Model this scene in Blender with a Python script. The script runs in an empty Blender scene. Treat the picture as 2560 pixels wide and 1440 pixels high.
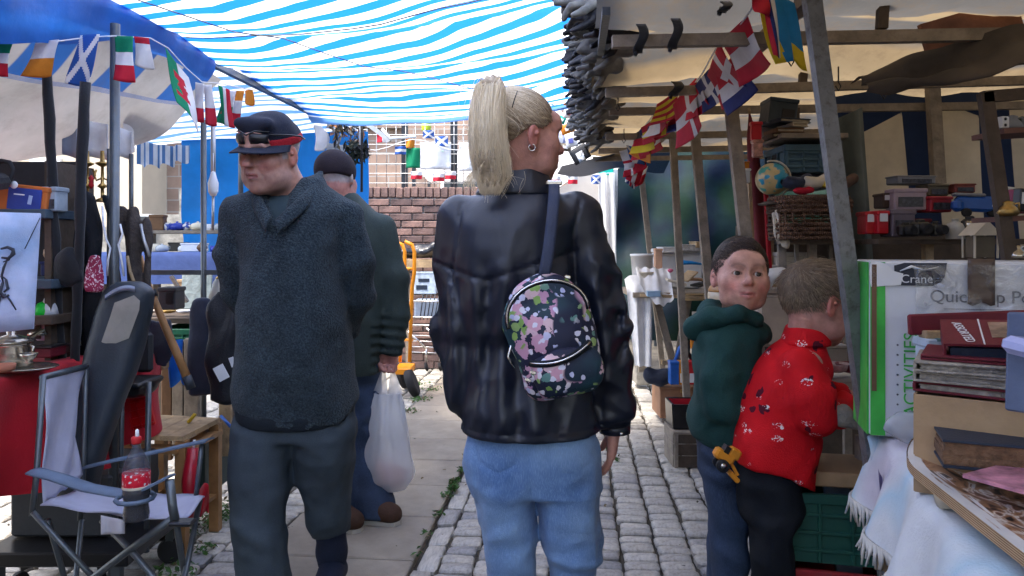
import bpy,math,random
import numpy as np
from mathutils import Vector,Matrix,Euler
scene=bpy.context.scene
col=scene.collection
FPX,HOR,EYE=1850.0,610.0,1.27
cam_data=bpy.data.cameras.new("camera")
cam=bpy.data.objects.new("camera",cam_data);col.objects.link(cam)
cam.location=(0,0,EYE);cam.rotation_euler=(math.radians(90),0,0)
cam_data.sensor_width=36.0;cam_data.lens=36.0*FPX/2560.0
cam_data.shift_y=(HOR-720.0)/2560.0
cam_data.clip_start=0.05;cam_data.clip_end=2000
scene.camera=cam
SUN_EL,SUN_AZ=math.radians(66),math.radians(238)
world=bpy.data.worlds.new("World");scene.world=world;world.use_nodes=True
wn=world.node_tree.nodes;wl=world.node_tree.links
bg=wn["Background"]
sky=wn.new("ShaderNodeTexSky");sky.sky_type='NISHITA';sky.sun_disc=False
sky.sun_elevation=SUN_EL;sky.sun_rotation=SUN_AZ
sky.dust_density=4.0;sky.air_density=1.0;sky.ozone_density=1.2
wl.new(sky.outputs[0],bg.inputs[0]);bg.inputs[1].default_value=0.15
sun_data=bpy.data.lights.new("sun",'SUN');sun_data.energy=1.5;sun_data.angle=math.radians(12)
sun_data.color=(1.0,0.95,0.88)
sun=bpy.data.objects.new("sun",sun_data);col.objects.link(sun)
sd=Vector((math.sin(SUN_AZ)*math.cos(SUN_EL),math.cos(SUN_AZ)*math.cos(SUN_EL),math.sin(SUN_EL)))
sun.rotation_euler=(-sd).to_track_quat('-Z','Y').to_euler();sun.location=(0,0,12)
scene.view_settings.view_transform='Standard';scene.view_settings.look='None'
scene.view_settings.exposure=2.25;scene.view_settings.gamma=1.0
scene.view_settings.use_curve_mapping=False
scene.render.engine='CYCLES'
scene.cycles.use_denoising=True
scene.cycles.max_bounces=10;scene.cycles.diffuse_bounces=5;scene.cycles.transmission_bounces=8
scene.cycles.transparent_max_bounces=12;scene.cycles.sample_clamp_indirect=6.0
scene.cycles.caustics_reflective=False;scene.cycles.caustics_refractive=False
rnd=random.Random(7)
def at(px,py,d):
 """world point seen at photo pixel (px, py) at distance d along the view axis"""
 return Vector(((px-1280.0)/FPX*d,d,EYE-(py-HOR)/FPX*d))
def thing(name,label,cat,loc=(0,0,0),rotz=0,group=None,rot=None):
 o=bpy.data.objects.new(name,None);col.objects.link(o);o.empty_display_size=.05
 o.location=loc;o.rotation_euler=rot if rot else(0,0,rotz)
 o["label"]=label;o["category"]=cat
 if group:o["group"]=group
 return o
def tag(o,label,cat,group=None):
 o["label"]=label;o["category"]=cat
 if group:o["group"]=group
 return o
def link(name,me,parent=None,world=False,mats=()):
 o=bpy.data.objects.new(name,me);col.objects.link(o)
 for m in mats:me.materials.append(m)
 if parent is not None:
  o.parent=parent
  if world:
   o.matrix_parent_inverse=Matrix.LocRotScale(parent.location,parent.rotation_euler,parent.scale).inverted()
 return o
def rotm(rx=0,ry=0,rz=0):return Euler((rx,ry,rz),'XYZ').to_matrix()
def frame_of(d,up=(0,0,1)):
 z=Vector(d).normalized();u=Vector(up)
 if abs(z.dot(u))>.98:u=Vector((1,0,0))
 x=u.cross(z).normalized();y=z.cross(x)
 return Matrix((x,y,z)).transposed()
class MB:
 """collects shapes, then becomes one mesh object"""
 def __init__(s):s.v=[];s.f=[];s.m=[];s.sm=[]
 def _add(s,vs,fs,mi=0,smooth=False):
  n=len(s.v);s.v+=[tuple(p)for p in vs]
  s.f+=[tuple(i+n for i in f)for f in fs];s.m+=[mi]*len(fs);s.sm+=[smooth]*len(fs)
  return s
 def box(s,c,size,R=None,mi=0,bevel=0.0,taper=1.0,jit=0):
  hx,hy,hz=[a/2 for a in size];c=Vector(c);vs=[];fs=[]
  if bevel<=0:
   for z in(-1,1):
    t=1 if z<0 else taper
    for(x,y)in((-1,-1),(1,-1),(1,1),(-1,1)):
     vs.append(Vector((x*hx*t,y*hy*t,z*hz)))
   fs=[(3,2,1,0),(4,5,6,7),(0,1,5,4),(1,2,6,5),(2,3,7,6),(3,0,4,7)]
  else:
   b=min(bevel,hx*.95,hy*.95,hz*.95)
   rings=[(-hz,b),(-hz+b,0),(hz-b,0),(hz,b)]
   for(z,i)in rings:
    t=1+(taper-1)*(z+hz)/(2*hz)
    x,y=(hx-i)*t,(hy-i)*t;q=b if i==0 else b*.5
    vs+=[Vector(p)for p in((-x+q,-y,z),(x-q,-y,z),(x,-y+q,z),(x,y-q,z),(x-q,y,z),(-x+q,y,z),(-x,y-q,z),(-x,-y+q,z))]
   for r in range(3):
    for k in range(8):
     fs.append((r*8+k,r*8+(k+1)%8,r*8+8+(k+1)%8,r*8+8+k))
   fs+=[tuple(range(7,-1,-1)),tuple(range(24,32))]
  if jit:vs=[p+Vector((rnd.uniform(-jit,jit)for _ in range(3)))for p in vs]
  if R is not None:vs=[R@p for p in vs]
  return s._add([p+c for p in vs],fs,mi)
 def tube(s,pts,r,n=8,mi=0,caps=True,closed=False):
  pts=[Vector(p)for p in pts];m=len(pts)
  rs=r if isinstance(r,(list,tuple))else[r]*m
  vs=[];fs=[];prev=None
  for i,p in enumerate(pts):
   if closed:d=pts[(i+1)%m]-pts[i-1]
   else:d=pts[min(i+1,m-1)]-pts[max(i-1,0)]
   if d.length<1e-9:d=Vector((0,0,1))
   d.normalize()
   if prev is None:
    F=frame_of(d);x=F.col[0].copy()
   else:
    x=prev-d*prev.dot(d);x=x.normalized()if x.length>1e-6 else frame_of(d).col[0].copy()
   prev=x;y=d.cross(x)
   for k in range(n):
    a=2*math.pi*k/n
    vs.append(p+(x*math.cos(a)+y*math.sin(a))*rs[i])
  for i in range(m if closed else m-1):
   j=(i+1)%m
   for k in range(n):
    fs.append((i*n+k,i*n+(k+1)%n,j*n+(k+1)%n,j*n+k))
  if caps and not closed:
   fs+=[tuple(range(n-1,-1,-1)),tuple(range((m-1)*n,m*n))]
  return s._add(vs,fs,mi,True)
 def bar(s,a,b,w,t=None,up=(0,0,1),mi=0):
  """rectangular bar between two points"""
  a=Vector(a);b=Vector(b);t=t or w;F=frame_of(b-a,up);L=(b-a).length
  return s.box((a+b)/2,(w,t,L),F,mi)
 def lathe(s,prof,c=(0,0,0),n=20,R=None,mi=0,sx=1,sy=1):
  c=Vector(c);vs=[];fs=[];m=len(prof)
  for(r,z)in prof:
   for k in range(n):
    a=2*math.pi*k/n;p=Vector((r*math.cos(a)*sx,r*math.sin(a)*sy,z))
    vs.append((R@p if R is not None else p)+c)
  for i in range(m-1):
   for k in range(n):
    fs.append((i*n+k,i*n+(k+1)%n,i*n+n+(k+1)%n,i*n+n+k))
  fs+=[tuple(range(n-1,-1,-1)),tuple(range((m-1)*n,m*n))]
  return s._add(vs,fs,mi,True)
 def prism(s,poly,t,c=(0,0,0),R=None,mi=0):
  """2D outline (x, z) thickened along y"""
  c=Vector(c);n=len(poly);R=R or Matrix.Identity(3)
  vs=[R@Vector((x,-t/2,z))+c for x,z in poly]+[R@Vector((x,t/2,z))+c for x,z in poly]
  fs=[tuple(range(n)),tuple(range(2*n-1,n-1,-1))]
  fs+=[(i,i+n,(i+1)%n+n,(i+1)%n)for i in range(n)]
  return s._add(vs,fs,mi)
 def grid(s,fn,nu,nv,mi=0,thick=0.0,mf=None):
  """fn(u, v) -> point for u, v in 0..1; mf(u, v) -> material index"""
  vs=[Vector(fn(i/nu,j/nv))for j in range(nv+1)for i in range(nu+1)]
  q=lambda i,j:j*(nu+1)+i
  fs=[];ms=[]
  for j in range(nv):
   for i in range(nu):
    fs.append((q(i,j),q(i+1,j),q(i+1,j+1),q(i,j+1)))
    ms.append(mf((i+.5)/nu,(j+.5)/nv)if mf else mi)
  n0=len(s.v);s._add(vs,fs,0,True);s.m[-len(fs):]=ms
  if thick:
   nrm=[Vector((0,0,0))for _ in vs]
   for f in fs:
    nn=(vs[f[1]]-vs[f[0]]).cross(vs[f[3]]-vs[f[0]])
    for i in f:nrm[i]+=nn
   v2=[p-k.normalized()*thick for p,k in zip(vs,nrm)]
   s._add(v2,[tuple(reversed(f))for f in fs],0,True);s.m[-len(fs):]=ms
   b=len(vs);e=[]
   for i in range(nu):e+=[((q(i+1,0),q(i,0)),i,0),((q(i,nv),q(i+1,nv)),i,nv-1)]
   for j in range(nv):e+=[((q(0,j),q(0,j+1)),0,j),((q(nu,j+1),q(nu,j)),nu-1,j)]
   for(a,c),i,j in e:
    s.f.append((n0+a,n0+c,n0+c+b,n0+a+b));s.m.append(ms[j*nu+i]);s.sm.append(False)
  return s
 def mesh(s,name):
  me=bpy.data.meshes.new(name);me.from_pydata(s.v,[],s.f)
  me.polygons.foreach_set("material_index",s.m);me.polygons.foreach_set("use_smooth",s.sm)
  me.update();return me
 def build(s,name,mat,parent=None,world=True):
  me=s.mesh(name);mats=mat if isinstance(mat,(list,tuple))else[mat]
  return link(name,me,parent,world,mats)
def one(name,mb,mat,label,cat,group=None):
 return tag(mb.build(name,mat),label,cat,group)
_rs=np.random.RandomState(11);_lat=_rs.rand(32,32,32).astype(np.float32)*2-1
def vnoise(x,y,z):
 xi=np.floor(x).astype(int);yi=np.floor(y).astype(int);zi=np.floor(z).astype(int)
 fx=x-xi;fy=y-yi;fz=z-zi
 fx=fx*fx*(3-2*fx);fy=fy*fy*(3-2*fy);fz=fz*fz*(3-2*fz)
 r=0
 for dx in(0,1):
  for dy in(0,1):
   for dz in(0,1):
    w=(fx if dx else 1-fx)*(fy if dy else 1-fy)*(fz if dz else 1-fz)
    r=r+w*_lat[(xi+dx)&31,(yi+dy)&31,(zi+dz)&31]
 return r
def ridge(x,y,z):return .45-1.7*np.abs(vnoise(x,y,z))
def n1(x,y=0.0,z=0.0):return float(vnoise(np.array([x]),np.array([y]),np.array([z]))[0])
MATS={}
def nodes_of(name):
 m=bpy.data.materials.new(name);m.use_nodes=True
 nt=m.node_tree;nt.nodes.clear()
 out=nt.nodes.new("ShaderNodeOutputMaterial");return m,nt,out
def N(nt,t,**kw):
 n=nt.nodes.new(t)
 for k,v in kw.items():
  if k in n.inputs:n.inputs[k].default_value=v
  else:setattr(n,k,v)
 return n
def mixcol(nt,fac,a,b,blend='MIX'):
 n=nt.nodes.new("ShaderNodeMix");n.data_type='RGBA';n.blend_type=blend
 for sock,val in((n.inputs[0],fac),(n.inputs[6],a),(n.inputs[7],b)):
  if hasattr(val,"is_linked"):nt.links.new(val,sock)
  else:sock.default_value=val if not isinstance(val,tuple)else(*val[:3],1)
 return n.outputs[2]
def ramp(nt,fac,stops):
 r=nt.nodes.new("ShaderNodeValToRGB");e=r.color_ramp.elements
 while len(e)<len(stops):e.new(.5)
 for el,(p,c)in zip(e,stops):el.position=p;el.color=(*c[:3],1)if len(c)<4 else c
 nt.links.new(fac,r.inputs[0]);return r.outputs[0]
def math_(nt,op,a,b=None):
 n=nt.nodes.new("ShaderNodeMath");n.operation=op
 for i,v in enumerate((a,b)):
  if v is None:continue
  if hasattr(v,"is_linked"):nt.links.new(v,n.inputs[i])
  else:n.inputs[i].default_value=v
 return n.outputs[0]
def M(name,c,rough=.6,var=.18,scale=9.0,bump=.15,bscale=60.0,metal=0.0,spec=.4,transl=0.0,sheen=0.0,coat=0.0,dirt=0.0,dirtcol=(.12,.10,.08),orand=.0,colfn=None,bumpfn=None,trans=0.0,ior=1.45,aniso=None,tcol=None):
 """procedural surface: base colour with soft blotches, wear, fine relief; optional translucency for thin cloth"""
 if name in MATS:return MATS[name]
 m,nt,out=nodes_of(name);L=nt.links
 tc=N(nt,"ShaderNodeTexCoord")
 nz=N(nt,"ShaderNodeTexNoise",Scale=scale,Detail=5.0,Roughness=.6)
 L.new(tc.outputs["Object"],nz.inputs["Vector"])
 if colfn:base=colfn(nt,tc)
 else:
  rgb=nt.nodes.new("ShaderNodeRGB");rgb.outputs[0].default_value=(*c,1);base=rgb.outputs[0]
 k=ramp(nt,nz.outputs["Fac"],[(.3,(1-var,)*3),(.7,(1+var,)*3)])
 base=mixcol(nt,1.0,base,k,'MULTIPLY')
 if orand:
  oi=N(nt,"ShaderNodeObjectInfo")
  k2=ramp(nt,oi.outputs["Random"],[(0,(1-orand,)*3),(1,(1+orand,)*3)])
  base=mixcol(nt,1.0,base,k2,'MULTIPLY')
 if dirt:
  nd=N(nt,"ShaderNodeTexNoise",Scale=scale*2.3,Detail=8.0,Roughness=.75)
  L.new(tc.outputs["Object"],nd.inputs["Vector"])
  fac=ramp(nt,nd.outputs["Fac"],[(.5,(0,0,0)),(.68,(dirt,)*3)])
  base=mixcol(nt,fac,base,dirtcol)
 p=N(nt,"ShaderNodeBsdfPrincipled")
 p.inputs["Roughness"].default_value=rough;p.inputs["Metallic"].default_value=metal
 p.inputs["Specular IOR Level"].default_value=spec;p.inputs["IOR"].default_value=ior
 p.inputs["Sheen Weight"].default_value=sheen;p.inputs["Coat Weight"].default_value=coat
 p.inputs["Coat Roughness"].default_value=.15
 p.inputs["Transmission Weight"].default_value=trans
 L.new(base,p.inputs["Base Color"])
 if bump:
  bn=N(nt,"ShaderNodeTexNoise",Scale=bscale,Detail=4.0)
  L.new(tc.outputs["Object"],bn.inputs["Vector"])
  h=bumpfn(nt,tc)if bumpfn else bn.outputs["Fac"]
  b=N(nt,"ShaderNodeBump",Strength=bump,Distance=.01);L.new(h,b.inputs["Height"]);L.new(b.outputs[0],p.inputs["Normal"])
 if transl:
  t=N(nt,"ShaderNodeBsdfTranslucent")
  if tcol:t.inputs[0].default_value=(*tcol,1)
  else:L.new(base,t.inputs[0])
  mx=N(nt,"ShaderNodeMixShader");mx.inputs[0].default_value=transl
  L.new(p.outputs[0],mx.inputs[1]);L.new(t.outputs[0],mx.inputs[2]);L.new(mx.outputs[0],out.inputs[0])
 else:L.new(p.outputs[0],out.inputs[0])
 MATS[name]=m;return m
def attr(nt,name):
 a=N(nt,"ShaderNodeAttribute");a.attribute_name=name;return a
def set_vec_attr(me,name,arr):
 a=me.attributes.new(name,'FLOAT_VECTOR','POINT');a.data.foreach_set("vector",np.asarray(arr,dtype=np.float32).ravel())
def set_col_attr(me,name,arr):
 a=me.color_attributes.new(name,'FLOAT_COLOR','POINT')
 arr=np.asarray(arr,dtype=np.float32);arr=np.concatenate([arr,np.ones((len(arr),1),np.float32)],1);a.data.foreach_set("color",arr.ravel())
def np_sheet(name,fn,nu,nv,mats,parent=None,thick=0.003):
 """cloth sheet from fn(U, V) on arrays -> X, Y, Z; stores (u, v) as attribute 'suv'"""
 U,V=np.meshgrid(np.linspace(0,1,nu+1),np.linspace(0,1,nv+1),indexing='xy')
 X,Y,Z=fn(U,V);P=np.stack([X,Y,Z],-1).reshape(-1,3)
 i=np.arange(nu);j=np.arange(nv);I,J=np.meshgrid(i,j)
 a=(J*(nu+1)+I).ravel();F=np.stack([a,a+1,a+nu+2,a+nu+1],1)
 me=fast_mesh(name,P,F);set_vec_attr(me,"suv",np.stack([U.ravel(),V.ravel(),0*U.ravel()],1))
 o=link(name,me,parent,True,mats if isinstance(mats,(list,tuple))else[mats])
 return o
def fast_mesh(name,P,F,smooth=True):
 me=bpy.data.meshes.new(name);n,k=F.shape
 me.vertices.add(len(P));me.vertices.foreach_set("co",np.asarray(P,dtype=np.float32).ravel())
 me.loops.add(n*k);me.loops.foreach_set("vertex_index",F.astype(np.int32).ravel())
 me.polygons.add(n);me.polygons.foreach_set("loop_start",(np.arange(n)*k).astype(np.int32))
 me.polygons.foreach_set("use_smooth",np.full(n,smooth));me.update(calc_edges=True);me.validate();return me
def text_mesh(name,s,size,mat,parent,loc,R,align='CENTER',extrude=.0004,sx=1.0):
 cu=bpy.data.curves.new(name,'FONT');cu.body=s;cu.size=size;cu.align_x=align;cu.align_y='CENTER';cu.extrude=extrude
 o=bpy.data.objects.new(name,cu);col.objects.link(o)
 o.matrix_world=Matrix.Translation(loc)@R.to_4x4()@Matrix.Diagonal((sx,1,1,1))
 bpy.context.view_layer.update();dg=bpy.context.evaluated_depsgraph_get()
 me=bpy.data.meshes.new_from_object(o.evaluated_get(dg));me.transform(o.matrix_world);bpy.data.objects.remove(o)
 me.materials.clear();return link(name,me,parent,True,[mat])
def _axis(lo,hi,h,dense):
 out=[lo]
 while out[-1]<hi:
  x=out[-1];s=h
  for(a,b,hh)in dense:
   if a-hh<=x<=b:s=min(s,hh)
  out.append(x+s)
 return np.array(out,dtype=np.float32)
class Sdf:
 BIG=.08
 def __init__(s,lo,hi,h,dense=((),(),())):
  s.ax=[_axis(lo[i],hi[i],h,dense[i])for i in range(3)]
  s.F=np.full([len(a)for a in s.ax],s.BIG,np.float32)
 def _sl(s,lo,hi):
  sl=[]
  for i in range(3):
   a=np.searchsorted(s.ax[i],lo[i]);b=np.searchsorted(s.ax[i],hi[i]);sl.append(slice(max(a,0),b))
  return tuple(sl)
 def _pts(s,sl):return s.ax[0][sl[0]][:,None,None],s.ax[1][sl[1]][None,:,None],s.ax[2][sl[2]][None,None,:]
 def _mix(s,sl,d,k,op):
  A=s.F[sl]
  if A.size==0:return
  if op=='+':h=np.maximum(k-np.abs(A-d),0)/k if k>0 else 0;s.F[sl]=np.minimum(A,d)-h*h*k*.25
  else:h=np.maximum(k-np.abs(A+d),0)/k if k>0 else 0;s.F[sl]=np.maximum(A,-d)+h*h*k*.25
 def cap(s,a,b,ra,rb,k=.02,op='+',flat=None):
  a=np.array(a,np.float32);b=np.array(b,np.float32);R=max(ra,rb)*(flat[1]if flat and flat[1]>1 else 1)+s.BIG
  sl=s._sl(np.minimum(a,b)-R,np.maximum(a,b)+R);x,y,z=s._pts(sl)
  ba=b-a;L2=max(float(ba@ba),1e-9)
  t=np.clip(((x-a[0])*ba[0]+(y-a[1])*ba[1]+(z-a[2])*ba[2])/L2,0,1)
  qx=x-a[0]-t*ba[0];qy=y-a[1]-t*ba[1];qz=z-a[2]-t*ba[2]
  if flat:
   n=np.array(flat[0],np.float32);n/=np.linalg.norm(n);g=(qx*n[0]+qy*n[1]+qz*n[2])*(1/flat[1]-1)
   qx=qx+n[0]*g;qy=qy+n[1]*g;qz=qz+n[2]*g
  s._mix(sl,np.sqrt(qx*qx+qy*qy+qz*qz)-(ra+(rb-ra)*t),k,op);return s
 def path(s,pts,rs,k=.02,**kw):
  for i in range(len(pts)-1):s.cap(pts[i],pts[i+1],rs[i],rs[i+1],k,**kw)
  return s
 def ell(s,c,r,R=None,k=.02,op='+'):
  c=np.array(c,np.float32);m=max(r)+s.BIG;sl=s._sl(c-m,c+m);x,y,z=s._pts(sl)
  x=x-c[0];y=y-c[1];z=z-c[2]
  if R is not None:
   R=np.array(R,np.float32);x,y,z=(x*R[0,0]+y*R[1,0]+z*R[2,0],x*R[0,1]+y*R[1,1]+z*R[2,1],x*R[0,2]+y*R[1,2]+z*R[2,2])
  k0=np.sqrt((x/r[0])**2+(y/r[1])**2+(z/r[2])**2)+1e-6
  k1=np.sqrt((x/r[0]**2)**2+(y/r[1]**2)**2+(z/r[2]**2)**2)+1e-6
  s._mix(sl,k0*(k0-1)/k1,k,op);return s
 def box(s,c,hs,R=None,rd=.01,k=.02,op='+'):
  c=np.array(c,np.float32);m=float(np.linalg.norm(hs))+s.BIG;sl=s._sl(c-m,c+m);x,y,z=s._pts(sl)
  x=x-c[0];y=y-c[1];z=z-c[2]
  if R is not None:
   R=np.array(R,np.float32);x,y,z=(x*R[0,0]+y*R[1,0]+z*R[2,0],x*R[0,1]+y*R[1,1]+z*R[2,1],x*R[0,2]+y*R[1,2]+z*R[2,2])
  qx=np.abs(x)-hs[0]+rd;qy=np.abs(y)-hs[1]+rd;qz=np.abs(z)-hs[2]+rd
  d=np.sqrt(np.maximum(qx,0)**2+np.maximum(qy,0)**2+np.maximum(qz,0)**2)+np.minimum(np.maximum(qx,np.maximum(qy,qz)),0)-rd
  s._mix(sl,d,k,op);return s
 def loft(s,secs,k=.02,op='+',p=2.4,rd=.01):
  """horizontal sections (z, cx, cy, rx, ry[, rot]); smooth in between"""
  secs=sorted(secs);zs=np.array([q[0]for q in secs]);D=np.array([list(q[1:5])+[q[5]if len(q)>5 else 0.0]for q in secs],np.float32)
  m=float(max(D[:,2].max(),D[:,3].max()))+s.BIG
  sl=s._sl((D[:,0].min()-m,D[:,1].min()-m,zs[0]-s.BIG),(D[:,0].max()+m,D[:,1].max()+m,zs[-1]+s.BIG))
  x,y,z=s._pts(sl);zz=np.clip(s.ax[2][sl[2]],zs[0],zs[-1])
  def cub(v):
   t=np.gradient(v,zs)if len(zs)>2 else np.full(2,(v[1]-v[0])/(zs[1]-zs[0]))
   i=np.clip(np.searchsorted(zs,zz)-1,0,len(zs)-2);h=zs[i+1]-zs[i];u=(zz-zs[i])/h
   return((2*u**3-3*u**2+1)*v[i]+(u**3-2*u**2+u)*h*t[i]+(-2*u**3+3*u**2)*v[i+1]+(u**3-u**2)*h*t[i+1])[None,None,:].astype(np.float32)
  cx,cy,rx,ry,ro=(cub(D[:,i])for i in range(5))
  dx=x-cx;dy=y-cy;c_,s_=np.cos(ro),np.sin(ro);dx,dy=dx*c_+dy*s_,-dx*s_+dy*c_
  g=(np.abs(dx/rx)**p+np.abs(dy/ry)**p)**(1/p);d=(g-1)*np.minimum(rx,ry)
  dz=np.maximum(zs[0]-s.ax[2][sl[2]],s.ax[2][sl[2]]-zs[-1])[None,None,:]+rd
  d=np.where(dz>-.04,np.sqrt(np.maximum(d+rd,0)**2+np.maximum(dz,0)**2)+np.minimum(np.maximum(d+rd,dz),0)-rd,d)
  s._mix(sl,d,k,op);return s
 def halfspace(s,n,off,k=.004):
  """keeps the side where n.p < off"""
  x,y,z=s._pts((slice(None),)*3);n=np.array(n,np.float32);n/=np.linalg.norm(n)
  s._mix((slice(None),)*3,-(n[0]*x+n[1]*y+n[2]*z-off),k,'-');return s
 def disp(s,fn):
  """fn(x, y, z) on arrays, metres outwards"""
  idx=np.nonzero(np.abs(s.F)<.03)
  s.F[idx]-=fn(s.ax[0][idx[0]],s.ax[1][idx[1]],s.ax[2][idx[2]]).astype(np.float32);return s
 def surf(s,smooth=1):
  F=s.F;S=F<0;nx,ny,nz=F.shape
  cs=S[:-1,:-1,:-1].astype(np.int8)
  for(i,j,k)in((1,0,0),(0,1,0),(0,0,1),(1,1,0),(1,0,1),(0,1,1),(1,1,1)):
   cs=cs+S[i:nx-1+i,j:ny-1+j,k:nz-1+k]
  cell=(cs>0)&(cs<8);ci=np.argwhere(cell);idm=np.full(cell.shape,-1,np.int32);idm[cell]=np.arange(len(ci))
  acc=np.zeros((len(ci),3),np.float64);cnt=np.zeros(len(ci))
  cor=[(i,j,k)for i in(0,1)for j in(0,1)for k in(0,1)]
  for a in cor:
   for b in cor:
    if sum(abs(p-q)for p,q in zip(a,b))!=1 or a>b:continue
    ia=tuple(ci[:,t]+a[t]for t in range(3));ib=tuple(ci[:,t]+b[t]for t in range(3))
    fa,fb=F[ia],F[ib];m=(fa<0)!=(fb<0)
    t=np.where(m,fa/np.where(m,fa-fb,1),0)
    pa=np.stack([s.ax[q][ia[q]]for q in range(3)],1);pb=np.stack([s.ax[q][ib[q]]for q in range(3)],1)
    acc+=np.where(m[:,None],pa+(pb-pa)*t[:,None],0);cnt+=m
  P=acc/cnt[:,None];quads=[]
  for axis in range(3):
   o1,o2=[(1,2),(2,0),(0,1)][axis]
   sa=[slice(None)]*3;sb=[slice(None)]*3;sa[axis]=slice(0,-1);sb[axis]=slice(1,None)
   A=S[tuple(sa)];B=S[tuple(sb)];E=np.argwhere(A!=B)
   ok=(E[:,o1]>0)&(E[:,o2]>0)&(E[:,o1]<F.shape[o1]-1)&(E[:,o2]<F.shape[o2]-1);E=E[ok]
   def cid(d1,d2):
    q=E.copy();q[:,o1]+=d1;q[:,o2]+=d2;return idm[q[:,0],q[:,1],q[:,2]]
   q=np.stack([cid(-1,-1),cid(0,-1),cid(0,0),cid(-1,0)],1)
   fl=~A[tuple(E.T)];q[fl]=q[fl][:,::-1];quads.append(q)
  Q=np.concatenate(quads);Q=Q[(Q>=0).all(1)]
  for _ in range(smooth):
   a2=np.zeros_like(P);c2=np.zeros(len(P))
   for i in range(4):
    np.add.at(a2,Q[:,i],P[Q[:,(i+1)%4]]);np.add.at(c2,Q[:,i],1)
    np.add.at(a2,Q[:,i],P[Q[:,(i-1)%4]]);np.add.at(c2,Q[:,i],1)
   P=P*.5+.5*a2/np.maximum(c2,1)[:,None]
  return P,Q
 def build(s,name,mat,parent=None,smooth=1,paint=None,xf=None):
  P,Q=s.surf(smooth);C=paint(P)if paint else None
  if xf is not None:P=P@np.array(xf.to_3x3()).T+np.array(xf.translation)
  me=fast_mesh(name,P,Q)
  if C is not None:set_col_attr(me,"Col",C)
  return link(name,me,parent,True,[mat]if not isinstance(mat,(list,tuple))else mat)
def strands(name,curves,radius,mat,parent=None,tip=.3):
 A=np.asarray(curves,np.float32);m,n,_=A.shape
 hc=bpy.data.hair_curves.new(name);hc.add_curves([n]*m)
 hc.attributes["position"].data.foreach_set("vector",A.ravel())if "position" in hc.attributes else hc.position_data.foreach_set("vector",A.ravel())
 ra=hc.attributes.get("radius")or hc.attributes.new("radius",'FLOAT','POINT')
 prof=radius*np.linspace(1,tip,n)[None,:]*np.ones((m,1));ra.data.foreach_set("value",prof.astype(np.float32).ravel())
 hc.materials.append(mat)
 o=bpy.data.objects.new(name,hc);col.objects.link(o)
 if parent is not None:
  o.parent=parent;o.matrix_parent_inverse=Matrix.LocRotScale(parent.location,parent.rotation_euler,parent.scale).inverted()
 return o
def struct(o):o["kind"]="structure";return o
def stuff(o):o["kind"]="stuff";return o
LU=Vector((.0916,.9958,0));LV=Vector((.9958,-.0916,0));L0=Vector((-.40,2.865,0))
def lane(s,t,z=0.0):return L0+LU*t+LV*s+Vector((0,0,z))
LROT=-math.atan2(.0916,.9958)
def bedcol(nt,tc):
 n=N(nt,"ShaderNodeTexNoise",Scale=3.0,Detail=8.0,Roughness=.7);nt.links.new(tc.outputs["Object"],n.inputs["Vector"])
 return ramp(nt,n.outputs["Fac"],[(.35,(.035,.03,.024)),(.55,(.075,.065,.05)),(.72,(.11,.10,.08))])
m_bed=M("bedding_grit",(.1,.09,.07),rough=.95,bump=.6,bscale=120,colfn=bedcol)
mb=MB();mb.grid(lambda u,v:((u-.5)*400,-60+v*400,-.026),8,8)
struct(mb.build("ground",m_bed))
def settcol(nt,tc):
 n=N(nt,"ShaderNodeTexNoise",Scale=38.0,Detail=8.0,Roughness=.72);nt.links.new(tc.outputs["Object"],n.inputs["Vector"])
 a=ramp(nt,n.outputs["Fac"],[(.28,(.22,.205,.18)),(.5,(.40,.38,.345)),(.75,(.54,.515,.475))])
 oi=N(nt,"ShaderNodeObjectInfo")
 k=ramp(nt,oi.outputs["Random"],[(0,(.62,.63,.68)),(.25,(.85,.84,.84)),(.6,(1.0,.98,.94)),(1,(1.16,1.14,1.1))])
 a=mixcol(nt,1.0,a,k,'MULTIPLY')
 at_=attr(nt,"tint");return mixcol(nt,1.0,a,at_.outputs["Color"],'MULTIPLY')
def settbump(nt,tc):
 n=N(nt,"ShaderNodeTexNoise",Scale=55.0,Detail=6.0,Roughness=.65);nt.links.new(tc.outputs["Object"],n.inputs["Vector"]);return n.outputs["Fac"]
m_sett=M("granite_sett",(.4,.4,.38),rough=.5,var=.1,bump=.4,colfn=settcol,bumpfn=settbump,spec=.5)
def sett_geo(w,l,h,r):
 vs=[];b=.009
 jx=[r.uniform(-.006,.006)for _ in range(8)]
 def ring(z,i):
  x,y=w/2-i,l/2-i;q=.012
  return[(-x+q+jx[0],-y,z),(x-q+jx[1],-y+jx[2],z),(x,-y+q,z),(x,y-q,z),(x-q,y+jx[3],z),(-x+q,y,z),(-x+jx[4],y-q,z),(-x,-y+q,z)]
 vs+=ring(-h,0)+ring(-b,0)+ring(-.003,b*.55)
 top=ring(0,b*1.5);vs+=[(x,y,z+r.uniform(-.003,.003))for x,y,z in top]+[(r.uniform(-.01,.01),0,r.uniform(0,.005))]
 fs=[]
 for k in range(3):
  for i in range(8):fs.append((k*8+i,k*8+(i+1)%8,k*8+8+(i+1)%8,k*8+8+i))
 for i in range(8):fs.append((24+i,24+(i+1)%8,32))
 return vs,fs
r5=random.Random(5);sett_list=[]
def course(s0,w,t0,t1,l0):
 t=t0+r5.uniform(0,.1)
 while t<t1:
  l=l0*r5.uniform(.78,1.25);sett_list.append((s0+w/2+r5.uniform(-.006,.006),t+l/2,w*r5.uniform(.95,1.0),l-.010,r5.uniform(-.007,.004)))
  t+=l
course(.012,.085,-.6,5.2,.24)
s=.105
while s<1.75:w=r5.uniform(.138,.165);course(s,w-.012,-.6,4.6,.09);s+=w
s=-.66
while s>-2.7:w=r5.uniform(.155,.18);course(s-w+.012,w-.012,-.6,4.6,.092);s-=w
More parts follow.
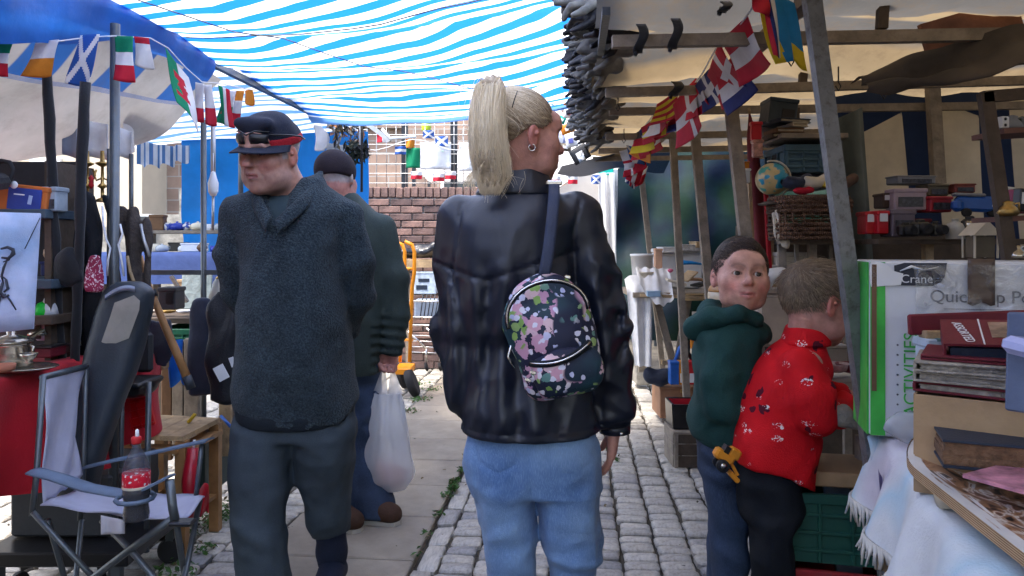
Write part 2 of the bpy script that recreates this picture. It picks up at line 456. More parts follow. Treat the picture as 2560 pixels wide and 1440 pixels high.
road=struct(bpy.data.objects.new("road",None));col.objects.link(road);road.location=L0;road.rotation_euler=(0,0,LROT)
def seen(s_,t_):
 p=lane(s_,t_)
 if p.y<2.7:return-1
 px=1280+FPX*p.x/p.y;return 1/p.y if(-40<px<620 or 930<px<2180)else-1
order=sorted(sett_list,key=lambda q:-seen(q[0],q[1]))
variants=[]
for i in range(10):
 vs,fs=sett_geo(1,1,1,r5);me=bpy.data.meshes.new("sett")
 v2,f2=sett_geo(.145,.084,.03,r5);me.from_pydata(v2,[],f2);me.polygons.foreach_set("use_smooth",[k>15 for k in range(len(f2))])
 set_vec_attr(me,"tint",[(1,1,1)]*len(v2));me.materials.append(m_sett);me.update();variants.append(me)
for(s_,t_,w,l,dz)in order[:300]:
 o=bpy.data.objects.new("sett",r5.choice(variants));col.objects.link(o);o.parent=road
 o.location=(s_,t_,dz);o.scale=(w/.145,l/.084,1);o.rotation_euler=(r5.uniform(-.035,.035),r5.uniform(-.035,.035),r5.uniform(-.03,.03))
VS=[];FS=[];TN=[]
for(s_,t_,w,l,dz)in order[300:]:
 v2,f2=sett_geo(w,l,.03,r5);n=len(VS);k=r5.choice((.7,.85,.95,1.0,1.08,1.14));R=rotm(r5.uniform(-.03,.03),r5.uniform(-.03,.03),r5.uniform(-.03,.03))
 for p in v2:
  q=R@Vector(p);VS.append((q.x+s_,q.y+t_,q.z+dz));TN.append((k,k,k*.99))
 FS+=[tuple(i+n for i in f)for f in f2]
me=bpy.data.meshes.new("setts");me.from_pydata(VS,[],FS);set_vec_attr(me,"tint",TN);me.materials.append(m_sett);me.update()
o=link("sett_paving",me,road);stuff(o)
def flagcol(nt,tc):
 n=N(nt,"ShaderNodeTexNoise",Scale=4.0,Detail=9.0,Roughness=.7);nt.links.new(tc.outputs["Object"],n.inputs["Vector"])
 a=ramp(nt,n.outputs["Fac"],[(.3,(.23,.195,.155)),(.6,(.31,.27,.215)),(.8,(.36,.315,.26))])
 oi=N(nt,"ShaderNodeObjectInfo");k=ramp(nt,oi.outputs["Random"],[(0,(.88,.88,.9)),(1,(1.08,1.07,1.05))])
 return mixcol(nt,1.0,a,k,'MULTIPLY')
m_flag=M("flagstone",(.3,.28,.25),rough=.75,var=.08,bump=.25,bscale=150,colfn=flagcol)
path_o=struct(bpy.data.objects.new("footpath",None));col.objects.link(path_o);path_o.location=L0;path_o.rotation_euler=(0,0,LROT)
t=-1.75
while t<5.2:
 l=.46+r5.uniform(-.03,.03)
 mb=MB();mb.box((-.3235,t+l/2,-.018+r5.uniform(-.002,.002)),(.642,l-.007,.05),rotm(r5.uniform(-.004,.004),0,r5.uniform(-.004,.004)),bevel=.006)
 mb.build("flagstone",m_flag,path_o,world=False);t+=l
m_weed=M("weed_leaf",(.055,.13,.03),rough=.5,var=.4,scale=30,bump=0,transl=.3)
m_weed2=M("dead_leaf",(.12,.09,.045),rough=.8,var=.4,bump=0)
def weeds(name,spots,label):
 mb=MB()
 for(x,y,rad,n,hgt)in spots:
  for _ in range(n):
   a=r5.uniform(0,6.28);q=rad*r5.random()**.6;c=Vector((x+q*math.cos(a),y+q*math.sin(a)*1.2,r5.uniform(.002,hgt)))
   L=r5.uniform(.008,.022);R=rotm(r5.uniform(-.9,.9),r5.uniform(-.9,.9),r5.uniform(0,6.28))
   p=[(-L,0,0),(0,-L*.45,.003),(L,0,0),(0,L*.45,.003)]
   mb._add([R@Vector(k)+c for k in p],[(0,1,2,3)],0 if r5.random()<.8 else 1)
 o=tag(mb.build(name,[m_weed,m_weed2]),label,"weeds");o["kind"]="stuff";return o
def gp(px,py):d=EYE*FPX/(py-HOR);return((px-1280)/FPX*d,d)
weeds("weeds",[(*gp(px,py),r_,n_,h_)for px,py,r_,n_,h_ in((560,1290,.11,130,.05),(520,1300,.08,60,.04),(600,1270,.08,70,.04),(480,1330,.08,50,.03),(575,1170,.1,80,.05),(590,1100,.12,70,.06),(430,1440,.1,60,.03),(540,1200,.06,30,.02),(505,1375,.06,40,.02))],"patchy green weeds between the setts beside the wooden stool")
weeds("weeds",[(*gp(1160-(y_-1165)*.53+dx,y_),.03,n_,.025)for y_,n_,dx in((1150,40,0),(1180,30,3),(1210,50,0),(1225,45,4),(1245,25,0),(1290,14,0),(1340,10,2),(1390,8,0))],"thin line of green weeds along the footpath edge by the woman")
weeds("weeds",[(*gp(1050,1000),.1,60,.02),(*gp(1080,975),.1,50,.02),(*gp(1030,1030),.08,45,.02),(*gp(1045,960),.12,40,.02)],"far patch of weeds on the setts before the hand truck")
weeds("weeds",[(*gp(1535,1080),.05,25,.02),(*gp(1520,1120),.05,25,.02),(*gp(1540,1150),.03,12,.02)],"small weeds beside the woman's hanging hand")
def brickcol(nt,tc):
 n=N(nt,"ShaderNodeTexNoise",Scale=5.0,Detail=7.0,Roughness=.7);nt.links.new(tc.outputs["Object"],n.inputs["Vector"])
 a=ramp(nt,n.outputs["Fac"],[(.3,(.10,.078,.074)),(.5,(.165,.112,.10)),(.68,(.25,.16,.135))])
 oi=N(nt,"ShaderNodeObjectInfo");k=ramp(nt,oi.outputs["Random"],[(0,(.55,.55,.6)),(.4,(.9,.85,.85)),(1,(1.25,1.15,1.1))])
 return mixcol(nt,1.0,a,k,'MULTIPLY')
m_brick=M("weathered_brick",(.25,.12,.1),rough=.9,bump=.5,bscale=70,colfn=brickcol,dirt=.5,dirtcol=(.10,.085,.08))
m_mortar=M("pale_mortar",(.36,.33,.30),rough=.95,bump=.5,bscale=90,dirt=.6)
wall=thing("brick_wall","weathered red brick wall with brick-on-edge coping closing the lane","wall",(0,7.5,0))
MB().box((-.95,7.63,.86),(3.7,.20,1.77)).build("mortar_core",m_mortar,wall)
bm_=MB().box((0,0,0),(.215,.09,.065),bevel=.006).mesh("brick");bm_.materials.append(m_brick)
bm_h=MB().box((0,0,0),(.066,.235,.105),bevel=.008).mesh("brick");bm_h.materials.append(m_brick)
rest=MB();WTOP=1.735
for j in range(23):
 z=WTOP-.04-j*.075
 for i in range(-12,4):
  x=i*.225+(.1125 if j%2 else 0);p=(x+r5.uniform(-.004,.004),7.545+r5.uniform(-.006,.004),z+r5.uniform(-.003,.003))
  if-1.75<x<-.1 and j<21:
   o=bpy.data.objects.new("brick",bm_);col.objects.link(o);o.parent=wall;o.location=(p[0],p[1]-7.5,p[2]);o.rotation_euler=(0,0,r5.uniform(-.02,.02))
  else:rest.box(p,(.215,.09,.065))
for i in range(-36,12):
 x=i*.076;z=WTOP+.06+r5.uniform(-.004,.004)
 if-1.75<x<-.2:
  o=bpy.data.objects.new("coping_brick",bm_h);col.objects.link(o);o.parent=wall;o.location=(x,.115,z);o.rotation_euler=(r5.uniform(-.02,.02),r5.uniform(-.05,.05),0)
 else:rest.box((x,7.615,z),(.066,.235,.105))
stuff(rest.build("brickwork",m_brick,wall))
m_galv=M("galvanised_steel",(.42,.43,.44),rough=.4,metal=.7,bump=.1,dirt=.3)
m_iron=M("dark_iron",(.035,.04,.048),rough=.5,metal=.3,bump=.15)
fence=thing("wire_fence","grey weldmesh fence panel standing on the brick wall","fence",(-.6,7.66,1.85))
f=MB()
for k in range(-9,46):f.tube([(-1.9+.1*k-.6,7.66,1.84),(-1.9+.1*k-.6,7.66,2.62)],.004,5)
for k in range(8):f.tube([(-3.4,7.655,1.9+.1*k),(2.6,7.655,1.9+.1*k)],.004,5)
f.build("wire_grid",m_galv,fence)
for px,w in((905,14),(1012,15),(1135,17),(1250,15)):
 x=(px-1280)/FPX*7.72
 MB().box((x,7.72,2.3),(w/FPX*7.7,.06,1.1)).build("post",m_iron,fence)
def stonecol(nt,tc):
 b=N(nt,"ShaderNodeTexBrick",Scale=1.0);b.inputs["Color1"].default_value=(.36,.25,.19,1);b.inputs["Color2"].default_value=(.27,.19,.15,1);b.inputs["Mortar"].default_value=(.36,.33,.3,1)
 b.inputs["Mortar Size"].default_value=.012;b.inputs["Brick Width"].default_value=.5;b.inputs["Row Height"].default_value=.24
 mp=N(nt,"ShaderNodeMapping");mp.inputs["Rotation"].default_value=(math.radians(90),0,0);nt.links.new(tc.outputs["Object"],mp.inputs["Vector"]);nt.links.new(mp.outputs[0],b.inputs["Vector"]);return b.outputs[0]
m_stone=M("sandstone_ashlar",(.35,.25,.2),rough=.9,bump=.3,colfn=stonecol,var=.25,scale=2)
m_render=M("cream_render",(.62,.53,.40),rough=.9,var=.08,scale=2,bump=.2)
m_slate=M("roof_slate",(.09,.09,.10),rough=.6,bump=.4,bscale=15)
m_wframe=M("white_paint",(.75,.75,.73),rough=.45,bump=.05)
m_glassd=M("window_glass",(.03,.04,.05),rough=.08,spec=.8,bump=0)
m_gstone=M("grey_rubble_stone",(.30,.285,.25),rough=.95,var=.35,scale=7,bump=.9,bscale=14,dirt=.5)
def building(label,loc,w,dp,h,wm,wins,roof=2.0):
 b=thing("far_building",label,"building",loc);x0,y0=loc[0],loc[1]
 MB().box((x0,y0+dp/2,h/2),(w,dp,h)).build("wall",wm,b)
 r=MB();r.prism([(-dp/2-.3,0),(dp/2+.3,0),(0,roof)],w+.4,(x0,y0+dp/2,h),rotm(0,0,math.radians(90)))
 r.build("roof",m_slate,b)
 for(wx,wz,ww,wh)in wins:
  f=MB()
  for sx in(-1,1):f.box((x0+wx+sx*ww/2,y0-.02,wz),(.08,.09,wh+.08))
  for sz in(-1,0,1):f.box((x0+wx,y0-.02,wz+sz*wh/2),(ww-.08,.085,.08))
  fo=f.build("window",m_wframe,b)
  MB().box((x0+wx,y0-.004,wz),(ww,.03,wh)).build("pane",m_glassd,fo)
  MB().box((x0+wx,y0-.05,wz-wh/2-.1),(ww+.3,.14,.09)).build("sill",m_stone,fo)
 return b
building("tall reddish sandstone building behind the fence and brick wall",(-1.5,15,0),15,8,10,m_stone,[(-4.2,4.6,1.1,1.7),(-1.4,4.6,1.1,1.7),(1.5,4.6,1.1,1.7),(4.4,4.6,1.1,1.7),(-2.8,1.9,1.0,1.5),(.6,1.9,1.0,1.5)],3)
building("cream rendered house seen under the left stall awning",(-13.0,14,0),12,7,6.4,m_render,[(4.2,2.4,.5,.9),(2.0,2.4,.9,1.1),(-1.5,2.4,.9,1.1)],2.2)
g=thing("stone_shed","grey rubble stone shed with small gable beside the blue tarpaulin","shed",(-4.6,9.6,0))
poly=[(-.85,0),(.75,0),(.75,2.05),(.35,2.05),(.2,1.9),(.2,1.6),(-.5,1.6),(-.6,1.45),(-.85,1.45)]
MB().prism([(x,z*1.03)for x,z in poly],.7,(-4.45,9.8,0)).build("wall",m_gstone,g)
MB().box((-4.72,9.42,1.48),(.30,.06,.34)).build("window",m_wframe,g)
MB().box((-4.72,9.384,1.48),(.24,.012,.28)).build("pane",m_glassd,g)
def stripecol(pitch,cw,cb,duty=.5,axis=1,wob=.05,hem=None,tilt=0.0):
 def fn(nt,tc):
  s=N(nt,"ShaderNodeSeparateXYZ");a=attr(nt,"st");nt.links.new(a.outputs["Vector"],s.inputs[0])
  v=math_(nt,'MULTIPLY',s.outputs[axis],1/pitch)
  fr=math_(nt,'FRACT',v);fac=ramp(nt,fr,[(0,(0,0,0)),(.02,(1,1,1)),(duty,(1,1,1)),(duty+.02,(0,0,0))])
  b=mixcol(nt,fac,cw,cb)
  if hem:b=mixcol(nt,ramp(nt,s.outputs[2],[(.5,(0,0,0)),(.51,(1,1,1))]),b,hem)
  return b
 return fn
def add_st(o,S,T,H):
 set_vec_attr(o.data,"st",np.stack([S.ravel(),T.ravel(),H.ravel()],1))
def grid_uv(nu,nv):return np.meshgrid(np.linspace(0,1,nu+1),np.linspace(0,1,nv+1),indexing='xy')
m_tarp=M("striped_tarpaulin",(.8,.8,.8),rough=.35,var=.05,scale=1.5,bump=.12,bscale=6,transl=.72,spec=.3,colfn=stripecol(.114,(.86,.87,.86),(.012,.15,.55),.47,hem=(.10,.24,.52)))
NU,NV=60,230;U,V=grid_uv(NU,NV)
def tarp(U,V):
 d=-5.0+9.8*V;xl=-1.732+.09*d;xr=.03+.09*d
 x=xl+(xr-xl)*U;z=2.16+.05*U-.05*np.clip((d-4.0)/.8,0,1)*(1-U)
 q=d/.62+.25*U+.12*vnoise(x*1.5,d*.7,0*x+5);fr_=q-np.floor(q);z=z-.045*4*U*(1-U)-.040*(1-(2*fr_-1)**2)*(.7+.5*vnoise(x*1.3,np.floor(q)*3.7,0*x))+.010*vnoise(x*4,d*4,0*x)
 z=z-.04*np.clip((V-.991)/.009,0,1)
 return x,d,z
o=np_sheet("striped_canopy",tarp,NU,NV,m_tarp)
dd=-5.0+9.8*V
TX=1.76*U;add_st(o,U,dd+np.clip((4.6-dd)*.28,.05,.5)*TX+.03*vnoise(U*5,dd*1.2,0*U)+.008*vnoise(U*20,dd*6,0*U+3),(V>.992).astype(float))
tag(o,"blue and white striped tarpaulin stretched over the market lane","tarpaulin")
m_rope=M("grey_rope",(.25,.25,.24),rough=.9,bump=.4,bscale=300)
for(a,b,lb)in(((-.05,2.2),(.9,4.6),"thin line crossing under the striped canopy towards the gloves"),((.05,3.1),(.95,2.5),"thin line crossing under the near part of the striped canopy")):
 pts=[]
 for i in range(15):
  u=a[0]+(b[0]-a[0])*i/14;d=a[1]+(b[1]-a[1])*i/14;q=tarp(np.array([min(max(u,0),1)]),np.array([(d+5.0)/9.8]));pts.append((float(q[0][0]),d,float(q[2][0])-.012))
 one("canopy_line",MB().tube(pts,.003,5),m_rope,lb,"rope")
m_blue=M("blue_tarpaulin",(.02,.13,.48),rough=.35,var=.25,scale=4,bump=.35,bscale=14,transl=.35,spec=.45)
m_blueb=M("bright_blue_tarpaulin",(.01,.20,.62),rough=.4,var=.2,scale=3,bump=.35,bscale=10,transl=.55)
m_awn=M("awning_canvas",(.6,.6,.58),rough=.7,var=.18,scale=3,bump=.3,bscale=12,transl=.13,dirt=.25,colfn=stripecol(.42,(.44,.44,.435),(.03,.13,.42),.46,axis=0))
m_white=M("white_canvas",(.55,.55,.55),rough=.7,var=.12,scale=4,bump=.25,bscale=18,transl=.22)
def xl(d):return-1.732+.09*d
bz=lambda d:np.interp(d,[0,1.6,2.2,2.5,2.75,3.08,3.42],[1.84,1.85,1.875,1.94,2.02,2.05,2.03])
def valance(U,V):
 d=-5.0+8.45*U;top=2.21-.05*np.clip((d-3.2)*4,0,1);z=top+(bz(d)-top)*V
 x=xl(d)+.02+.035*np.sin(V*3.1)*(1+.4*np.sin(d*7))+.015*vnoise(d*6,V*3,0*d)-.02*V
 return x,d+0*V,z+.012*vnoise(d*5,V*2+4,0*d)
tag(np_sheet("blue_valance",valance,190,14,m_blue),"solid blue tarpaulin valance along the left stall roof","tarpaulin")
NU2,NV2=104,36;U2,V2=grid_uv(NU2,NV2)
def awn(U,V):
 d=-5.0+8.65*U;dq=np.maximum(d,1.2);xb=-2.35+.27*(dq-2.2);zb=1.44+.19*(dq-2.2)
 x0=xl(d)-.03;x=x0+(np.minimum(xb,x0-.3)-x0)*V;z0=2.10;z=z0+(zb-z0)*V**.9
 z=z+.03*np.sin(V*6+d*2)*V+.025*vnoise(d*3,V*4,0*d)-.05*np.sin(V*3.14)
 return x,d,z
o=np_sheet("stall_awning",awn,NU2,NV2,m_awn)
dA=-5.0+8.65*U2;s_=np.where(V2<.34+.06*vnoise(dA*3,0*dA,0*dA),dA,.35)
add_st(o,np.where(V2<.30,dA,.35+0*dA),V2,0*U2)
tag(o,"off-white sloping awning over the left stall with blue striped front","awning")
def flap(U,V):
 a=at(425,290,3.75);b=at(330,330,3.4);c_=at(310,400,3.5)
 A=np.array(at(300,235,3.3));B=np.array(at(425,262,3.75));Cc=np.array(at(315,385,3.4));D=np.array(at(345,350,3.7))
 P=(A[:,None,None]*(1-U)+B[:,None,None]*U)*(1-V)+(Cc[:,None,None]*(1-U)+D[:,None,None]*U)*V
 w=.02*np.sin(U*9)*V
 return P[0]+w,P[1]+w,P[2]
tag(np_sheet("canvas_flap",flap,20,14,m_white),"white canvas flap hanging at the end of the left awning","canvas")
for(x0,y0,x1,y1,d,lb)in((208,298,268,388,3.0,"white card hanging behind the black straps"),(298,318,328,390,3.0,"narrow white card beside the grey pole"),(155,300,190,385,3.1,"blue-grey card hanging between two black straps")):
 a=at((x0+x1)/2,(y0+y1)/2,d);w=(x1-x0)/FPX*d;h=(y1-y0)/FPX*d
 mb=MB();mb.grid(lambda u,v:(a.x+(u-.5)*w,a.y+.02*math.sin(u*3),a.z+(v-.5)*h-.02*u),6,4,thick=.002)
 one("hanging_card",mb,M("white_card",(.7,.7,.72),rough=.7)if x0!=155 else M("bluegrey_card",(.25,.31,.42),rough=.7),lb,"card")
def bsheet(x0,x1,z0,z1,y,amp=.04,fr=6,ph=0):
 def fn(U,V):
  x=x0+(x1-x0)*U;z=z1+(z0-z1)*V
  return x,y+amp*np.sin(U*fr*3.1+ph+V*1.2)*(.3+.7*V)+.03*vnoise(x*5,z*4,0*x+ph),z+.02*np.sin(U*5+ph)*(1-V)
 return fn
a=at(452,330,5.8);b=at(905,590,5.8)
tag(np_sheet("blue_tarpaulin",bsheet(a.x,b.x+.05,b.z-.25,a.z+.02,5.8),60,30,m_blueb),"bright blue tarpaulin wall of the far left stall","tarpaulin")
m_roof2=M("striped_roof_sheet",(.6,.6,.6),rough=.5,var=.1,bump=.2,bscale=12,transl=.45,colfn=stripecol(.17,(.62,.64,.66),(.08,.2,.42),.4,axis=1))
def roof2(U,V):
 d=3.75+2.2*V;x=-3.4+(2.05+.09*(d-3.75))*U;z=2.02+.02*V+.16*U-.05*np.sin(V*9)*.5+.03*vnoise(x*3,d*4,0*x)
 return x,d,z
o=np_sheet("far_stall_roof",roof2,40,40,m_roof2);U3,V3=grid_uv(40,40);add_st(o,U3,V3*2.2+.05*U3,0*U3)
tag(o,"crumpled blue-grey striped roof sheet of the far left stall","tarpaulin")
m_ruffle=M("ruffled_stripe_cloth",(.5,.55,.6),rough=.6,transl=.35,bump=.1,colfn=stripecol(.085,(.55,.58,.62),(.07,.17,.36),.45,axis=0))
def ruffle(U,V):
 a=at(330,345,4.1);b=at(465,352,4.3);x=a.x+(b.x-a.x)*U;drop=.15-.06*U
 return x,4.15+.2*U+.03*np.sin(U*22),a.z-.02*np.sin(U*3)-drop*V+.012*np.sin(U*25+1)*V
o=np_sheet("ruffled_valance",ruffle,70,10,m_ruffle);U3,V3=grid_uv(70,10);add_st(o,U3,V3,0*U3)
tag(o,"ruffled blue and white striped cloth bunched under the far left roof","cloth")
def tancol(nt,tc):
 s=N(nt,"ShaderNodeSeparateXYZ");a=attr(nt,"st");nt.links.new(a.outputs["Vector"],s.inputs[0])
 w=N(nt,"ShaderNodeTexNoise",Scale=1.6,Detail=3.0);nt.links.new(tc.outputs["Object"],w.inputs["Vector"])
 v=math_(nt,'ADD',s.outputs[1],math_(nt,'MULTIPLY',w.outputs["Fac"],.35))
 fr=math_(nt,'FRACT',v)
 return ramp(nt,fr,[(0,(.13,.125,.115)),(.42,(.14,.13,.115)),(.52,(.33,.24,.13)),(.9,(.36,.275,.16)),(1,(.15,.14,.13))])  # tan bands paint sunlit glow between duller grey stretches of canvas
m_tan=M("old_tan_canvas",(.5,.4,.25),rough=.85,var=.2,scale=3,bump=.3,bscale=25,transl=.30,colfn=tancol,dirt=.6,dirtcol=(.2,.14,.08))
BEAMS=[.4,1.25,2.1,2.85,3.35,3.95,4.7,5.5]
def tanroof(U,V):
 d=-2.4+8.0*V;xa=.05+.09*d;x=xa+(2.55+.05*d-xa)*U
 z=1.905+.10*U+.035*np.clip(d-4,0,3)
 b=np.array([-7.1,-5.4,-3.8,-2.4,-1.4,-.5]+BEAMS+[6.5]);i=np.clip(np.searchsorted(b,d)-1,0,len(b)-2);w=(d-b[i])/(b[i+1]-b[i])
 z=z+.075*np.sin(w*np.pi)*(.9+.4*np.sin(U*5+i))+.03*vnoise(x*2.5,d*3,0*x+2)-.02*np.sin(w*6.28+.8)+.035*ridge(x*2.2+d*1.1,d*2.4-x*.7,0*x+3)+.012*ridge(x*7+d*3,d*5,0*x+8)
 z=z-.10*np.clip(U-.72,0,1)/.28
 return x,d,z
o=np_sheet("canvas_roof",tanroof,50,170,m_tan);U3,V3=grid_uv(50,170);dT=-2.4+8.0*V3
add_st(o,U3,dT*1.9+.25*U3+.2*vnoise(U3*3,dT*2,0*U3),0*U3)
tag(o,"tan and grey canvas roof with painted sunlit bands, sagging over the right stall","canvas")
m_pipe=M("painted_steel_post",(.17,.175,.175),rough=.5,metal=.25,var=.2,scale=20,bump=.25,bscale=90,dirt=.75,dirtcol=(.07,.06,.05))
m_oldwood=M("weathered_timber",(.25,.21,.165),rough=.85,var=.3,scale=14,bump=.4,bscale=60,dirt=.4)
m_darkwood=M("dark_timber",(.075,.055,.04),rough=.7,var=.3,scale=14,bump=.3)
fr=thing("market_stall","right market stall frame of leaning grey posts and timber roof beams","market stall",(1.0,3.0,0))
def post(z0,z1,d,x_at,slope,w,m=m_pipe,dy=0):
 f=lambda z:Vector((x_at(z),d+dy*z,z));MB().bar(f(z0),f(z1),w,w*.8,up=(0,1,0)).build("post",m,fr)
post(0,2.0,1.75,lambda z:.953-.132*z,0,.037)
post(0,1.98,2.92,lambda z:1.062-.109*z,0,.046,m_oldwood)
post(0,1.98,3.82,lambda z:1.11-.09*z,0,.044,m_oldwood)
post(0,2.05,4.65,lambda z:1.113-.053*z,0,.042,m_oldwood)
post(0,1.98,6.0,lambda z:1.25-.11*z,0,.042,m_oldwood)
for d,xa,z0,z1 in((1.25,.22,1.85,1.9),(2.1,.284,1.843,1.885),(2.85,.36,1.852,1.915),(3.35,.44,1.868,1.90),(3.95,.50,1.84,1.885),(4.7,.55,1.86,1.9),(5.5,.6,1.9,1.93)):
 MB().bar((xa,d,z0),(2.5,d,z1),.034,.028,up=(0,1,0)).build("beam",m_oldwood,fr)
MB().bar((.66,-.8,1.935),(1.0,6.0,1.935),.04,.04).build("eaves_beam",m_oldwood,fr)
MB().bar((.255,2.0,1.90),(.56,5.6,1.93),.022,.022).build("hanging_rail",m_iron,fr)
for px,y0,y1,d in((2210,-40,72,2.1),(2012,118,215,2.85),(1990,270,430,3.3)):
 a=at(px,y0,d);b=at(px-6,y1,d);MB().bar(a,b,.028,.022,up=(0,1,0)).build("strut",m_darkwood,fr)
lf=thing("market_stall","left market stall frame of slim grey tubes with dark cross bars","market stall",(-1.5,2.9,0))
def vpost(px,y0,y1,d,w,m=m_iron,round_=True,dx=0):
 a=at(px,y0,d);b=at(px+dx,y1,d)
 (MB().tube([a,b],w/2,10)if round_ else MB().bar(a,b,w,w*.7,up=(0,1,0))).build("post",m,lf)
m_tube=M("grey_steel_tube",(.10,.115,.125),rough=.35,metal=.5,bump=.1,dirt=.3)
vpost(288,60,1540,2.65,.034,m_tube,dx=-6);vpost(272,372,720,2.7,.014,m_tube);vpost(328,385,640,3.0,.018,m_tube)
vpost(509,300,1240,3.4,.026,m_tube);vpost(533,300,460,3.5,.022,m_galv)
MB().bar(at(365,681,3.4),at(640,681,3.4),.022,.022).build("cross_bar",m_tube,lf)
MB().bar((xl(-1)-.0,-1,2.14),(xl(4.8),4.8,2.12),.03,.03).build("eaves_bar",m_tube,lf)
MB().bar((xl(4.8),4.78,2.10),(.46,4.78,2.17),.02,.02).build("end_bar",m_tube,lf)
vpost(602,325,560,4.6,.03,m_tube)
vpost(797,395,720,4.75,.03,m_galv)
m_black=M("black_cloth",(.012,.013,.016),rough=.85,var=.3,bump=.25,sheen=.2)
m_navy=M("navy_cloth",(.018,.024,.045),rough=.85,var=.3,bump=.25,sheen=.2)
for(x0,y0,x1,y1,d,w,lb)in((118,175,158,500,2.5,.032,"black wrapped pole leaning right, nearest the picture's left edge"),(213,205,182,560,2.5,.034,"black wrapped pole leaning left, beside the grey tube post")):
 a=at(x0,y0,d);b=at(x1,y1+500,d+.1);n=14;pts=[a.lerp(b,i/n)+Vector((rnd.uniform(-.003,.003),0,0))for i in range(n+1)]
 one("wrapped_pole",MB().tube(pts,[w/2*rnd.uniform(.85,1.15)for _ in pts],8),m_black,lb,"pole")
m_gaz=M("white_gazebo_fabric",(.80,.80,.80),rough=.6,var=.05,bump=.15,bscale=8,transl=.5)
m_gazs=M("grey_gazebo_side",(.60,.57,.53),rough=.8,var=.08,bump=.15,transl=.45)
m_teal=M("teal_fabric",(.0,.33,.27),rough=.6,bump=.1,transl=.2)
gz=thing("gazebo","white pop-up gazebo with open legs behind the wire fence","gazebo",(.9,10.3,0))
P=[at(1035,415,9.2),at(1640,415,9.2),Vector((2.1,11.6,2.25)),Vector((-1.3,11.6,2.25))];ap=Vector((.55,10.4,3.25))
mb=MB()
for i in range(4):
 A,B=P[i],P[(i+1)%4]
 def fn(u,v,A=A,B=B):q=A.lerp(B,u).lerp(ap,v);q.z-=.18*math.sin(v*3.1)*.5;return q
 mb.grid(fn,8,8)
mb.build("roof",m_gaz,gz)
for q in P:MB().bar((q.x,q.y,0),(q.x,q.y,q.z),.045,.045).build("leg",m_iron,gz)
gz2=thing("gazebo","white gazebo with grey side wall and teal corner by the green tarpaulin","gazebo",(.8,6.9,0))
def eq(px,py,d=6.9):return at(px,py,d)
mb=MB();mb.grid(lambda u,v:eq(1385+150*u,(478-80*min(u/.7,1)+25*max(u-.7,0)/.3)-(40*v),6.9-0*v)+Vector((0,v*.9,.1*v)),10,4);mb.build("roof",m_gaz,gz2)
mb=MB();mb.grid(lambda u,v:eq(1385+115*u,478-66*u+(455+66*u)*v,6.92),8,6);mb.build("side_wall",m_gazs,gz2)
mb=MB();mb.grid(lambda u,v:eq(1488+46*u,405+10*u+26*v,6.88),6,3);mb.build("corner_panel",m_teal,gz2)
mb=MB();mb.grid(lambda u,v:eq(1494+46*u+18*v,432+500*v,6.86)+Vector((0,.04*math.sin(u*14+v),0)),30,12);mb.build("curtain",m_gaz,gz2)
MB().bar(eq(1538,425),eq(1538,940),.04,.04).build("leg",m_galv,gz2)
one("stone_block",MB().box(at(1602,930,6.6),(.12,.2,.2),bevel=.01),m_gstone,"grey concrete block at the foot of the white curtain","block")
def tarpcol(nt,tc):
 n=N(nt,"ShaderNodeTexNoise",Scale=2.2,Detail=2.0);nt.links.new(tc.outputs["Object"],n.inputs["Vector"])
 return ramp(nt,n.outputs["Fac"],[(.38,(.004,.010,.026)),(.5,(.004,.018,.022)),(.6,(.006,.024,.015))])
m_gtarp=M("green_navy_tarpaulin",(.01,.05,.05),rough=.5,bump=.4,bscale=10,colfn=tarpcol,transl=.06,spec=.3)
def gt(U,V):
 x=.92+3.0*U;top=2.0+.25*np.sin(np.clip(U*4,0,1.57))-.3*np.clip(.25-U,0,1);z=top+(.45-top)*V
 y=6.45-.5*U+.10*np.sin(U*16+V*3)*(.3+V)+.06*vnoise(x*4,z*3,0*x)
 return x,y,z
tag(np_sheet("green_tarpaulin",gt,60,40,m_gtarp),"dark green and navy tarpaulin hung behind the right stall","tarpaulin")
def cz(U,V):
 A=at(1405,415,5.3);B=at(1700,345,5.6);C2=at(1420,420,5.0);z=0
 P0=np.array(A)[:,None,None]*(1-U)+np.array(B)[:,None,None]*U
 return P0[0]+.0*V,P0[1]+.6*V,P0[2]-.18*V*U-.03*np.sin(U*8)*V
tag(np_sheet("navy_tarp_edge",cz,24,10,M("navy_tarpaulin",(.008,.016,.04),rough=.4,bump=.3,transl=.1)),"navy tarpaulin edge drooping towards the white gazebo","tarpaulin")
def curcol(nt,tc):
 s=N(nt,"ShaderNodeSeparateXYZ");a=attr(nt,"st");nt.links.new(a.outputs["Vector"],s.inputs[0])
 return ramp(nt,s.outputs[0],[(0,(.014,.028,.075)),(.47,(.014,.028,.075)),(.53,(.60,.53,.40)),(1,(.60,.53,.40))])
m_cur=M("navy_cream_curtain",(.5,.5,.4),rough=.75,var=.12,bump=.2,bscale=30,transl=.4,colfn=curcol)
def cur(U,V):
 x=1.50+1.6*U;zt=2.02;z=zt+(.75-zt)*V
 return x+.03*(V-.5),3.42+.035*np.sin(U*30)*(.4+.6*V)+.02*vnoise(x*8,z*2,0*x),z
o=np_sheet("striped_curtain",cur,180,80,m_cur);U3,V3=grid_uv(180,80);X3=1.50+1.6*U3;Z3=2.02-1.27*V3
px3=1280+FPX*X3/3.42-30*(1.6-Z3)
pan=lambda a,b,zz:np.minimum(np.minimum(px3-a,b-px3)/18,(zz-Z3)/.03)
cream=np.maximum(np.maximum(pan(2162,2270,1.78+.10*(px3-2162)/108),pan(2346,2455,1.89+.03*np.sin(px3*.03))),pan(2538,2700,1.95))
add_st(o,np.clip(cream+.5,0,1),V3,0*U3)
tag(o,"cream and navy panelled curtain closing the back of the right stall","curtain")
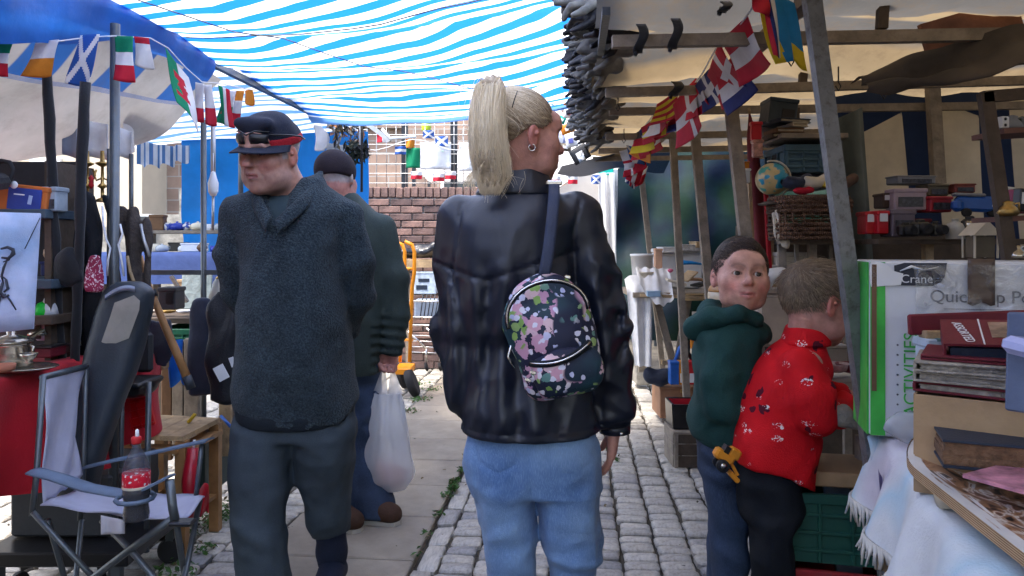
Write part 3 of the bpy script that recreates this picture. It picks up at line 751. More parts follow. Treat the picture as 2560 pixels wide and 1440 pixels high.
one("curtain_post",MB().bar(at(2330,200,3.3),at(2346,460,3.3),.05,.04,up=(0,1,0)),m_oldwood,"timber post standing before the navy curtain panel","post")
def gs(U,V):
 A=at(2085,300,3.1);B=at(2150,262,3.15);x=A.x+(B.x-A.x)*U+.06*V;z=A.z+.06*U+(.95-A.z)*V
 return x,3.1+.03*np.sin(U*8),z
tag(np_sheet("grey_sheet",gs,12,12,M("grey_green_sheet",(.12,.14,.13),rough=.8,transl=.15)),"grey-green sheet hanging beside the cream curtain panel","sheet")
tag(np_sheet("back_or_blocking_sheet",lambda U,V:(2.95+0*U+.04*np.sin(U*30),-2.4+9.0*U,1.95-1.9*V),80,6,M("navy_back_sheet",(.015,.025,.05),rough=.8,transl=.1)),"navy sheet closing the far side of the right stall","sheet")
m_roll=M("rolled_dark_canvas",(.085,.07,.055),rough=.85,var=.35,scale=6,bump=.5,bscale=18)
def roll(U,V):
 A=np.array(at(2125,205,2.35));B=np.array(at(2700,10,1.95));C_=np.array(at(2160,232,2.3));D=np.array(at(2700,150,1.9))
 P_=(A[:,None,None]*(1-U)+B[:,None,None]*U)*(1-V)+(C_[:,None,None]*(1-U)+D[:,None,None]*U)*V;w=np.sin(V*np.pi)
 return P_[0],P_[1]-.05*w-.02*np.sin(V*9+U*3),P_[2]-.035*w*np.sin(np.clip(U*3,0,1.57))+.012*np.sin(V*11+U*5)+.012*vnoise(U*7,V*4,0*U)
tag(np_sheet("slung_tarpaulin",roll,50,24,m_roll),"dark brown folded tarpaulin slung under the right stall roof","tarpaulin")
one("wooden_board",MB().box(at(2430,80,2.25),(.30,.02,.13),rotm(0,math.radians(-16),0)),M("red_brown_ply",(.20,.085,.05),rough=.7,var=.35,bump=.3),"reddish plywood board tucked above the rolled tarpaulin","board")
tag(np_sheet("back_or_blocking_sheet",lambda U,V:(-2.9+0*U+.04*np.sin(U*30),-5.0+6.2*U,1.5-1.45*V),60,6,M("dark_blocking_sheet",(.03,.035,.05),rough=.8,transl=.1)),"unseen dark sheet added at the left behind the camera to hold back light","sheet")  # added out of view so less light arrives from behind the camera
lit=MB();m_bits=[M("grey_litter",(.3,.29,.27),rough=.8),m_weed2,M("dark_grit",(.05,.045,.04),rough=.9)]
for _ in range(420):
 s__=r5.uniform(-2.2,1.5);t__=r5.uniform(-.3,4.2);c_=lane(s__,t__,.006+r5.random()*.006);L_=r5.uniform(.003,.011);R_=rotm(r5.uniform(-.4,.4),r5.uniform(-.4,.4),r5.uniform(0,6));lit._add([R_@Vector(k)+c_ for k in((-L_,-L_*.5,0),(L_,-L_*.3,0),(L_*.7,L_*.6,.002),(-L_*.6,L_*.5,0))],[(0,1,2,3)],r5.randrange(3))
stuff(tag(lit.build("litter",m_bits),"scattered grit, leaf bits and litter on the paving","litter"))
def skin_mat(name):
 m,nt,out=nodes_of(name);a=attr(nt,"Col");tc=N(nt,"ShaderNodeTexCoord")
 n=N(nt,"ShaderNodeTexNoise",Scale=45.0,Detail=5.0);nt.links.new(tc.outputs["Object"],n.inputs["Vector"])
 c=mixcol(nt,1.0,a.outputs["Color"],ramp(nt,n.outputs["Fac"],[(.3,(.80,.73,.72)),(.7,(1.12,1.09,1.07))]),'MULTIPLY')
 p=N(nt,"ShaderNodeBsdfPrincipled",Roughness=.5);p.inputs["Subsurface Weight"].default_value=.12;p.inputs["Subsurface Radius"].default_value=(.9,.35,.2);p.inputs["Subsurface Scale"].default_value=.006
 p.inputs["Specular IOR Level"].default_value=.4;nt.links.new(c,p.inputs["Base Color"])
 b=N(nt,"ShaderNodeBump",Strength=.4,Distance=.003);n2=N(nt,"ShaderNodeTexNoise",Scale=260.0,Detail=3.0);nt.links.new(tc.outputs["Object"],n2.inputs["Vector"]);nt.links.new(n2.outputs["Fac"],b.inputs["Height"]);nt.links.new(b.outputs[0],p.inputs["Normal"])
 nt.links.new(p.outputs[0],out.inputs[0]);return m
m_skin=skin_mat("skin")
def vcol_mat(name,rough=.5,spec=.4,coat=0):
 m,nt,out=nodes_of(name);a=attr(nt,"Col");p=N(nt,"ShaderNodeBsdfPrincipled",Roughness=rough);p.inputs["Specular IOR Level"].default_value=spec;p.inputs["Coat Weight"].default_value=coat
 nt.links.new(a.outputs["Color"],p.inputs["Base Color"]);nt.links.new(p.outputs[0],out.inputs[0]);return m
m_eye=vcol_mat("eye_surface",.12,.6)
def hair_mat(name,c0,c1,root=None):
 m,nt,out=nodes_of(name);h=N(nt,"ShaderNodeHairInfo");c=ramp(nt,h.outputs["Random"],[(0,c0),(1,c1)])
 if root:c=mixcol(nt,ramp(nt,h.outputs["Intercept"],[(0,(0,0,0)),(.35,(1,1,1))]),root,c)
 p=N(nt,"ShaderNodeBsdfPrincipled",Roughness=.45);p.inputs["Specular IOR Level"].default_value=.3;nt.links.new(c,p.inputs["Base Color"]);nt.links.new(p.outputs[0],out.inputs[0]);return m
class Face:
 """head in its own frame: x to the person's left, face towards -y, z up; placed by centre, rotation, scale"""
 def __init__(s,S,C,R,k,young=0.0):
  s.S,s.C,s.R,s.k,s.y=S,Vector(C),R,k,young
 def w(s,p):return s.C+s.R@(Vector(p)*s.k)
 def e(s,p,r,k=.012,op='+',rot=None):
  s.S.ell(s.w(p),[q*s.k for q in r],(s.R@rot)if rot is not None else s.R,k*s.k,op)
 def c(s,a,b,ra,rb,k=.01,op='+'):s.S.cap(s.w(a),s.w(b),ra*s.k,rb*s.k,k*s.k,op)
 def local(s,P):return((P-np.array(s.C))@np.array(s.R))/s.k
 def head(s,eye_open=.0062,mouth=.0,smile=.0,ears=True,jaw=1.0,nose=1.0,eye=True,wr=0):
  y=s.y
  s.e((0,.018,.038),(.077+.004*y,.097,.083+.006*y));s.e((0,-.02,-.01),(.066+.003*y,.078,.088),.03)
  s.e((0,-.036,-.07+.008*y),(.051*jaw,.052,.042),.03);s.e((0,-.074,-.097+.010*y),(.020*jaw,.018,.018),.025)
  for q in(-1,1):
   s.e((q*.044,-.058,-.018),(.026+.004*y,.026,.026),.03);s.e((q*.046,-.04,-.066),(.018,.028,.022),.03)
  s.e((0,-.082,.05),(.05,.02,.03),.03)
  if y<.5:
   s.c((-.036,-.086,.031),(-.008,-.094,.027),.009,.009,.018);s.c((.036,-.086,.031),(.008,-.094,.027),.009,.009,.018)
  mz=.006*y;s.e((0,-.086,-.052+mz),(.03,.018,.026),.025)
  n=nose
  s.c((0,-.090,.022),(0,-.108-.006*n,-.018+.008*y),.008,.0115*(.9+.1*n),.014);s.e((0,-.114-.004*n,-.022+.007*y),(.0115*n,.011*n,.0095),k=.010)
  for q in(-1,1):
   s.e((q*.0125*n,-.103,-.025+.006*y),(.0075*n,.010,.0075),.007);s.e((q*.0065*n,-.112,-.0335+.006*y),(.0035,.004,.003),.003,'-')
   s.e((q*.0325,-.099,.011),(.019,.014,.0125),.018,'-')if y<.9 else s.e((q*.0325,-.101,.010),(.021,.012,.0135),.02,'-')
   if eye:
    s.e((q*.0315,-.0775,.0105),(.0158+.001*y,.0150+.001*y,.0150+.001*y),.005);s.e((q*.0315,-.0925-.001*y,.0105),(.0128+.0012*y,.010,eye_open),.0025,'-')
  up=.002*smile+mz
  for q in(-1,1):
   s.c((0,-.1065,-.0535+mz),(q*.021,-.096,-.0555+up),.0055,.0032,.006);s.c((0,-.1045,-.0645+mz),(q*.018,-.096,-.0600+up),.0065,.004,.007)
   s.c((0,-.112,-.0585+mz),(q*.0225,-.101,-.0575+up),.0026+mouth,.0018+mouth*.4,.004,'-')
  if ears:
   for q in(-1,1):
    r=rotm(.15,0,q*-.35)
    s.e((q*.080,.008,-.002),(.0085,.019,.031),.006,rot=r);s.e((q*.0795,.006,-.026),(.0075,.010,.011),.006)
    s.e((q*.0885,.003,.001),(.006,.0105,.018),.005,'-',rot=r);s.e((q*.086,.000,.004),(.004,.006,.007),.003,rot=r)
  if wr:
   for q in(-1,1):
    s.c((q*.019,-.106,-.022),(q*.034,-.092,-.058),.0022*wr,.0016*wr,.006,'-');s.c((q*.034,-.09,-.06),(q*.036,-.078,-.085),.0016*wr,.0012*wr,.006,'-')
    s.e((q*.031,-.104,.013),(.02,.014,.011),.012,'-');s.e((q*.0315,-.0775,.0105),(.0158,.0148,.0148),.004);s.e((q*.0315,-.0925,.0095),(.0128,.010,eye_open),.0025,'-')
 def neck(s,base,r=.055):
  s.S.cap(s.w((0,.018,-.045)),base,r*s.k,r*s.k*1.12,.035)
 def eyes(s,parent,gaze,iris=(.06,.035,.02)):
  for q in(-1,1):
   c=s.w((q*.0315,-.0775,.0105));mb=MB();mb.lathe([(1e-4,-1)]+[(math.sin(a),-math.cos(a))for a in[math.pi*i/16 for i in range(1,16)]]+[(1e-4,1)],n=24)
   me=mb.mesh("eye");P=np.array([v.co[:]for v in me.vertices]);g=np.array(s.R@Vector(gaze).normalized());a=np.arccos(np.clip(P@g,-1,1))
   C=np.where((a<.19)[:,None],(.004,.004,.004),np.where((a<.5)[:,None],iris,(.62,.58,.56)));set_col_attr(me,"Col",C)
   F=frame_of(Vector(g));me.transform(F.to_4x4()@Matrix.Scale((.0130+.001*s.y)*s.k,4));P=np.array([v.co[:]for v in me.vertices])/((.0130+.001*s.y)*s.k);a=np.arccos(np.clip(P@g,-1,1))
   C=np.where((a<.28)[:,None],(.004,.004,.004),np.where((a<.60)[:,None],iris,(.50,.46,.44)))
   me.color_attributes["Col"].data.foreach_set("color",np.concatenate([C,np.ones((len(C),1))],1).astype(np.float32).ravel())
   me.transform(Matrix.Translation(c));link("eye",me,parent,True,[m_eye])
 def paint(s,base=(.50,.27,.20),lip=(.42,.13,.11),cheek=(.55,.20,.16),brow=(.06,.035,.02),browz=.033,stub=0.0,ear=(.5,.2,.15),grey=None,browt=.0045,brow_a=1.0,lash=.0,line=1.0):
  def fn(P):
   L=s.local(P);x,y,z=L[:,0],L[:,1],L[:,2];zm=z-.006*s.y;ax=np.abs(x);C=np.tile(np.array(base),(len(P),1))
   def blend(f,c):nonlocal C;f=np.clip(f,0,1)[:,None];C=C*(1-f)+np.array(c)*f
   head=np.exp(-np.maximum(np.sqrt(x**2+y**2+z**2)-.13,0)*60)
   blend(.75*np.exp(-(((ax-.042)/.022)**2+((z+.03)/.022)**2))*(y<-.03),cheek)
   blend(.7*np.exp(-((x/.014)**2+((z+.022)/.012)**2))*(y<-.09),cheek)
   blend(.8*(ax>.076)*(np.abs(z)<.04)*head,ear)
   blend(stub*(y<.0)*np.clip((-.035-z)/.02,0,1)*head,(.33,.24,.21))
   m=(1-np.clip((np.abs(zm+.0585)-(.0085-8*x**2))/.003,0,1))*(ax<.023)*(y<-.088);blend(.85*m,lip)
   blend(.9*np.exp(-((zm+.0583)/(.0017*line))**2)*(ax<.022)*(y<-.085),(.10,.03,.03))
   bz=browz-.010*((ax-.030)/.022)**2+.002
   blend(brow_a*.9*np.clip(1.4-np.abs(z-bz)/browt,0,1)*(ax>.011)*(ax<.052)*(y<-.06),brow)
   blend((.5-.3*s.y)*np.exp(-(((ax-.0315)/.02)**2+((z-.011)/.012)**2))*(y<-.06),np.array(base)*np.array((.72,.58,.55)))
   if lash:blend(lash*np.clip(1.3-np.abs(np.sqrt(((ax-.0315)/.0135)**2+((z-.0105)/.0066)**2)-1)*5,0,1)*(y<-.075)*(z>.006),(.06,.03,.02))
   if grey is not None:blend(grey(x,y,z),(.36,.34,.33))
   return C
  return fn
def face_rot(theta,pitch=0,roll=0):
 """theta: 0 faces the camera, +90 deg faces picture right, 180 faces away; pitch > 0 looks down"""
 return rotm(0,0,math.radians(theta))@rotm(math.radians(pitch),0,0)@rotm(0,math.radians(roll),0)
def rowf(d,c0=0.0,sx=1.0):
 k=d/FPX;X=lambda q:c0+(q-c0)*sx
 def f(rows,dy=0.0):
  return[(EYE-(y-HOR)*k,((X(l)+X(r))/2-1280)*k,d+dy+cy,(r-l)/2*k*sx,ry)for(y,l,r,cy,ry)in rows]
 def p(px,py,dy=0.0):return((X(px)-1280)*k,d+dy,EYE-(py-HOR)*k)
 return f,p
def hand(S,wrist,dirv,palmn,k=1.0,curl=.6,fist=False):
 """palm with four fingers and a thumb; dirv: along the hand, palmn: the way the palm faces"""
 w=Vector(wrist);d=Vector(dirv).normalized();n=Vector(palmn).normalized();n=(n-d*n.dot(d)).normalized();sd_=d.cross(n)
 P=lambda a,b,c:w+(d*a+sd_*b+n*c)*k
 for b in(-.026,-.009,.009,.026):S.cap(P(.0,b*.6,0),P(.085,b,0),.016*k,.0125*k,.012*k)
 for i,(b,L)in enumerate(((-.029,.060),(-.010,.075),(.010,.078),(.029,.068))):
  a0=P(.085,b,0);c=curl*(1.9 if fist else 1)
  p1=a0+(d*math.cos(c*.6)+n*math.sin(c*.6))*L*.45*k;p2=p1+(d*math.cos(c*1.6)+n*math.sin(c*1.6))*L*.32*k;p3=p2+(d*math.cos(c*2.4)+n*math.sin(c*2.4))*L*.25*k
  S.path([a0,p1,p2,p3],[.0098*k,.0092*k,.0084*k,.0072*k],.004*k)
 S.path([P(.015,.026,.006),P(.045,.048,.014),P(.07,.054 if not fist else .04,.026),P(.09,.05 if not fist else .02,.036)],[.014*k,.0115*k,.0098*k,.0085*k],.006*k)
def cloth_mat(name,c,c2=None,rough=.8,bscale=300,bump=.3,var=.2,scale=6,sheen=.0,spec=.25,fleck=0):
 def cf(nt,tc):
  n=N(nt,"ShaderNodeTexNoise",Scale=bscale,Detail=3.0,Roughness=.7);nt.links.new(tc.outputs["Object"],n.inputs["Vector"])
  return ramp(nt,n.outputs["Fac"],[(.38,c),(.66,c2 or c)])
 return M(name,c,rough=rough,var=var,scale=scale,bump=bump,bscale=bscale,sheen=sheen,spec=spec,colfn=cf)
m_fleece=cloth_mat("dark_fleece",(.010,.018,.026),(.044,.066,.080),rough=.95,bscale=170,bump=1.0,var=.25,scale=14,sheen=.08)
m_trous=cloth_mat("slate_trousers",(.030,.042,.054),(.052,.068,.082),bscale=500,bump=.12)
m_teeteal=cloth_mat("teal_tee",(.03,.05,.06),(.04,.062,.072),bscale=400)
def denimcol(c,c2,wear):
 def f(nt,tc):
  n=N(nt,"ShaderNodeTexNoise",Scale=5.0,Detail=4.0);nt.links.new(tc.outputs["Object"],n.inputs["Vector"])
  mp=N(nt,"ShaderNodeMapping");mp.inputs["Scale"].default_value=(1,1,.12);nt.links.new(tc.outputs["Object"],mp.inputs["Vector"])
  t=N(nt,"ShaderNodeTexNoise",Scale=700.0,Detail=3.0);nt.links.new(mp.outputs[0],t.inputs["Vector"])
  a=ramp(nt,n.outputs["Fac"],[(.35,c),(.7,c2)]);return mixcol(nt,ramp(nt,t.outputs["Fac"],[(.45,(0,0,0)),(.75,(wear,)*3)]),a,tuple(min(1,q*1.7+.05)for q in c2))
 return f
m_denim=M("blue_denim",(.1,.2,.4),rough=.8,var=.12,scale=8,bump=.25,bscale=400,sheen=.15,colfn=denimcol((.065,.14,.31),(.20,.32,.50),.25))
m_denimd=M("dark_denim",(.02,.035,.075),rough=.8,var=.2,scale=8,bump=.25,bscale=400,colfn=denimcol((.014,.026,.055),(.03,.055,.11),.35))
def leatherbump(nt,tc):
 mp=N(nt,"ShaderNodeMapping");mp.inputs["Scale"].default_value=(1.2,1,.6);nt.links.new(tc.outputs["Object"],mp.inputs["Vector"])
 a=N(nt,"ShaderNodeTexNoise",Scale=11.0,Detail=2.0,Distortion=.8);nt.links.new(mp.outputs[0],a.inputs["Vector"])
 b=N(nt,"ShaderNodeTexNoise",Scale=240.0,Detail=2.0);nt.links.new(tc.outputs["Object"],b.inputs["Vector"])
 return math_(nt,'ADD',a.outputs["Fac"],math_(nt,'MULTIPLY',b.outputs["Fac"],.06))
m_leather=M("black_leather",(.0075,.0105,.021),rough=.40,var=.2,bump=.30,bumpfn=leatherbump,spec=.55)
m_green=cloth_mat("green_hoodie_cotton",(.010,.044,.042),(.018,.062,.058),bscale=350,bump=.25)
m_olive=cloth_mat("olive_jacket",(.026,.040,.037),(.042,.058,.053),bscale=260,bump=.25,rough=.7)
m_blk=cloth_mat("black_trouser_cloth",(.006,.008,.012),(.012,.015,.02),bscale=400,bump=.2)
m_capn=cloth_mat("navy_cap_cotton",(.014,.017,.03),(.024,.028,.045),bscale=350,bump=.2)
m_redb=cloth_mat("red_band",(.33,.012,.02),(.45,.02,.03),bscale=300)
m_shoe=M("brown_suede",(.06,.028,.016),rough=.8,bump=.3,bscale=200)
m_sole=M("pale_sole",(.5,.47,.42),rough=.7,bump=.2)
m_sock=cloth_mat("navy_sock",(.01,.014,.03),(.016,.022,.045),bscale=300)
m_blackp=M("black_plastic",(.012,.012,.013),rough=.3,bump=.05,spec=.5)
m_silver=M("zip_metal",(.62,.6,.58),rough=.25,metal=1.0,bump=.05)
W3=lambda x,y,z,f,s=0.0:vnoise(x*f+s,y*f+s*1.3,z*f+s*.7)
def shoe(parent,heel,dirv,k=1.0,name="shoe",mt=None):
 d=Vector((dirv[0],dirv[1],0)).normalized();h=Vector((heel[0],heel[1],0));sd_=d.cross(Vector((0,0,1)))
 S=Sdf(np.array(h)-.34*k-.02,np.array(h)+.34*k,.007)
 a=h+Vector((0,0,.05*k))
 S.cap(a,a+d*.07*k+Vector((0,0,.03*k)),.042*k,.043*k,.03);S.path([a,a+d*.12*k,a+d*.2*k-Vector((0,0,.006))],[.042*k,.046*k,.042*k],.03,flat=((0,0,1),.95))
 S.halfspace((0,0,-1),-.024*k);o=S.build(name,mt or m_shoe,parent)
 mb=MB();prof=[(-.045,.0),(-.03,.034),(.05,.038),(.13,.047),(.2,.044),(.238,.02),(.245,0),(.238,-.02),(.2,-.044),(.13,-.047),(.05,-.038),(-.03,-.034)]
 vs=[];n=len(prof)
 for z in(0.003,.026*k):vs+=[h+d*p*k+sd_*q*k+Vector((0,0,z))for p,q in prof]
 mb._add(vs,[tuple(range(n)),tuple(range(2*n-1,n-1,-1))]+[(i,(i+1)%n,n+(i+1)%n,n+i)for i in range(n)]);mb.build("sole",m_sole,o)
 return o
def scalp_points(F,n,keep,rs):
 """random points on the cranium in head coordinates where keep(l) holds"""
 out=[]
 while len(out)<n:
  v=rs.normal(size=(n,3));v/=np.linalg.norm(v,axis=1)[:,None];p=v*np.array((.079+.004*F.y,.099,.085+.006*F.y))+np.array((0,.018,.038))
  p=p[keep(p)];out+=list(zip(p,v[:len(p)]if False else(p-np.array((0,.018,.038)))/np.array((.079,.099,.088))))
 return out[:n]
def to_w(F,A):return A@np.array(F.R).T*F.k+np.array(F.C)
def man_front():
 d0=2.6;rows,p=rowf(d0);C=Vector(p(700,394,-.10));R=face_rot(-21,12,4)
 lo=(-1.10,2.18,.02);hi=(-.44,3.1,1.74)
 S=Sdf(lo,hi,.014,(((C.x-.11,C.x+.11,.0036),),((C.y-.15,C.y+.13,.0036),),((C.z-.16,C.z+.05,.0036),)))
 F=Face(S,C,R,1.03);F.head(eye_open=.0046,jaw=1.1,nose=1.3,wr=2.0,smile=-1.2);F.e((0,-.045,-.10),(.042,.042,.022),.03);[F.e((q*.05,-.035,-.075),(.022,.035,.03),.03)for q in(-1,1)];F.neck(p(738,520,0),.064)
 S.loft(rows([(1060,630,850,0,.11),(900,630,850,0,.12),(700,620,850,-.02,.10),(560,630,840,-.03,.08),(505,660,810,-.02,.06)]),.03)
 for q,sh,el,wr in((-1,(600,530),(590,730),(690,880)),(1,(870,540),(872,730),(790,880))):
  S.path([p(*sh),p(*el,.08),p(*wr,.17)],[.04,.03,.024],.03)
  hand(S,p(*wr,.17),(-q*.7,.1,-.5),(0,1,.2),1.0,.5)
 S.path([p(665,1080,-.02),p(680,1260,-.07),p(690,1420,-.1),p(690,1520,-.06)],[.06,.045,.03,.03],.03);S.path([p(815,1080,0),p(810,1240,.05),p(808,1330,.10),p(806,1420,.14)],[.06,.045,.03,.03],.03)
 o=S.build("person",m_skin,smooth=0,paint=F.paint(base=(.45,.25,.19),cheek=(.50,.19,.15),brow=(.13,.10,.085),stub=.35,lip=(.30,.10,.09),brow_a=.65,lash=.8,line=1.5,grey=lambda x,y,z:.85*np.clip((np.abs(x)-.055)/.01,0,1)*(z>-.012)*(y>-.035)*(np.sqrt(x*x+y*y+z*z)<.14)*(np.abs(x)<.0765)))
 tag(o,"person in dark fleece jumper and navy cap walking with hands behind the back","person")
 F.eyes(o,(-.1,-1,-.25),(.08,.09,.1))
 S=Sdf((-1.16,2.2,.58),(-.40,3.05,1.60),.0105)
 S.loft(rows([(1062,602,885,0,.150),(1000,592,888,0,.165),(900,592,880,-.01,.175),(800,600,872,-.02,.17),(700,616,858,-.03,.155),(600,606,866,-.035,.142),(545,590,880,-.035,.128),(505,600,868,-.032,.11),(475,640,838,-.03,.09),(455,676,812,-.03,.072),(440,696,802,-.025,.066)]),.03)
 for q in(((604,542,-.01),(584,640,.0),(580,730,.045),(640,830,.16),(720,880,.2)),((862,548,-.01),(886,650,.0),(884,740,.05),(830,830,.16),(760,880,.2))):
  S.path([p(*a)for a in q],[.072,.066,.062,.056,.05],.022)
 S.path([p(800,436,.0),p(800,462,-.05),p(772,505,-.115),p(740,552,-.155)],[.017,.019,.018,.012],.02);S.path([p(672,470,-.07),p(688,505,-.13),p(720,550,-.155)],[.013,.014,.011],.02)
 S.halfspace((0,.30,-1),-.705+.30*2.6)
 S.disp(lambda x,y,z:.010*W3(x,y,z*.8,7)+.009*ridge(x*9+z*4,y*6,z*3.5-x*3)+.004*ridge(x*14-z*8,y*10,z*9)+.002*W3(x,y,z,40,1))
 S.cap(p(735,420,-.06),p(722,490,-.14),.060,.036,.008,'-');S.cap(p(722,485,-.14),p(728,554,-.166),.050,.018,.005,'-');S.cap(p(728,556,-.178),p(742,740,-.205),.0065,.003,.004,'-')
 S.build("jumper",m_fleece,o)
 rib=Sdf((-1.05,2.2,.56),(-.5,2.9,.82),.009);rib.loft([(z,cx,cy,rx-.004,ry-.004)for z,cx,cy,rx,ry in rows([(1068,604,884,0,.148),(1050,598,887,0,.158),(960,593,886,0,.166)])],.01)
 rib.halfspace((0,.30,-1),-.690+.30*2.6);rib.halfspace((0,-.30,1),.747-.30*2.6);rib.build("hem_band",M("fleece_band",(.008,.013,.019),rough=.9,bump=.3,bscale=250),o)
 for cp_ in([(800,448,.02),(800,474,-.06),(776,514,-.132),(733,566,-.182)],[(664,462,-.03),(674,486,-.09),(694,520,-.145),(724,562,-.182)]):
  W_=[Vector(p(*a))for a in cp_];sgn=1 if cp_[0][0]>735 else-1;mb=MB()
  def flap(u,v):q=v*3;i=min(int(q),2);c_=W_[i].lerp(W_[i+1],q-i);wd=.026*(1-.55*v);return c_+Vector((sgn*wd*u*1.0,-.010-.016*math.sin(u*2.2),.014*(1-u)-.030*u*u))
  mb.grid(flap,8,20,thick=.005*sgn);mb.build("collar",m_fleece,o)
 T=Sdf((-.95,2.3,1.22),(-.60,2.8,1.52),.008);T.loft(rows([(640,640,830,-.045,.115),(560,640,830,-.045,.105),(505,655,820,-.04,.083),(492,670,810,-.04,.07)]),.02);T.build("tee_shirt",m_teeteal,o,smooth=2)
 S=Sdf((-1.06,2.3,.04),(-.5,3.12,.95),.0105)
 S.loft(rows([(930,600,880,0,.135),(1040,592,888,0,.145),(1090,590,888,0,.14)]),.02)
 S.loft([(z,cx,cy-.02,rx,ry)for z,cx,cy,rx,ry in rows([(1050,590,745,0,.125),(1120,592,738,-.01,.12),(1220,602,732,-.05,.105),(1320,612,735,-.08,.095),(1400,618,742,-.09,.09),(1440,628,748,-.09,.088),(1470,630,748,-.09,.088)])],.02)
 S.loft([(z,cx,cy,rx,ry)for z,cx,cy,rx,ry in rows([(1050,738,888,0,.125),(1120,742,884,.0,.12),(1200,744,872,.03,.11),(1270,748,862,.06,.10),(1330,756,856,.09,.09),(1362,764,852,.11,.085)])],.02)
 S.disp(lambda x,y,z:.009*vnoise(x*6,y*6,z*9)+.012*ridge(x*6+z*8,y*5,z*8-x*4)*np.clip(1.3-z*1.5,.25,1)+.004*W3(x,y,z,34,2))
 S.build("trousers",m_trous,o)
 S=Sdf((-.83,2.5,.0),(-.56,3.0,.33),.008);S.path([p(810,1335,.10),p(806,1420,.14),p(804,1450,.15)],[.056,.054,.052],.02);S.disp(lambda x,y,z:.004*vnoise(x*10,y*10,z*40));S.build("sock",m_sock,o)
 shoe(o,(p(806,1400)[0],2.78,0),(.05,-1),1.0,"shoe",m_sock);shoe(o,(p(690,1400)[0],2.56,0),(-.1,-1),1.0,"shoe",m_sock)
 def cp(l):return F.w(l)
 S=Sdf(np.array(C)-(.2,.2,.06),np.array(C)+(.2,.2,.21),.005)
 S.ell(F.w((0,.016,.052)),(.090,.108,.074),R,.01);S.ell(F.w((0,-.012,.098)),(.074,.078,.040),R@rotm(math.radians(12),0,0),.03);S.cap(F.w((-.055,-.075,.105)),F.w((.055,-.075,.105)),.016,.016,.03)
 nrm=R@Vector((0,.12,-1));S.halfspace(nrm,nrm.normalized().dot(F.w((0,0,.046))));S.disp(lambda x,y,z:.003*W3(x,y,z,18));cap_o=S.build("cap",m_capn,o,smooth=2)
 S=Sdf(np.array(C)-(.2,.2,.08),np.array(C)+(.2,.2,.2),.005);S.ell(F.w((0,.016,.046)),(.0925,.1105,.078),R,.01)
 S.halfspace(nrm,nrm.normalized().dot(F.w((0,0,.030))));nn=-nrm;S.halfspace(nn,nn.normalized().dot(F.w((0,0,.060))));S.build("band",m_redb,cap_o)
 mb=MB()
 def peak(u,v):
  a=(u-.5)*math.pi*.86;r0=Vector((.093*math.sin(a),.016-.108*math.cos(a),.034));ext=.062*math.cos(a)**.8*v
  return F.w(r0+Vector((.25*ext*math.sin(a),-ext,-.012*v-.010*abs(math.sin(a))*v)))
 mb.grid(peak,20,8,thick=-.004);mb.build("peak",m_capn,cap_o)
 seam=MB().tube([F.w((math.sin(a)*.0,.016-.103*math.cos(a),.06+.078*math.sin(a)))for a in[.5+i*.2 for i in range(11)]],.002,5)
 seam.build("button_seam",m_capn,cap_o)
 g=thing("sunglasses","black sunglasses pushed up on the navy cap of the walking man","sunglasses",F.w((0,-.11,.06)))
 for q in(-1,1):
  mb=MB();mb.grid(lambda u,v:F.w((q*(.010+.052*u),-.106+.028*u*u-.006*math.sin(v*3.1),.042+.036*v*(1-.2*u))),8,6,thick=.002);mb.build("lens",m_blackp,g)
  MB().tube([F.w((q*.062,-.078,.07)),F.w((q*.092,-.03,.066)),F.w((q*.099,.03,.058)),F.w((q*.096,.055,.046))],.0032,6).build("temple",m_blackp,g)
 MB().tube([F.w((-.062,-.078,.078)),F.w((-.03,-.104,.082)),F.w((0,-.110,.07)),F.w((.03,-.104,.082)),F.w((.062,-.078,.078))],.003,6).build("brow_bar",m_blackp,g)
man_front()
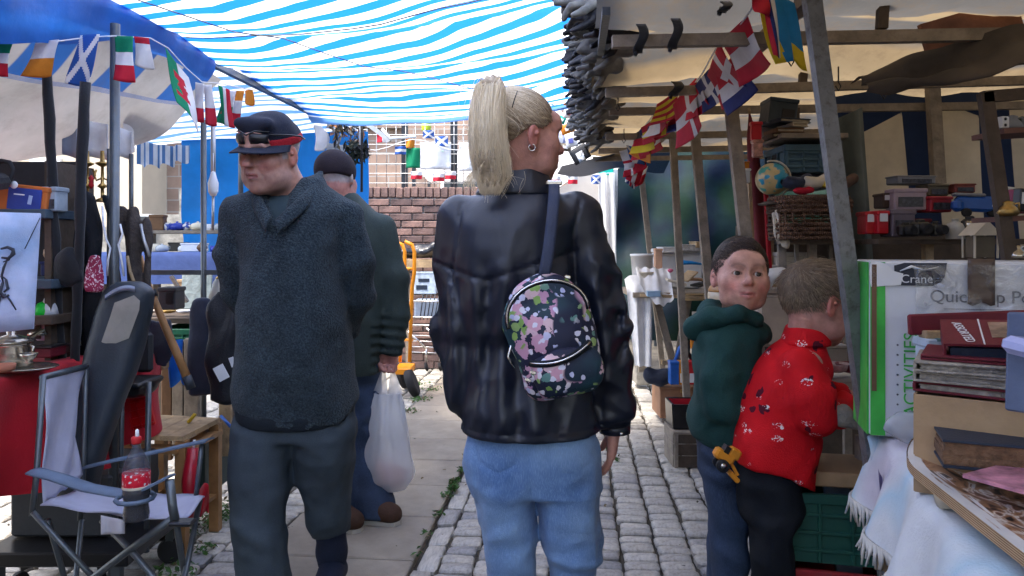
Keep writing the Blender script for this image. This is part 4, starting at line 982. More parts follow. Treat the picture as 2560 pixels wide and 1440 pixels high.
def man_back():
 rows,p=rowf(3.5);C=Vector(p(845,452,-.02));R=face_rot(165,12,8)
 S=Sdf((-1.2,3.1,.02),(-.42,3.85,1.72),.013,(((p(940,0)[0],p(1010,0)[0],.005),),((3.36,3.56,.005),),((p(0,950)[2],p(0,860)[2],.005),)))
 F=Face(S,C,R,1.0);F.head(eye=False);F.neck(p(850,540,0))
 S.loft(rows([(920,770,950,0,.13),(700,760,960,0,.12),(560,780,940,0,.10),(510,810,900,0,.07)]),.03)
 S.path([p(955,580),p(985,740),p(982,880,-.03)],[.055,.045,.032],.03);S.path([p(760,580),p(735,740),p(740,880,.05)],[.055,.045,.032],.03)
 hand(S,p(981,872,-.03),(-.10,-.05,-1),(-.2,-.95,0),1.02,1.1,True);hand(S,p(740,880,.05),(0,.1,-1),(1,0,0),1,.5)
 S.path([p(905,930),p(925,1100,-.04),p(945,1250,-.12)],[.06,.04,.03],.03);S.path([p(820,930),p(850,1120,-.1),p(868,1270,-.2)],[.06,.04,.03],.03)
 o=S.build("person",m_skin,smooth=0,paint=F.paint(base=(.46,.22,.18),grey=lambda x,y,z:.9*(z>-.03)*(y>-.02)*(np.sqrt(x*x+y*y+z*z)<.14)))
 tag(o,"person in olive jacket and dark cap seen from behind holding a white bag","person")
 S=Sdf((-1.2,3.1,.66),(-.44,3.85,1.56),.011)
 S.loft(rows([(935,762,955,0,.155),(850,755,960,0,.165),(700,752,968,0,.15),(600,760,972,0,.14),(545,775,955,0,.12),(505,800,915,0,.09),(482,818,890,0,.075)]),.03)
 S.path([p(955,572),p(985,690,-.01),p(993,790,-.01),p(985,868,-.03)],[.075,.066,.060,.050],.03);S.path([p(765,575),p(738,720),p(740,870,.05)],[.075,.064,.05],.03)
 S.disp(lambda x,y,z:.006*W3(x,y,z,9)+.007*ridge(x*8+z*4,y*6,z*5-x*4)+.006*np.sin(z*150+4*vnoise(x*9,y*9,z*5))*np.clip((.98-z)*8,0,1)*(x>-.64))
 S.build("jacket",m_olive,o)
 MB().lathe([(.042,-.02),(.046,-.018),(.046,.02),(.042,.022)],p(984,872,-.03),16).build("cuff",m_blk,o)
 S=Sdf((-1.1,3.1,.02),(-.5,3.9,.8),.011)
 S.loft(rows([(850,765,945,0,.13),(930,762,952,0,.135),(980,768,950,0,.13)]),.02)
 S.loft(rows([(960,858,952,0,.115),(1080,870,953,-.03,.10),(1180,882,968,-.07,.09),(1245,905,996,-.12,.08),(1262,908,996,-.13,.075)]),.02)
 S.loft(rows([(960,765,862,0,.115),(1080,790,890,-.06,.10),(1180,822,900,-.13,.09),(1250,836,900,-.2,.08),(1268,838,898,-.21,.075)]),.02)
 S.disp(lambda x,y,z:.006*vnoise(x*8,y*8,z*10)+.009*ridge(x*7+z*8,y*7,z*10-x*4));S.build("jeans",m_denimd,o)
 shoe(o,(-.545,3.34,0),(-.95,.25));shoe(o,(-.70,3.26,0),(-.75,.5))
 S=Sdf(np.array(C)-(.2,.2,.08),np.array(C)+(.2,.2,.2),.006);S.ell(F.w((0,.016,.045)),(.094,.112,.098),R,.01);nrm=R@Vector((0,.0,-1));S.halfspace(nrm,nrm.normalized().dot(F.w((0,0,.0))))
 S.build("cap",cloth_mat("maroon_black_cap",(.014,.010,.014),(.03,.02,.026),bscale=300),o)
 b=thing("carrier_bag","white plastic carrier bag hanging from the back-turned man's hand","bag",p(972,1240,-.07))
 m,nt,out=nodes_of("thin_white_plastic");tc=N(nt,"ShaderNodeTexCoord");mp=N(nt,"ShaderNodeMapping");mp.inputs["Scale"].default_value=(1,1,.12);nt.links.new(tc.outputs["Object"],mp.inputs["Vector"])
 n=N(nt,"ShaderNodeTexNoise",Scale=55.0,Detail=4.0);nt.links.new(mp.outputs[0],n.inputs["Vector"]);bp=N(nt,"ShaderNodeBump",Strength=.5,Distance=.008);nt.links.new(n.outputs["Fac"],bp.inputs["Height"])
 pr=N(nt,"ShaderNodeBsdfPrincipled",Roughness=.32);pr.inputs["Base Color"].default_value=(.78,.81,.85,1);nt.links.new(bp.outputs[0],pr.inputs["Normal"]);tl=N(nt,"ShaderNodeBsdfTranslucent");tl.inputs[0].default_value=(.85,.88,.92,1)
 tr=N(nt,"ShaderNodeBsdfTransparent");m1=N(nt,"ShaderNodeMixShader");m1.inputs[0].default_value=.5;nt.links.new(pr.outputs[0],m1.inputs[1]);nt.links.new(tl.outputs[0],m1.inputs[2])
 m2=N(nt,"ShaderNodeMixShader");m2.inputs[0].default_value=.26;nt.links.new(m1.outputs[0],m2.inputs[1]);nt.links.new(tr.outputs[0],m2.inputs[2]);nt.links.new(m2.outputs[0],out.inputs[0])
 prof=[(1240,955,985,.02),(1228,932,1020,.05),(1200,912,1034,.075),(1160,904,1036,.085),(1100,918,1028,.075),(1040,930,1018,.06),(1000,938,1010,.045),(975,943,1007,.038)]
 mb=MB();nb=44
 def bag(u,v):
  q=v*(len(prof)-1);i=min(int(q),len(prof)-2);t=q-i;y,l,r,dp=[a+(c-a)*t for a,c in zip(prof[i],prof[i+1])];y-=22*(1-v)
  a=u*2*math.pi;w=1+.07*math.sin(a*9+2.5*n1(a,v*4))*(.35+v)+.07*n1(a*2,v*6,5)+.05*n1(a*5,v*14,9)*(1-v)
  c=p((l+r)/2,y,-.07);return(c[0]+(r-l)/2*3.5/FPX*math.cos(a)*w,c[1]+dp*math.sin(a)*w,c[2])
 mb.grid(bag,nb,28);mb.build("sack",m,b)
 for(x0,xt)in((957,966),(995,986)):
  mb=MB()
  def hd(u,v):
   y=978+(915-978)*v;hw=15*(1-v)**1.0+4;x=x0+(xt-x0)*v+(u-.5)*2*hw;c=p(x,y,-.07+.03*math.sin(u*3.1)*(1-v));return c
  mb.grid(hd,8,10);mb.build("handle",m,b)
 S=Sdf(p(900,1245,-.2),p(1040,1120,.08),.008);S.ell(p(980,1178,-.07),(.08,.055,.055),None,.02);S.ell(p(950,1165,-.08),(.05,.04,.06),None,.02)
 tag(S.build("shopping",M("pink_packaging",(.45,.16,.15),rough=.5,var=.4,scale=16)),"pinkish shopping showing through the white carrier bag","shopping")
man_back()
def woman():
 rows,p=rowf(1.87,1312,.93);C=Vector(p(1303,347,.0));R=face_rot(117,3,0)
 S=Sdf((-.30,1.55,.02),(.40,2.25,1.70),.013,(((C.x-.11,C.x+.125,.0036),(p(1525,0)[0],p(1600,0)[0],.005)),((C.y-.12,C.y+.13,.0036),),((C.z-.15,C.z+.06,.0036),(p(0,1150)[2],p(0,1060)[2],.005))))
 F=Face(S,C,R,.97,.35);F.head(jaw=.92,nose=.95);F.neck(p(1295,500,.02),.050)
 S.loft(rows([(1110,1200,1470,0,.09),(950,1160,1420,0,.09),(700,1130,1430,0,.10),(540,1140,1430,.0,.08),(490,1200,1390,.01,.06)]),.03)
 S.path([p(1440,545),p(1510,800),p(1555,1060,.02)],[.035,.028,.024],.03);hand(S,p(1556,1068,.02),(-.08,.05,-1),(-1,.25,-.15),.88,.34)
 S.path([p(1142,548),p(1122,800,.04),p(1155,1060,.14)],[.035,.028,.024],.03);hand(S,p(1152,1060,.14),(.12,.3,-1),(1,0,0),.88,.4)
 S.path([p(1250,1130),p(1275,1440),p(1280,1800)],[.065,.045,.03],.03);S.path([p(1425,1130),p(1440,1440),p(1445,1800)],[.065,.045,.03],.03)
 def dark(x,y,z):return np.clip((y-.01)/.03,0,1)*np.clip((z+.06)/.02,0,1)*0
 o=S.build("person",m_skin,smooth=0,paint=F.paint(base=(.52,.27,.21),cheek=(.56,.21,.18),ear=(.52,.2,.16),brow=(.2,.13,.08)))
 tag(o,"person with blonde ponytail, black leather jacket and jeans seen from behind","person")
 F.eyes(o,(0,-1,-.1),(.1,.16,.2))
 def hl(q):
  x,y,z=q[...,0],q[...,1],q[...,2];ax=np.abs(x)
  front=y+.045-.9*np.maximum(z-.045,0)*1.0+np.where(z>.06,.9*(z-.06)+.04*0,0)
  side=z-np.where(y<.02,.018-.55*(y-.0)*0+np.maximum(-y-.02,0)*.8,.018-(y-.02)*1.05)
  return np.minimum(np.where(z>.075,y+.072+(z-.075)*.6,y+.05),side)
 rs=np.random.RandomState(3);tie=np.array((0.,.092,.083))
 SH=Sdf(np.array(C)-.19,np.array(C)+.19,.004)
 SH.ell(F.w((0,.018,.040)),(.083,.102,.088),R,.01);SH.ell(F.w(tuple(tie*.93)),(.028,.03,.028),R,.03)
 def cut(x,y,z):
  L=F.local(np.stack([x,y,z],1));h=hl(L);return np.where(h<0,-.03,np.minimum(h*.9,.0)+0*h)+.0022*np.sin(np.arctan2(L[:,0],L[:,2]-.05)*34+3*vnoise(L[:,0]*30,L[:,1]*30,L[:,2]*30))
 SH.disp(cut)
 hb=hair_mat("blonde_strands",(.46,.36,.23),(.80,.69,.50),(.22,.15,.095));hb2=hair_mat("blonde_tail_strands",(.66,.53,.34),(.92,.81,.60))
 m_hbase=M("blonde_hair_mass",(.40,.31,.20),rough=.5,var=.3,scale=40,bump=.4,bscale=120)
 hair=SH.build("hair",m_hbase,o,smooth=2)
 cur=[]
 for pt,_ in scalp_points(F,4200,lambda q:hl(q)>.0,rs):
  n=9;t=np.linspace(0,1,n)[:,None];a=pt;b=tie+rs.normal(size=3)*.010
  ctr=np.array((0,.018,.040));q=a*(1-t)+b*t;v=(q-ctr)/np.array((.079,.097,.085));ln=np.linalg.norm(v,axis=1)[:,None]
  q=ctr+v/ln*np.array((.079,.097,.085))*(1.075+.018*rs.rand()+.01*np.sin(t*3));cur.append(to_w(F,q))
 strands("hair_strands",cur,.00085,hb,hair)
 T=np.array(F.w(tuple(tie)))
 tail_c=[np.array(p(*q))for q in((1241,254,-.070),(1228,232,-.095),(1219,252,-.118),(1214,300,-.130),(1214,350,-.134),(1220,400,-.130),(1229,442,-.118),(1222,486,-.112))]
 tw=[.012,.022,.033,.038,.040,.043,.042,.022];td=[.014,.022,.030,.034,.034,.030,.024,.014]
 TS=Sdf((-.17,1.62,1.36),(.03,1.92,1.70),.004)
 for i in range(6):TS.cap(tail_c[i],tail_c[i+1],tw[i]*.9,tw[i+1]*.9,.02,flat=((0,1,0),.68))
 TS.disp(lambda x,y,z:.003*np.sin(x*420+3*vnoise(x*20,y*20,z*9))+.002*vnoise(x*120,y*120,z*10));TS.build("ponytail",m_hbase,hair)
 ts=np.linspace(0,7,16);cen=np.stack([np.interp(ts,range(8),[q[i]for q in tail_c])for i in range(3)],1);w_=np.interp(ts,range(8),tw);d_=np.interp(ts,range(8),td);cur=[]
 for _ in range(7500):
  a=rs.rand()*6.283;rr=rs.rand()**.25;a2=a+rs.normal()*.2;mixv=np.linspace(0,1,16);aa=a*(1-mixv)+a2*mixv
  q=cen.copy();q[:,0]+=np.cos(aa)*w_*rr*1.05;q[:,1]+=np.sin(aa)*d_*rr*1.05;q[:,2]+=rs.normal()*.004;wisp=rs.rand()<.03
  q+=(vnoise(q*0+a*9+ts[:,None]*.8,q*0+1,q*0+np.array((0,5,9))))*(.012 if wisp else .003)
  k=int(rs.choice((16,16,15,14,13)));ql=q[:k];cur.append(np.stack([np.interp(np.linspace(0,k-1,16),range(k),ql[:,i])for i in range(3)],1))
 strands("tail_strands",cur,.0007,hb2,hair)
 wis=[]
 for _ in range(70):
  b0=tail_c[int(rs.randint(1,7))]+rs.normal(size=3)*np.array((.03,.01,.01));t=np.linspace(0,1,16)[:,None];e=b0+np.array((rs.normal()*.03,rs.normal()*.02,-.03-.035*rs.rand()));wis.append(b0*(1-t)+e*t+np.array((rs.normal()*.012,0,.0))*np.sin(t*3.1))
 for _ in range(120):
  q0=np.array((rs.normal()*.05,.02+rs.normal()*.05,.115));q0=(q0-np.array((0,.018,.04)));q0=q0/np.linalg.norm(q0/np.array((.079,.097,.085)))*1.07+np.array((0,.018,.04));t=np.linspace(0,1,16)[:,None];wis.append(to_w(F,q0+(tie-q0)*t*.5+np.array((0,0,.012*rs.rand()))*np.sin(t*3.1)+rs.normal(size=3)*.004*t))
 for _ in range(60):
  a=np.array(p(1190+rs.rand()*20,430,-.12));t=np.linspace(0,1,16)[:,None];e=np.array(p(1150+rs.rand()*40,470+rs.rand()*25,-.11));wis.append(a*(1-t)+e*t+np.array((-.01,0,0))*np.sin(t*3.1))
 strands("loose_wisps",wis,.0005,hb2,hair)
 MB().tube([tuple(T+np.array((.020*math.cos(a),-.01+.012*math.sin(a),.018*math.sin(a))))for a in[i*.5236 for i in range(12)]],.006,8,closed=True).build("hair_tie",m_hbase,hair)
 MB().tube([p(1291,252,-.117),p(1284,272,-.125),p(1278,292,-.126)],.0013,6).build("hair_grip",m_blackp,hair)
 ec=F.w((-.082,.012,-.028));MB().tube([ec+Vector((.008*math.cos(a),-.004,-.006+.008*math.sin(a)))for a in[i*.5236 for i in range(12)]],.0016,6,closed=True).build("earring",m_silver,o)
 S=Sdf((-.30,1.60,.70),(.40,2.22,1.49),.0062)
 S.loft(rows([(1108,1138,1522,0,.150),(1050,1130,1512,0,.150),(960,1112,1480,0,.142),(880,1106,1450,0,.132),(780,1104,1438,0,.132),(680,1104,1440,0,.135),(600,1106,1446,0,.130),(545,1122,1450,0,.118),(510,1150,1430,.005,.100),(485,1185,1400,.01,.082),(468,1200,1385,.015,.070)]),.025,p=2.3)
 S.path([p(1448,545),p(1480,660,.0),p(1515,800,.0),p(1530,930,.0),p(1540,1020,.01),p(1556,1068,.02)],[.068,.064,.062,.058,.056,.036],.022)
 S.path([p(1138,548),p(1118,680,.02),p(1118,830,.05),p(1148,980,.11),p(1160,1060,.14)],[.062,.056,.054,.05,.04],.03)
 S.path([p(1556,1070,.02),p(1558,1090,.02)],[.037,.036],.01)
 cl=lambda f:f
 def folds(x,y,z):
  px=x/1.87*FPX+1280;py=(EYE-z)/1.87*FPX+HOR
  up_=np.clip((py-600)/90,.25,1);f=.007*W3(x*1.3,y,z*.6,9)*up_+.009*ridge(x*14+z*2,y*8,z*5-x*2)*up_+.005*ridge(x*30-z*9,y*12,z*12)*up_+.005*ridge(x*10+z*16,y*9,z*22)*np.clip((px-1455)/20,0,1)
  low=np.clip((py-640)/60,0,1);f+=low*.008*np.sin(px*.085+2.2*vnoise(x*7,z*5,0*x+2))*(1-.5*np.clip((py-880)/80,0,1))
  f+=-.008*np.exp(-((py-850)/26)**2)*(px<1470);f+=.005*np.clip((py-870)/60,0,1)*np.sin(px*.052+.8+vnoise(x*6,z*3,0*x+9))*(px<1500)
  yk=655+42*(1-np.abs(px-1215)/130);f+=-.005*np.exp(-((py-yk)/5)**2)*(y<1.87)*(px<1440)
  sg=lambda a,b:np.sqrt((px-a[0]-np.clip(((px-a[0])*(b[0]-a[0])+(py-a[1])*(b[1]-a[1]))/((b[0]-a[0])**2+(b[1]-a[1])**2),0,1)*(b[0]-a[0]))**2+(py-a[1]-np.clip(((px-a[0])*(b[0]-a[0])+(py-a[1])*(b[1]-a[1]))/((b[0]-a[0])**2+(b[1]-a[1])**2),0,1)*(b[1]-a[1]))**2)
  am=np.minimum(np.minimum(sg((1446,505),(1428,580)),sg((1428,580),(1436,700))),np.minimum(sg((1158,512),(1150,600)),sg((1150,600),(1134,700))));f+=-.005*np.exp(-(am/4.5)**2)*(y<1.87)
  f+=-.004*np.exp(-((py-1052)/4)**2);f+=.005*np.sin(py*.075+px*.05)*(px>1470)*np.clip(1-np.abs(py-800)/140,0,1)
  return f*np.clip((1085-py)/50,.25,1)
 S.disp(folds);S.halfspace((0,.05,-1),-p(0,1072)[2]+.05*1.75,.004);jk=S.build("jacket",m_leather,o,smooth=0)
 S=Sdf((-.13,1.66,1.37),(.16,2.05,1.50),.004);S.loft(rows([(492,1176,1398,.01,.090),(472,1188,1392,.01,.083),(448,1205,1382,.012,.074),(426,1226,1368,.016,.066),(412,1238,1358,.018,.062)]),.01)
 S.loft(rows([(500,1192,1380,.01,.072),(448,1219,1367,.012,.060),(400,1244,1348,.018,.052)]),.004,op='-');S.halfspace((.42,-.25,1),1.437+.42*.02-.25*1.87,.006);S.disp(lambda x,y,z:.003*W3(x,y,z,22));S.build("collar",m_leather,jk)
 MB().lathe([(.034,-.012),(.040,-.010),(.0405,.012),(.036,.014)],p(1557,1076,.02),18).build("cuff",m_leather,jk)
 MB().lathe([(.001,-.003),(.005,-.002),(.005,.002),(.001,.003)],p(1568,1080,-.020),12,rotm(1.5,0,0)).build("snap",m_silver,jk)
 S=Sdf((-.20,1.6,.02),(.32,2.2,.86),.0068)
 S.loft(rows([(1020,1180,1482,0,.112),(1070,1170,1492,0,.120),(1120,1164,1500,0,.124),(1170,1162,1504,0,.122),(1215,1168,1506,0,.115)]),.02,p=2.2)
 S.ell(p(1248,1140,-.045),(.072,.055,.085),None,.06);S.ell(p(1420,1140,-.045),(.072,.055,.085),None,.06)
 S.loft(rows([(1190,1170,1338,-.005,.108),(1250,1180,1338,0,.102),(1350,1200,1345,.0,.092),(1440,1212,1342,.0,.085),(1600,1215,1345,.03,.08),(1800,1210,1350,.05,.085)]),.012);S.loft(rows([(1190,1338,1508,-.005,.108),(1250,1346,1510,-.01,.102),(1340,1356,1518,-.01,.095),(1385,1362,1518,-.01,.094),(1440,1376,1505,0,.085),(1600,1375,1510,-.02,.08),(1800,1370,1512,-.04,.085)]),.012)
 def jf(x,y,z):
  px=x/1.87*FPX+1280;py=(EYE-z)/1.87*FPX+HOR
  def seg(a,b):
   ax_,ay_=a;bx_,by_=b;vx,vy=bx_-ax_,by_-ay_;t_=np.clip(((px-ax_)*vx+(py-ay_)*vy)/(vx*vx+vy*vy),0,1);return np.sqrt((px-ax_-t_*vx)**2+(py-ay_-t_*vy)**2)
  pk=np.full_like(x,99.)
  for a,b in(((1362,1095),(1366,1128)),((1366,1128),(1420,1152)),((1420,1152),(1474,1126)),((1474,1126),(1478,1095)),((1195,1095),(1200,1126)),((1200,1126),(1248,1148)),((1248,1148),(1296,1122)),((1296,1122),(1298,1095))):pk=np.minimum(pk,seg(a,b))
  pock=-.0035*np.exp(-(pk/4)**2)*(y<1.87)-.003*np.exp(-((px-1195-(py-1150)*.05)/4)**2)*(py>1100)-.003*np.exp(-((px-1488)/4)**2)
  return pock+.005*vnoise(x*7,y*7,z*12)+.0055*ridge(x*7+z*9,y*6,z*11-x*5)*np.clip((py-1180)/140,.25,1)+.003*ridge(x*16-z*14,y*10,z*24)*np.clip((py-1150)/140,.2,1)+.004*np.exp(-((py-1372-(px-1440)*.12)/9)**2)*(px>1345)-.004*np.exp(-((py-1395-(px-1440)*.12)/12)**2)*(px>1345)-.004*np.exp(-((px-1318-(py-1130)*.13)/5)**2)*(py<1230)+.0035*np.exp(-((py-1213)/7)**2)*(px>1345)+.003*W3(x,y,z,32)
 S.disp(jf);S.build("jeans",m_denim,o,smooth=0)
 for x_,y_,dr in((1275,1.86,(0,1)),(1442,1.80,(0.05,1))):shoe(o,(p(x_,0)[0],y_,0),dr,.95)
 C2=Vector(p(1377,818,-.18));Rb=rotm(0,math.radians(-15),0)@rotm(math.radians(-4),0,0)
 bp=thing("backpack","small navy floral backpack slung from the blonde woman's shoulder","backpack",C2-Vector((0,0,.16)))
 def floral(nt,tc):
  base=None
  bg_=N(nt,"ShaderNodeTexNoise",Scale=9.0,Detail=2.0);nt.links.new(tc.outputs["Object"],bg_.inputs["Vector"]);base=ramp(nt,bg_.outputs["Fac"],[(.42,(.008,.011,.035)),(.62,(.010,.04,.055))])
  wob=N(nt,"ShaderNodeTexNoise",Scale=60.0,Detail=3.0);nt.links.new(tc.outputs["Object"],wob.inputs["Vector"])
  for sc,th,cols,msk in((24.,.50,((.55,.30,.38),(.42,.22,.36),(.60,.42,.45)),.47),(34.,.40,((.20,.34,.08),(.30,.42,.12),(.10,.22,.2)),.53),(52.,.38,((.62,.62,.72),(.42,.45,.68),(.7,.66,.7)),.52)):
   mp=N(nt,"ShaderNodeMapping");mp.inputs["Location"].default_value=(sc*.13,sc*.07,sc*.21);nt.links.new(tc.outputs["Object"],mp.inputs["Vector"])
   v=N(nt,"ShaderNodeTexVoronoi",Scale=sc);nt.links.new(mp.outputs[0],v.inputs["Vector"])
   dd=math_(nt,'ADD',v.outputs["Distance"],math_(nt,'MULTIPLY',math_(nt,'SUBTRACT',wob.outputs["Fac"],.5),.9))
   cl_=N(nt,"ShaderNodeSeparateColor");nt.links.new(v.outputs["Color"],cl_.inputs[0])
   mk=N(nt,"ShaderNodeTexNoise",Scale=sc*.32,Detail=1.0);nt.links.new(mp.outputs[0],mk.inputs["Vector"])
   fac=math_(nt,'MULTIPLY',ramp(nt,dd,[(th-.02,(1,1,1)),(th,(0,0,0))]),ramp(nt,mk.outputs["Fac"],[(msk-.03,(0,0,0)),(msk,(1,1,1))]))
   base=mixcol(nt,fac,base,ramp(nt,cl_.outputs[0],[(.2,cols[0]),(.5,cols[1]),(.8,cols[2])]))
  return base
 m_flor=M("floral_nylon",(.02,.02,.05),rough=.6,var=.15,bump=.2,bscale=350,colfn=floral)
 L=lambda x,y,z:C2+Rb@(Vector((x,y,z))*.93)
 S=Sdf(np.array(C2)-.21,np.array(C2)+.21,.0055);S.box(L(0,.02,-.03),(.094,.049,.112),Rb,.045,.02);S.ell(L(0,.02,.055),(.093,.050,.095),Rb,.04);S.ell(L(0,-.012,-.04),(.076,.044,.084),Rb,.03)
 S.disp(lambda x,y,z:.005*W3(x,y,z,14)+.003*W3(x,y,z,30));body=S.build("pack_body",m_flor,bp)
 S=Sdf(np.array(C2)-.24,np.array(C2)+.21,.0055);S.ell(L(.012,-.048,-.085),(.079,.031,.052),Rb,.02);S.box(L(.01,-.04,-.09),(.075,.018,.046),Rb,.02,.02);S.disp(lambda x,y,z:.003*W3(x,y,z,20));S.build("front_pocket",m_flor,bp)
 def zipl(pts,r,nm,m,tape=.007):
  q=[L(*a)for a in pts];MB().tube(q,tape,8).build("zip_tape",m_blk,bp);MB().tube([a+Vector((0,-tape*.95,.002))for a in q],r,6).build(nm,m,bp)
 zipl([(.100*math.cos(a)*1.0,-.038-.006*math.sin(a),.055+.080*math.sin(a))if True else 0 for a in[-.55+i*.2 for i in range(22)]][2:20],.0022,"zip",m_silver,.005)
 zipl([(-.070+.150*t,-.080+.050*(t-.5)**2*2,-.062+.045*(t-.5)**2*1.5+.012*t)for t in[i/12 for i in range(13)]],.0022,"pocket_zip",m_silver,.008)
 for a in((-.068,-.094,-.064),(-.084,-.088,-.078),(.07,-.05,.13)):MB().box(L(*a),(.014,.005,.008),Rb@rotm(0,.5,0),bevel=.002).build("zip_pull",m_silver,bp)
 MB().tube([L(-.095,.0,.02),L(-.12,-.005,-.02),L(-.112,-.005,-.05)],.003,6).build("side_tassel",m_silver,bp)
 sp=[p(1392,455,.0),p(1387,462,-.06),p(1383,500,-.125),p(1376,560,-.150),p(1368,620,-.160),p(1358,672,-.165),p(1352,700,-.15)]
 mb=MB()
 def strap(u,v):
  q=v*6;i=min(int(q),5);t=q-i;c=Vector(sp[i]).lerp(Vector(sp[i+1]),t);return c+Vector(((u-.5)*.026,-.002-.002*math.sin(u*3.1),0))
 mb.grid(strap,4,30,thick=.004);mb.build("strap",M("navy_webbing",(.03,.04,.075),rough=.6,bump=.3,bscale=400),bp)
 MB().box(p(1387,463,-.072),(.040,.012,.012),bevel=.003).build("buckle",m_silver,bp)
woman()
def boy_green():
 rows,p=rowf(2.2);C=Vector(p(1846,693,-.02));R=face_rot(-4,-3,3)
 S=Sdf((.44,1.9,.02),(.85,2.5,1.32),.012,(((C.x-.11,C.x+.11,.0034),),((C.y-.14,C.y+.06,.0034),),((C.z-.15,C.z+.1,.0034),)))
 F=Face(S,C,R,.935,1.0);F.head(eye_open=.0068,mouth=.0016,smile=1,jaw=.95,nose=.85);F.neck(p(1840,810,.02),.041)
 S.loft(rows([(1090,1765,1845,0,.07),(950,1770,1850,0,.07),(850,1775,1855,0,.06),(815,1800,1860,0,.04)]),.02)
 S.path([p(1790,850,-.06),p(1790,990,-.09),p(1885,960,-.03)],[.03,.026,.022],.02);S.path([p(1860,860,.08),p(1890,960,.1),p(1940,950,.05)],[.03,.026,.022],.02)
 hand(S,p(1885,960,-.03),(1,.1,-.1),(0,0,-1),.75,.4);hand(S,p(1940,950,.05),(1,0,-.1),(0,0,-1),.75,.4)
 S.path([p(1805,1090),p(1815,1300,-.02),p(1820,1600)],[.045,.03,.025],.02);S.path([p(1832,1090,.07),p(1842,1300,.1),p(1842,1600,.12)],[.045,.03,.025],.02)
 o=S.build("person",m_skin,smooth=0,paint=F.paint(base=(.56,.32,.25),cheek=(.62,.24,.20),lip=(.50,.18,.16),ear=(.56,.25,.2),brow=(.17,.10,.07),browt=.0030,browz=.0375,lash=.75,brow_a=.42))
 tag(o,"child in dark green hoodie turning to look back over the shoulder","person")
 F.eyes(o,(.16,-1,.10),(.045,.028,.018))
 rs=np.random.RandomState(8)
 def hl(q):
  x,y,z=q[...,0],q[...,1],q[...,2];ax=np.abs(x)
  fr=z-.074-.10*(x+.02)**2/.01*.25+np.maximum(ax-.058,0)*3.2+np.maximum(y+.055,0)*6;sd_=z+.012+np.maximum(.012-y,0)*.2;low=z+.062
  return np.where(y<-.02,np.minimum(fr,sd_+.0),np.where(y<.03,sd_,low))
 SH=Sdf(np.array(C)-.15,np.array(C)+.16,.004);SH.ell(F.w((0,.020,.042)),(.0825*.935,.1000*.935,.0920*.935),R,.01)
 def cut(x,y,z):L=F.local(np.stack([x,y,z],1));h=hl(L);return np.where(h<0,-.03,np.minimum(h,.0))+.0016*vnoise(x*160,y*160,z*60)
 SH.disp(cut);hair=SH.build("hair",M("dark_brown_hair",(.022,.014,.010),rough=.55,var=.3,scale=60,bump=.4,bscale=200),o)
 cur=[];t=np.linspace(0,1,5)[:,None]
 for pt,nn in scalp_points(F,9000,lambda q:hl(q)>.001,rs):
  fl=np.array((.35-.6*(pt[0]>.02),-.75,-.25))if pt[2]>.05 else np.array((0,-.1,-1.0));L_=.030 if pt[2]>.06 else .010
  q=pt*1.01+nn*(.001+.004*np.sin(t*2.2))+(fl+rs.normal(size=3)*.10)*t*L_-nn*.004*t;cur.append(to_w(F,q))
 strands("hair_strands",cur,.0005,hair_mat("brown_strands",(.016,.010,.008),(.10,.062,.040)),hair)
 S=Sdf((.42,1.88,.62),(.92,2.52,1.16),.008)
 S.loft(rows([(1098,1735,1872,.0,.125),(1060,1728,1876,.0,.135),(960,1732,1880,.0,.13),(880,1735,1888,.0,.12),(835,1748,1888,.0,.105),(805,1775,1875,.0,.085),(785,1795,1868,.01,.065)]),.02)
 S.path([p(1790,852,-.075),p(1778,930,-.10),p(1785,1000,-.11),p(1850,985,-.08),p(1895,945,-.03)],[.052,.050,.048,.042,.034],.010);S.path([p(1868,850,.08),p(1895,950,.1),p(1945,948,.05)],[.05,.045,.034],.02)
 ring=[p(1836+66*math.cos(a),806-14*math.sin(a)+22*math.cos(a),.0+.078*math.sin(a))for a in[k*.42 for k in range(16)]]
 S.path(ring,[.024+.012*max(0,-math.cos(k*.42))for k in range(16)],.012)
 S.ell(p(1776,822,.0),(.048,.075,.040),None,.02);S.ell(p(1768,845,-.03),(.040,.05,.034),None,.02)
 S.cap(p(1846,740,-.01),p(1840,800,-.01),.050,.046,.008,'-')
 S.disp(lambda x,y,z:.006*W3(x,y,z*.8,9)+.009*ridge(x*10+z*7,y*8,z*8-x*5)+.003*ridge(x*20-z*14,y*14,z*16));S.build("hoodie",m_green,o,smooth=0)
 HD=Sdf((.44,1.95,.98),(.86,2.40,1.16),.006);HD.path([p(1893,818,-.02),p(1868,792,-.085),p(1815,776,-.105),p(1765,790,-.07),p(1742,818,.0),p(1762,812,.07)],[.010,.018,.025,.031,.036,.032],.02);HD.cap(p(1846,740,-.01),p(1842,800,-.01),.050,.044,.006,"-");HD.disp(lambda x,y,z:.006*ridge(x*12+z*6,y*9,z*9));HD.build("hood",m_green,o,smooth=0)
 rb=Sdf((.45,1.95,.62),(.85,2.45,.78),.008);rb.loft(rows([(1104,1742,1868,0,.118),(1075,1738,1870,0,.122)]),.01);rb.build("hem_band",m_green,o)
 S=Sdf((.46,1.95,.02),(.85,2.5,.78),.009)
 S.loft(rows([(1075,1745,1868,0,.11),(1130,1748,1872,0,.115),(1180,1750,1872,0,.11)]),.02);S.loft(rows([(1160,1752,1850,-.03,.08),(1300,1768,1862,-.02,.075),(1440,1772,1868,-.02,.07),(1660,1778,1862,0,.065)]),.02);S.loft(rows([(1160,1790,1872,.07,.08),(1300,1800,1885,.1,.075),(1440,1800,1890,.12,.07),(1660,1800,1885,.12,.065)]),.02)
 S.disp(lambda x,y,z:.006*vnoise(x*8,y*8,z*10)+.009*ridge(x*8+z*9,y*7,z*10-x*5));S.build("jeans",m_denimd,o)
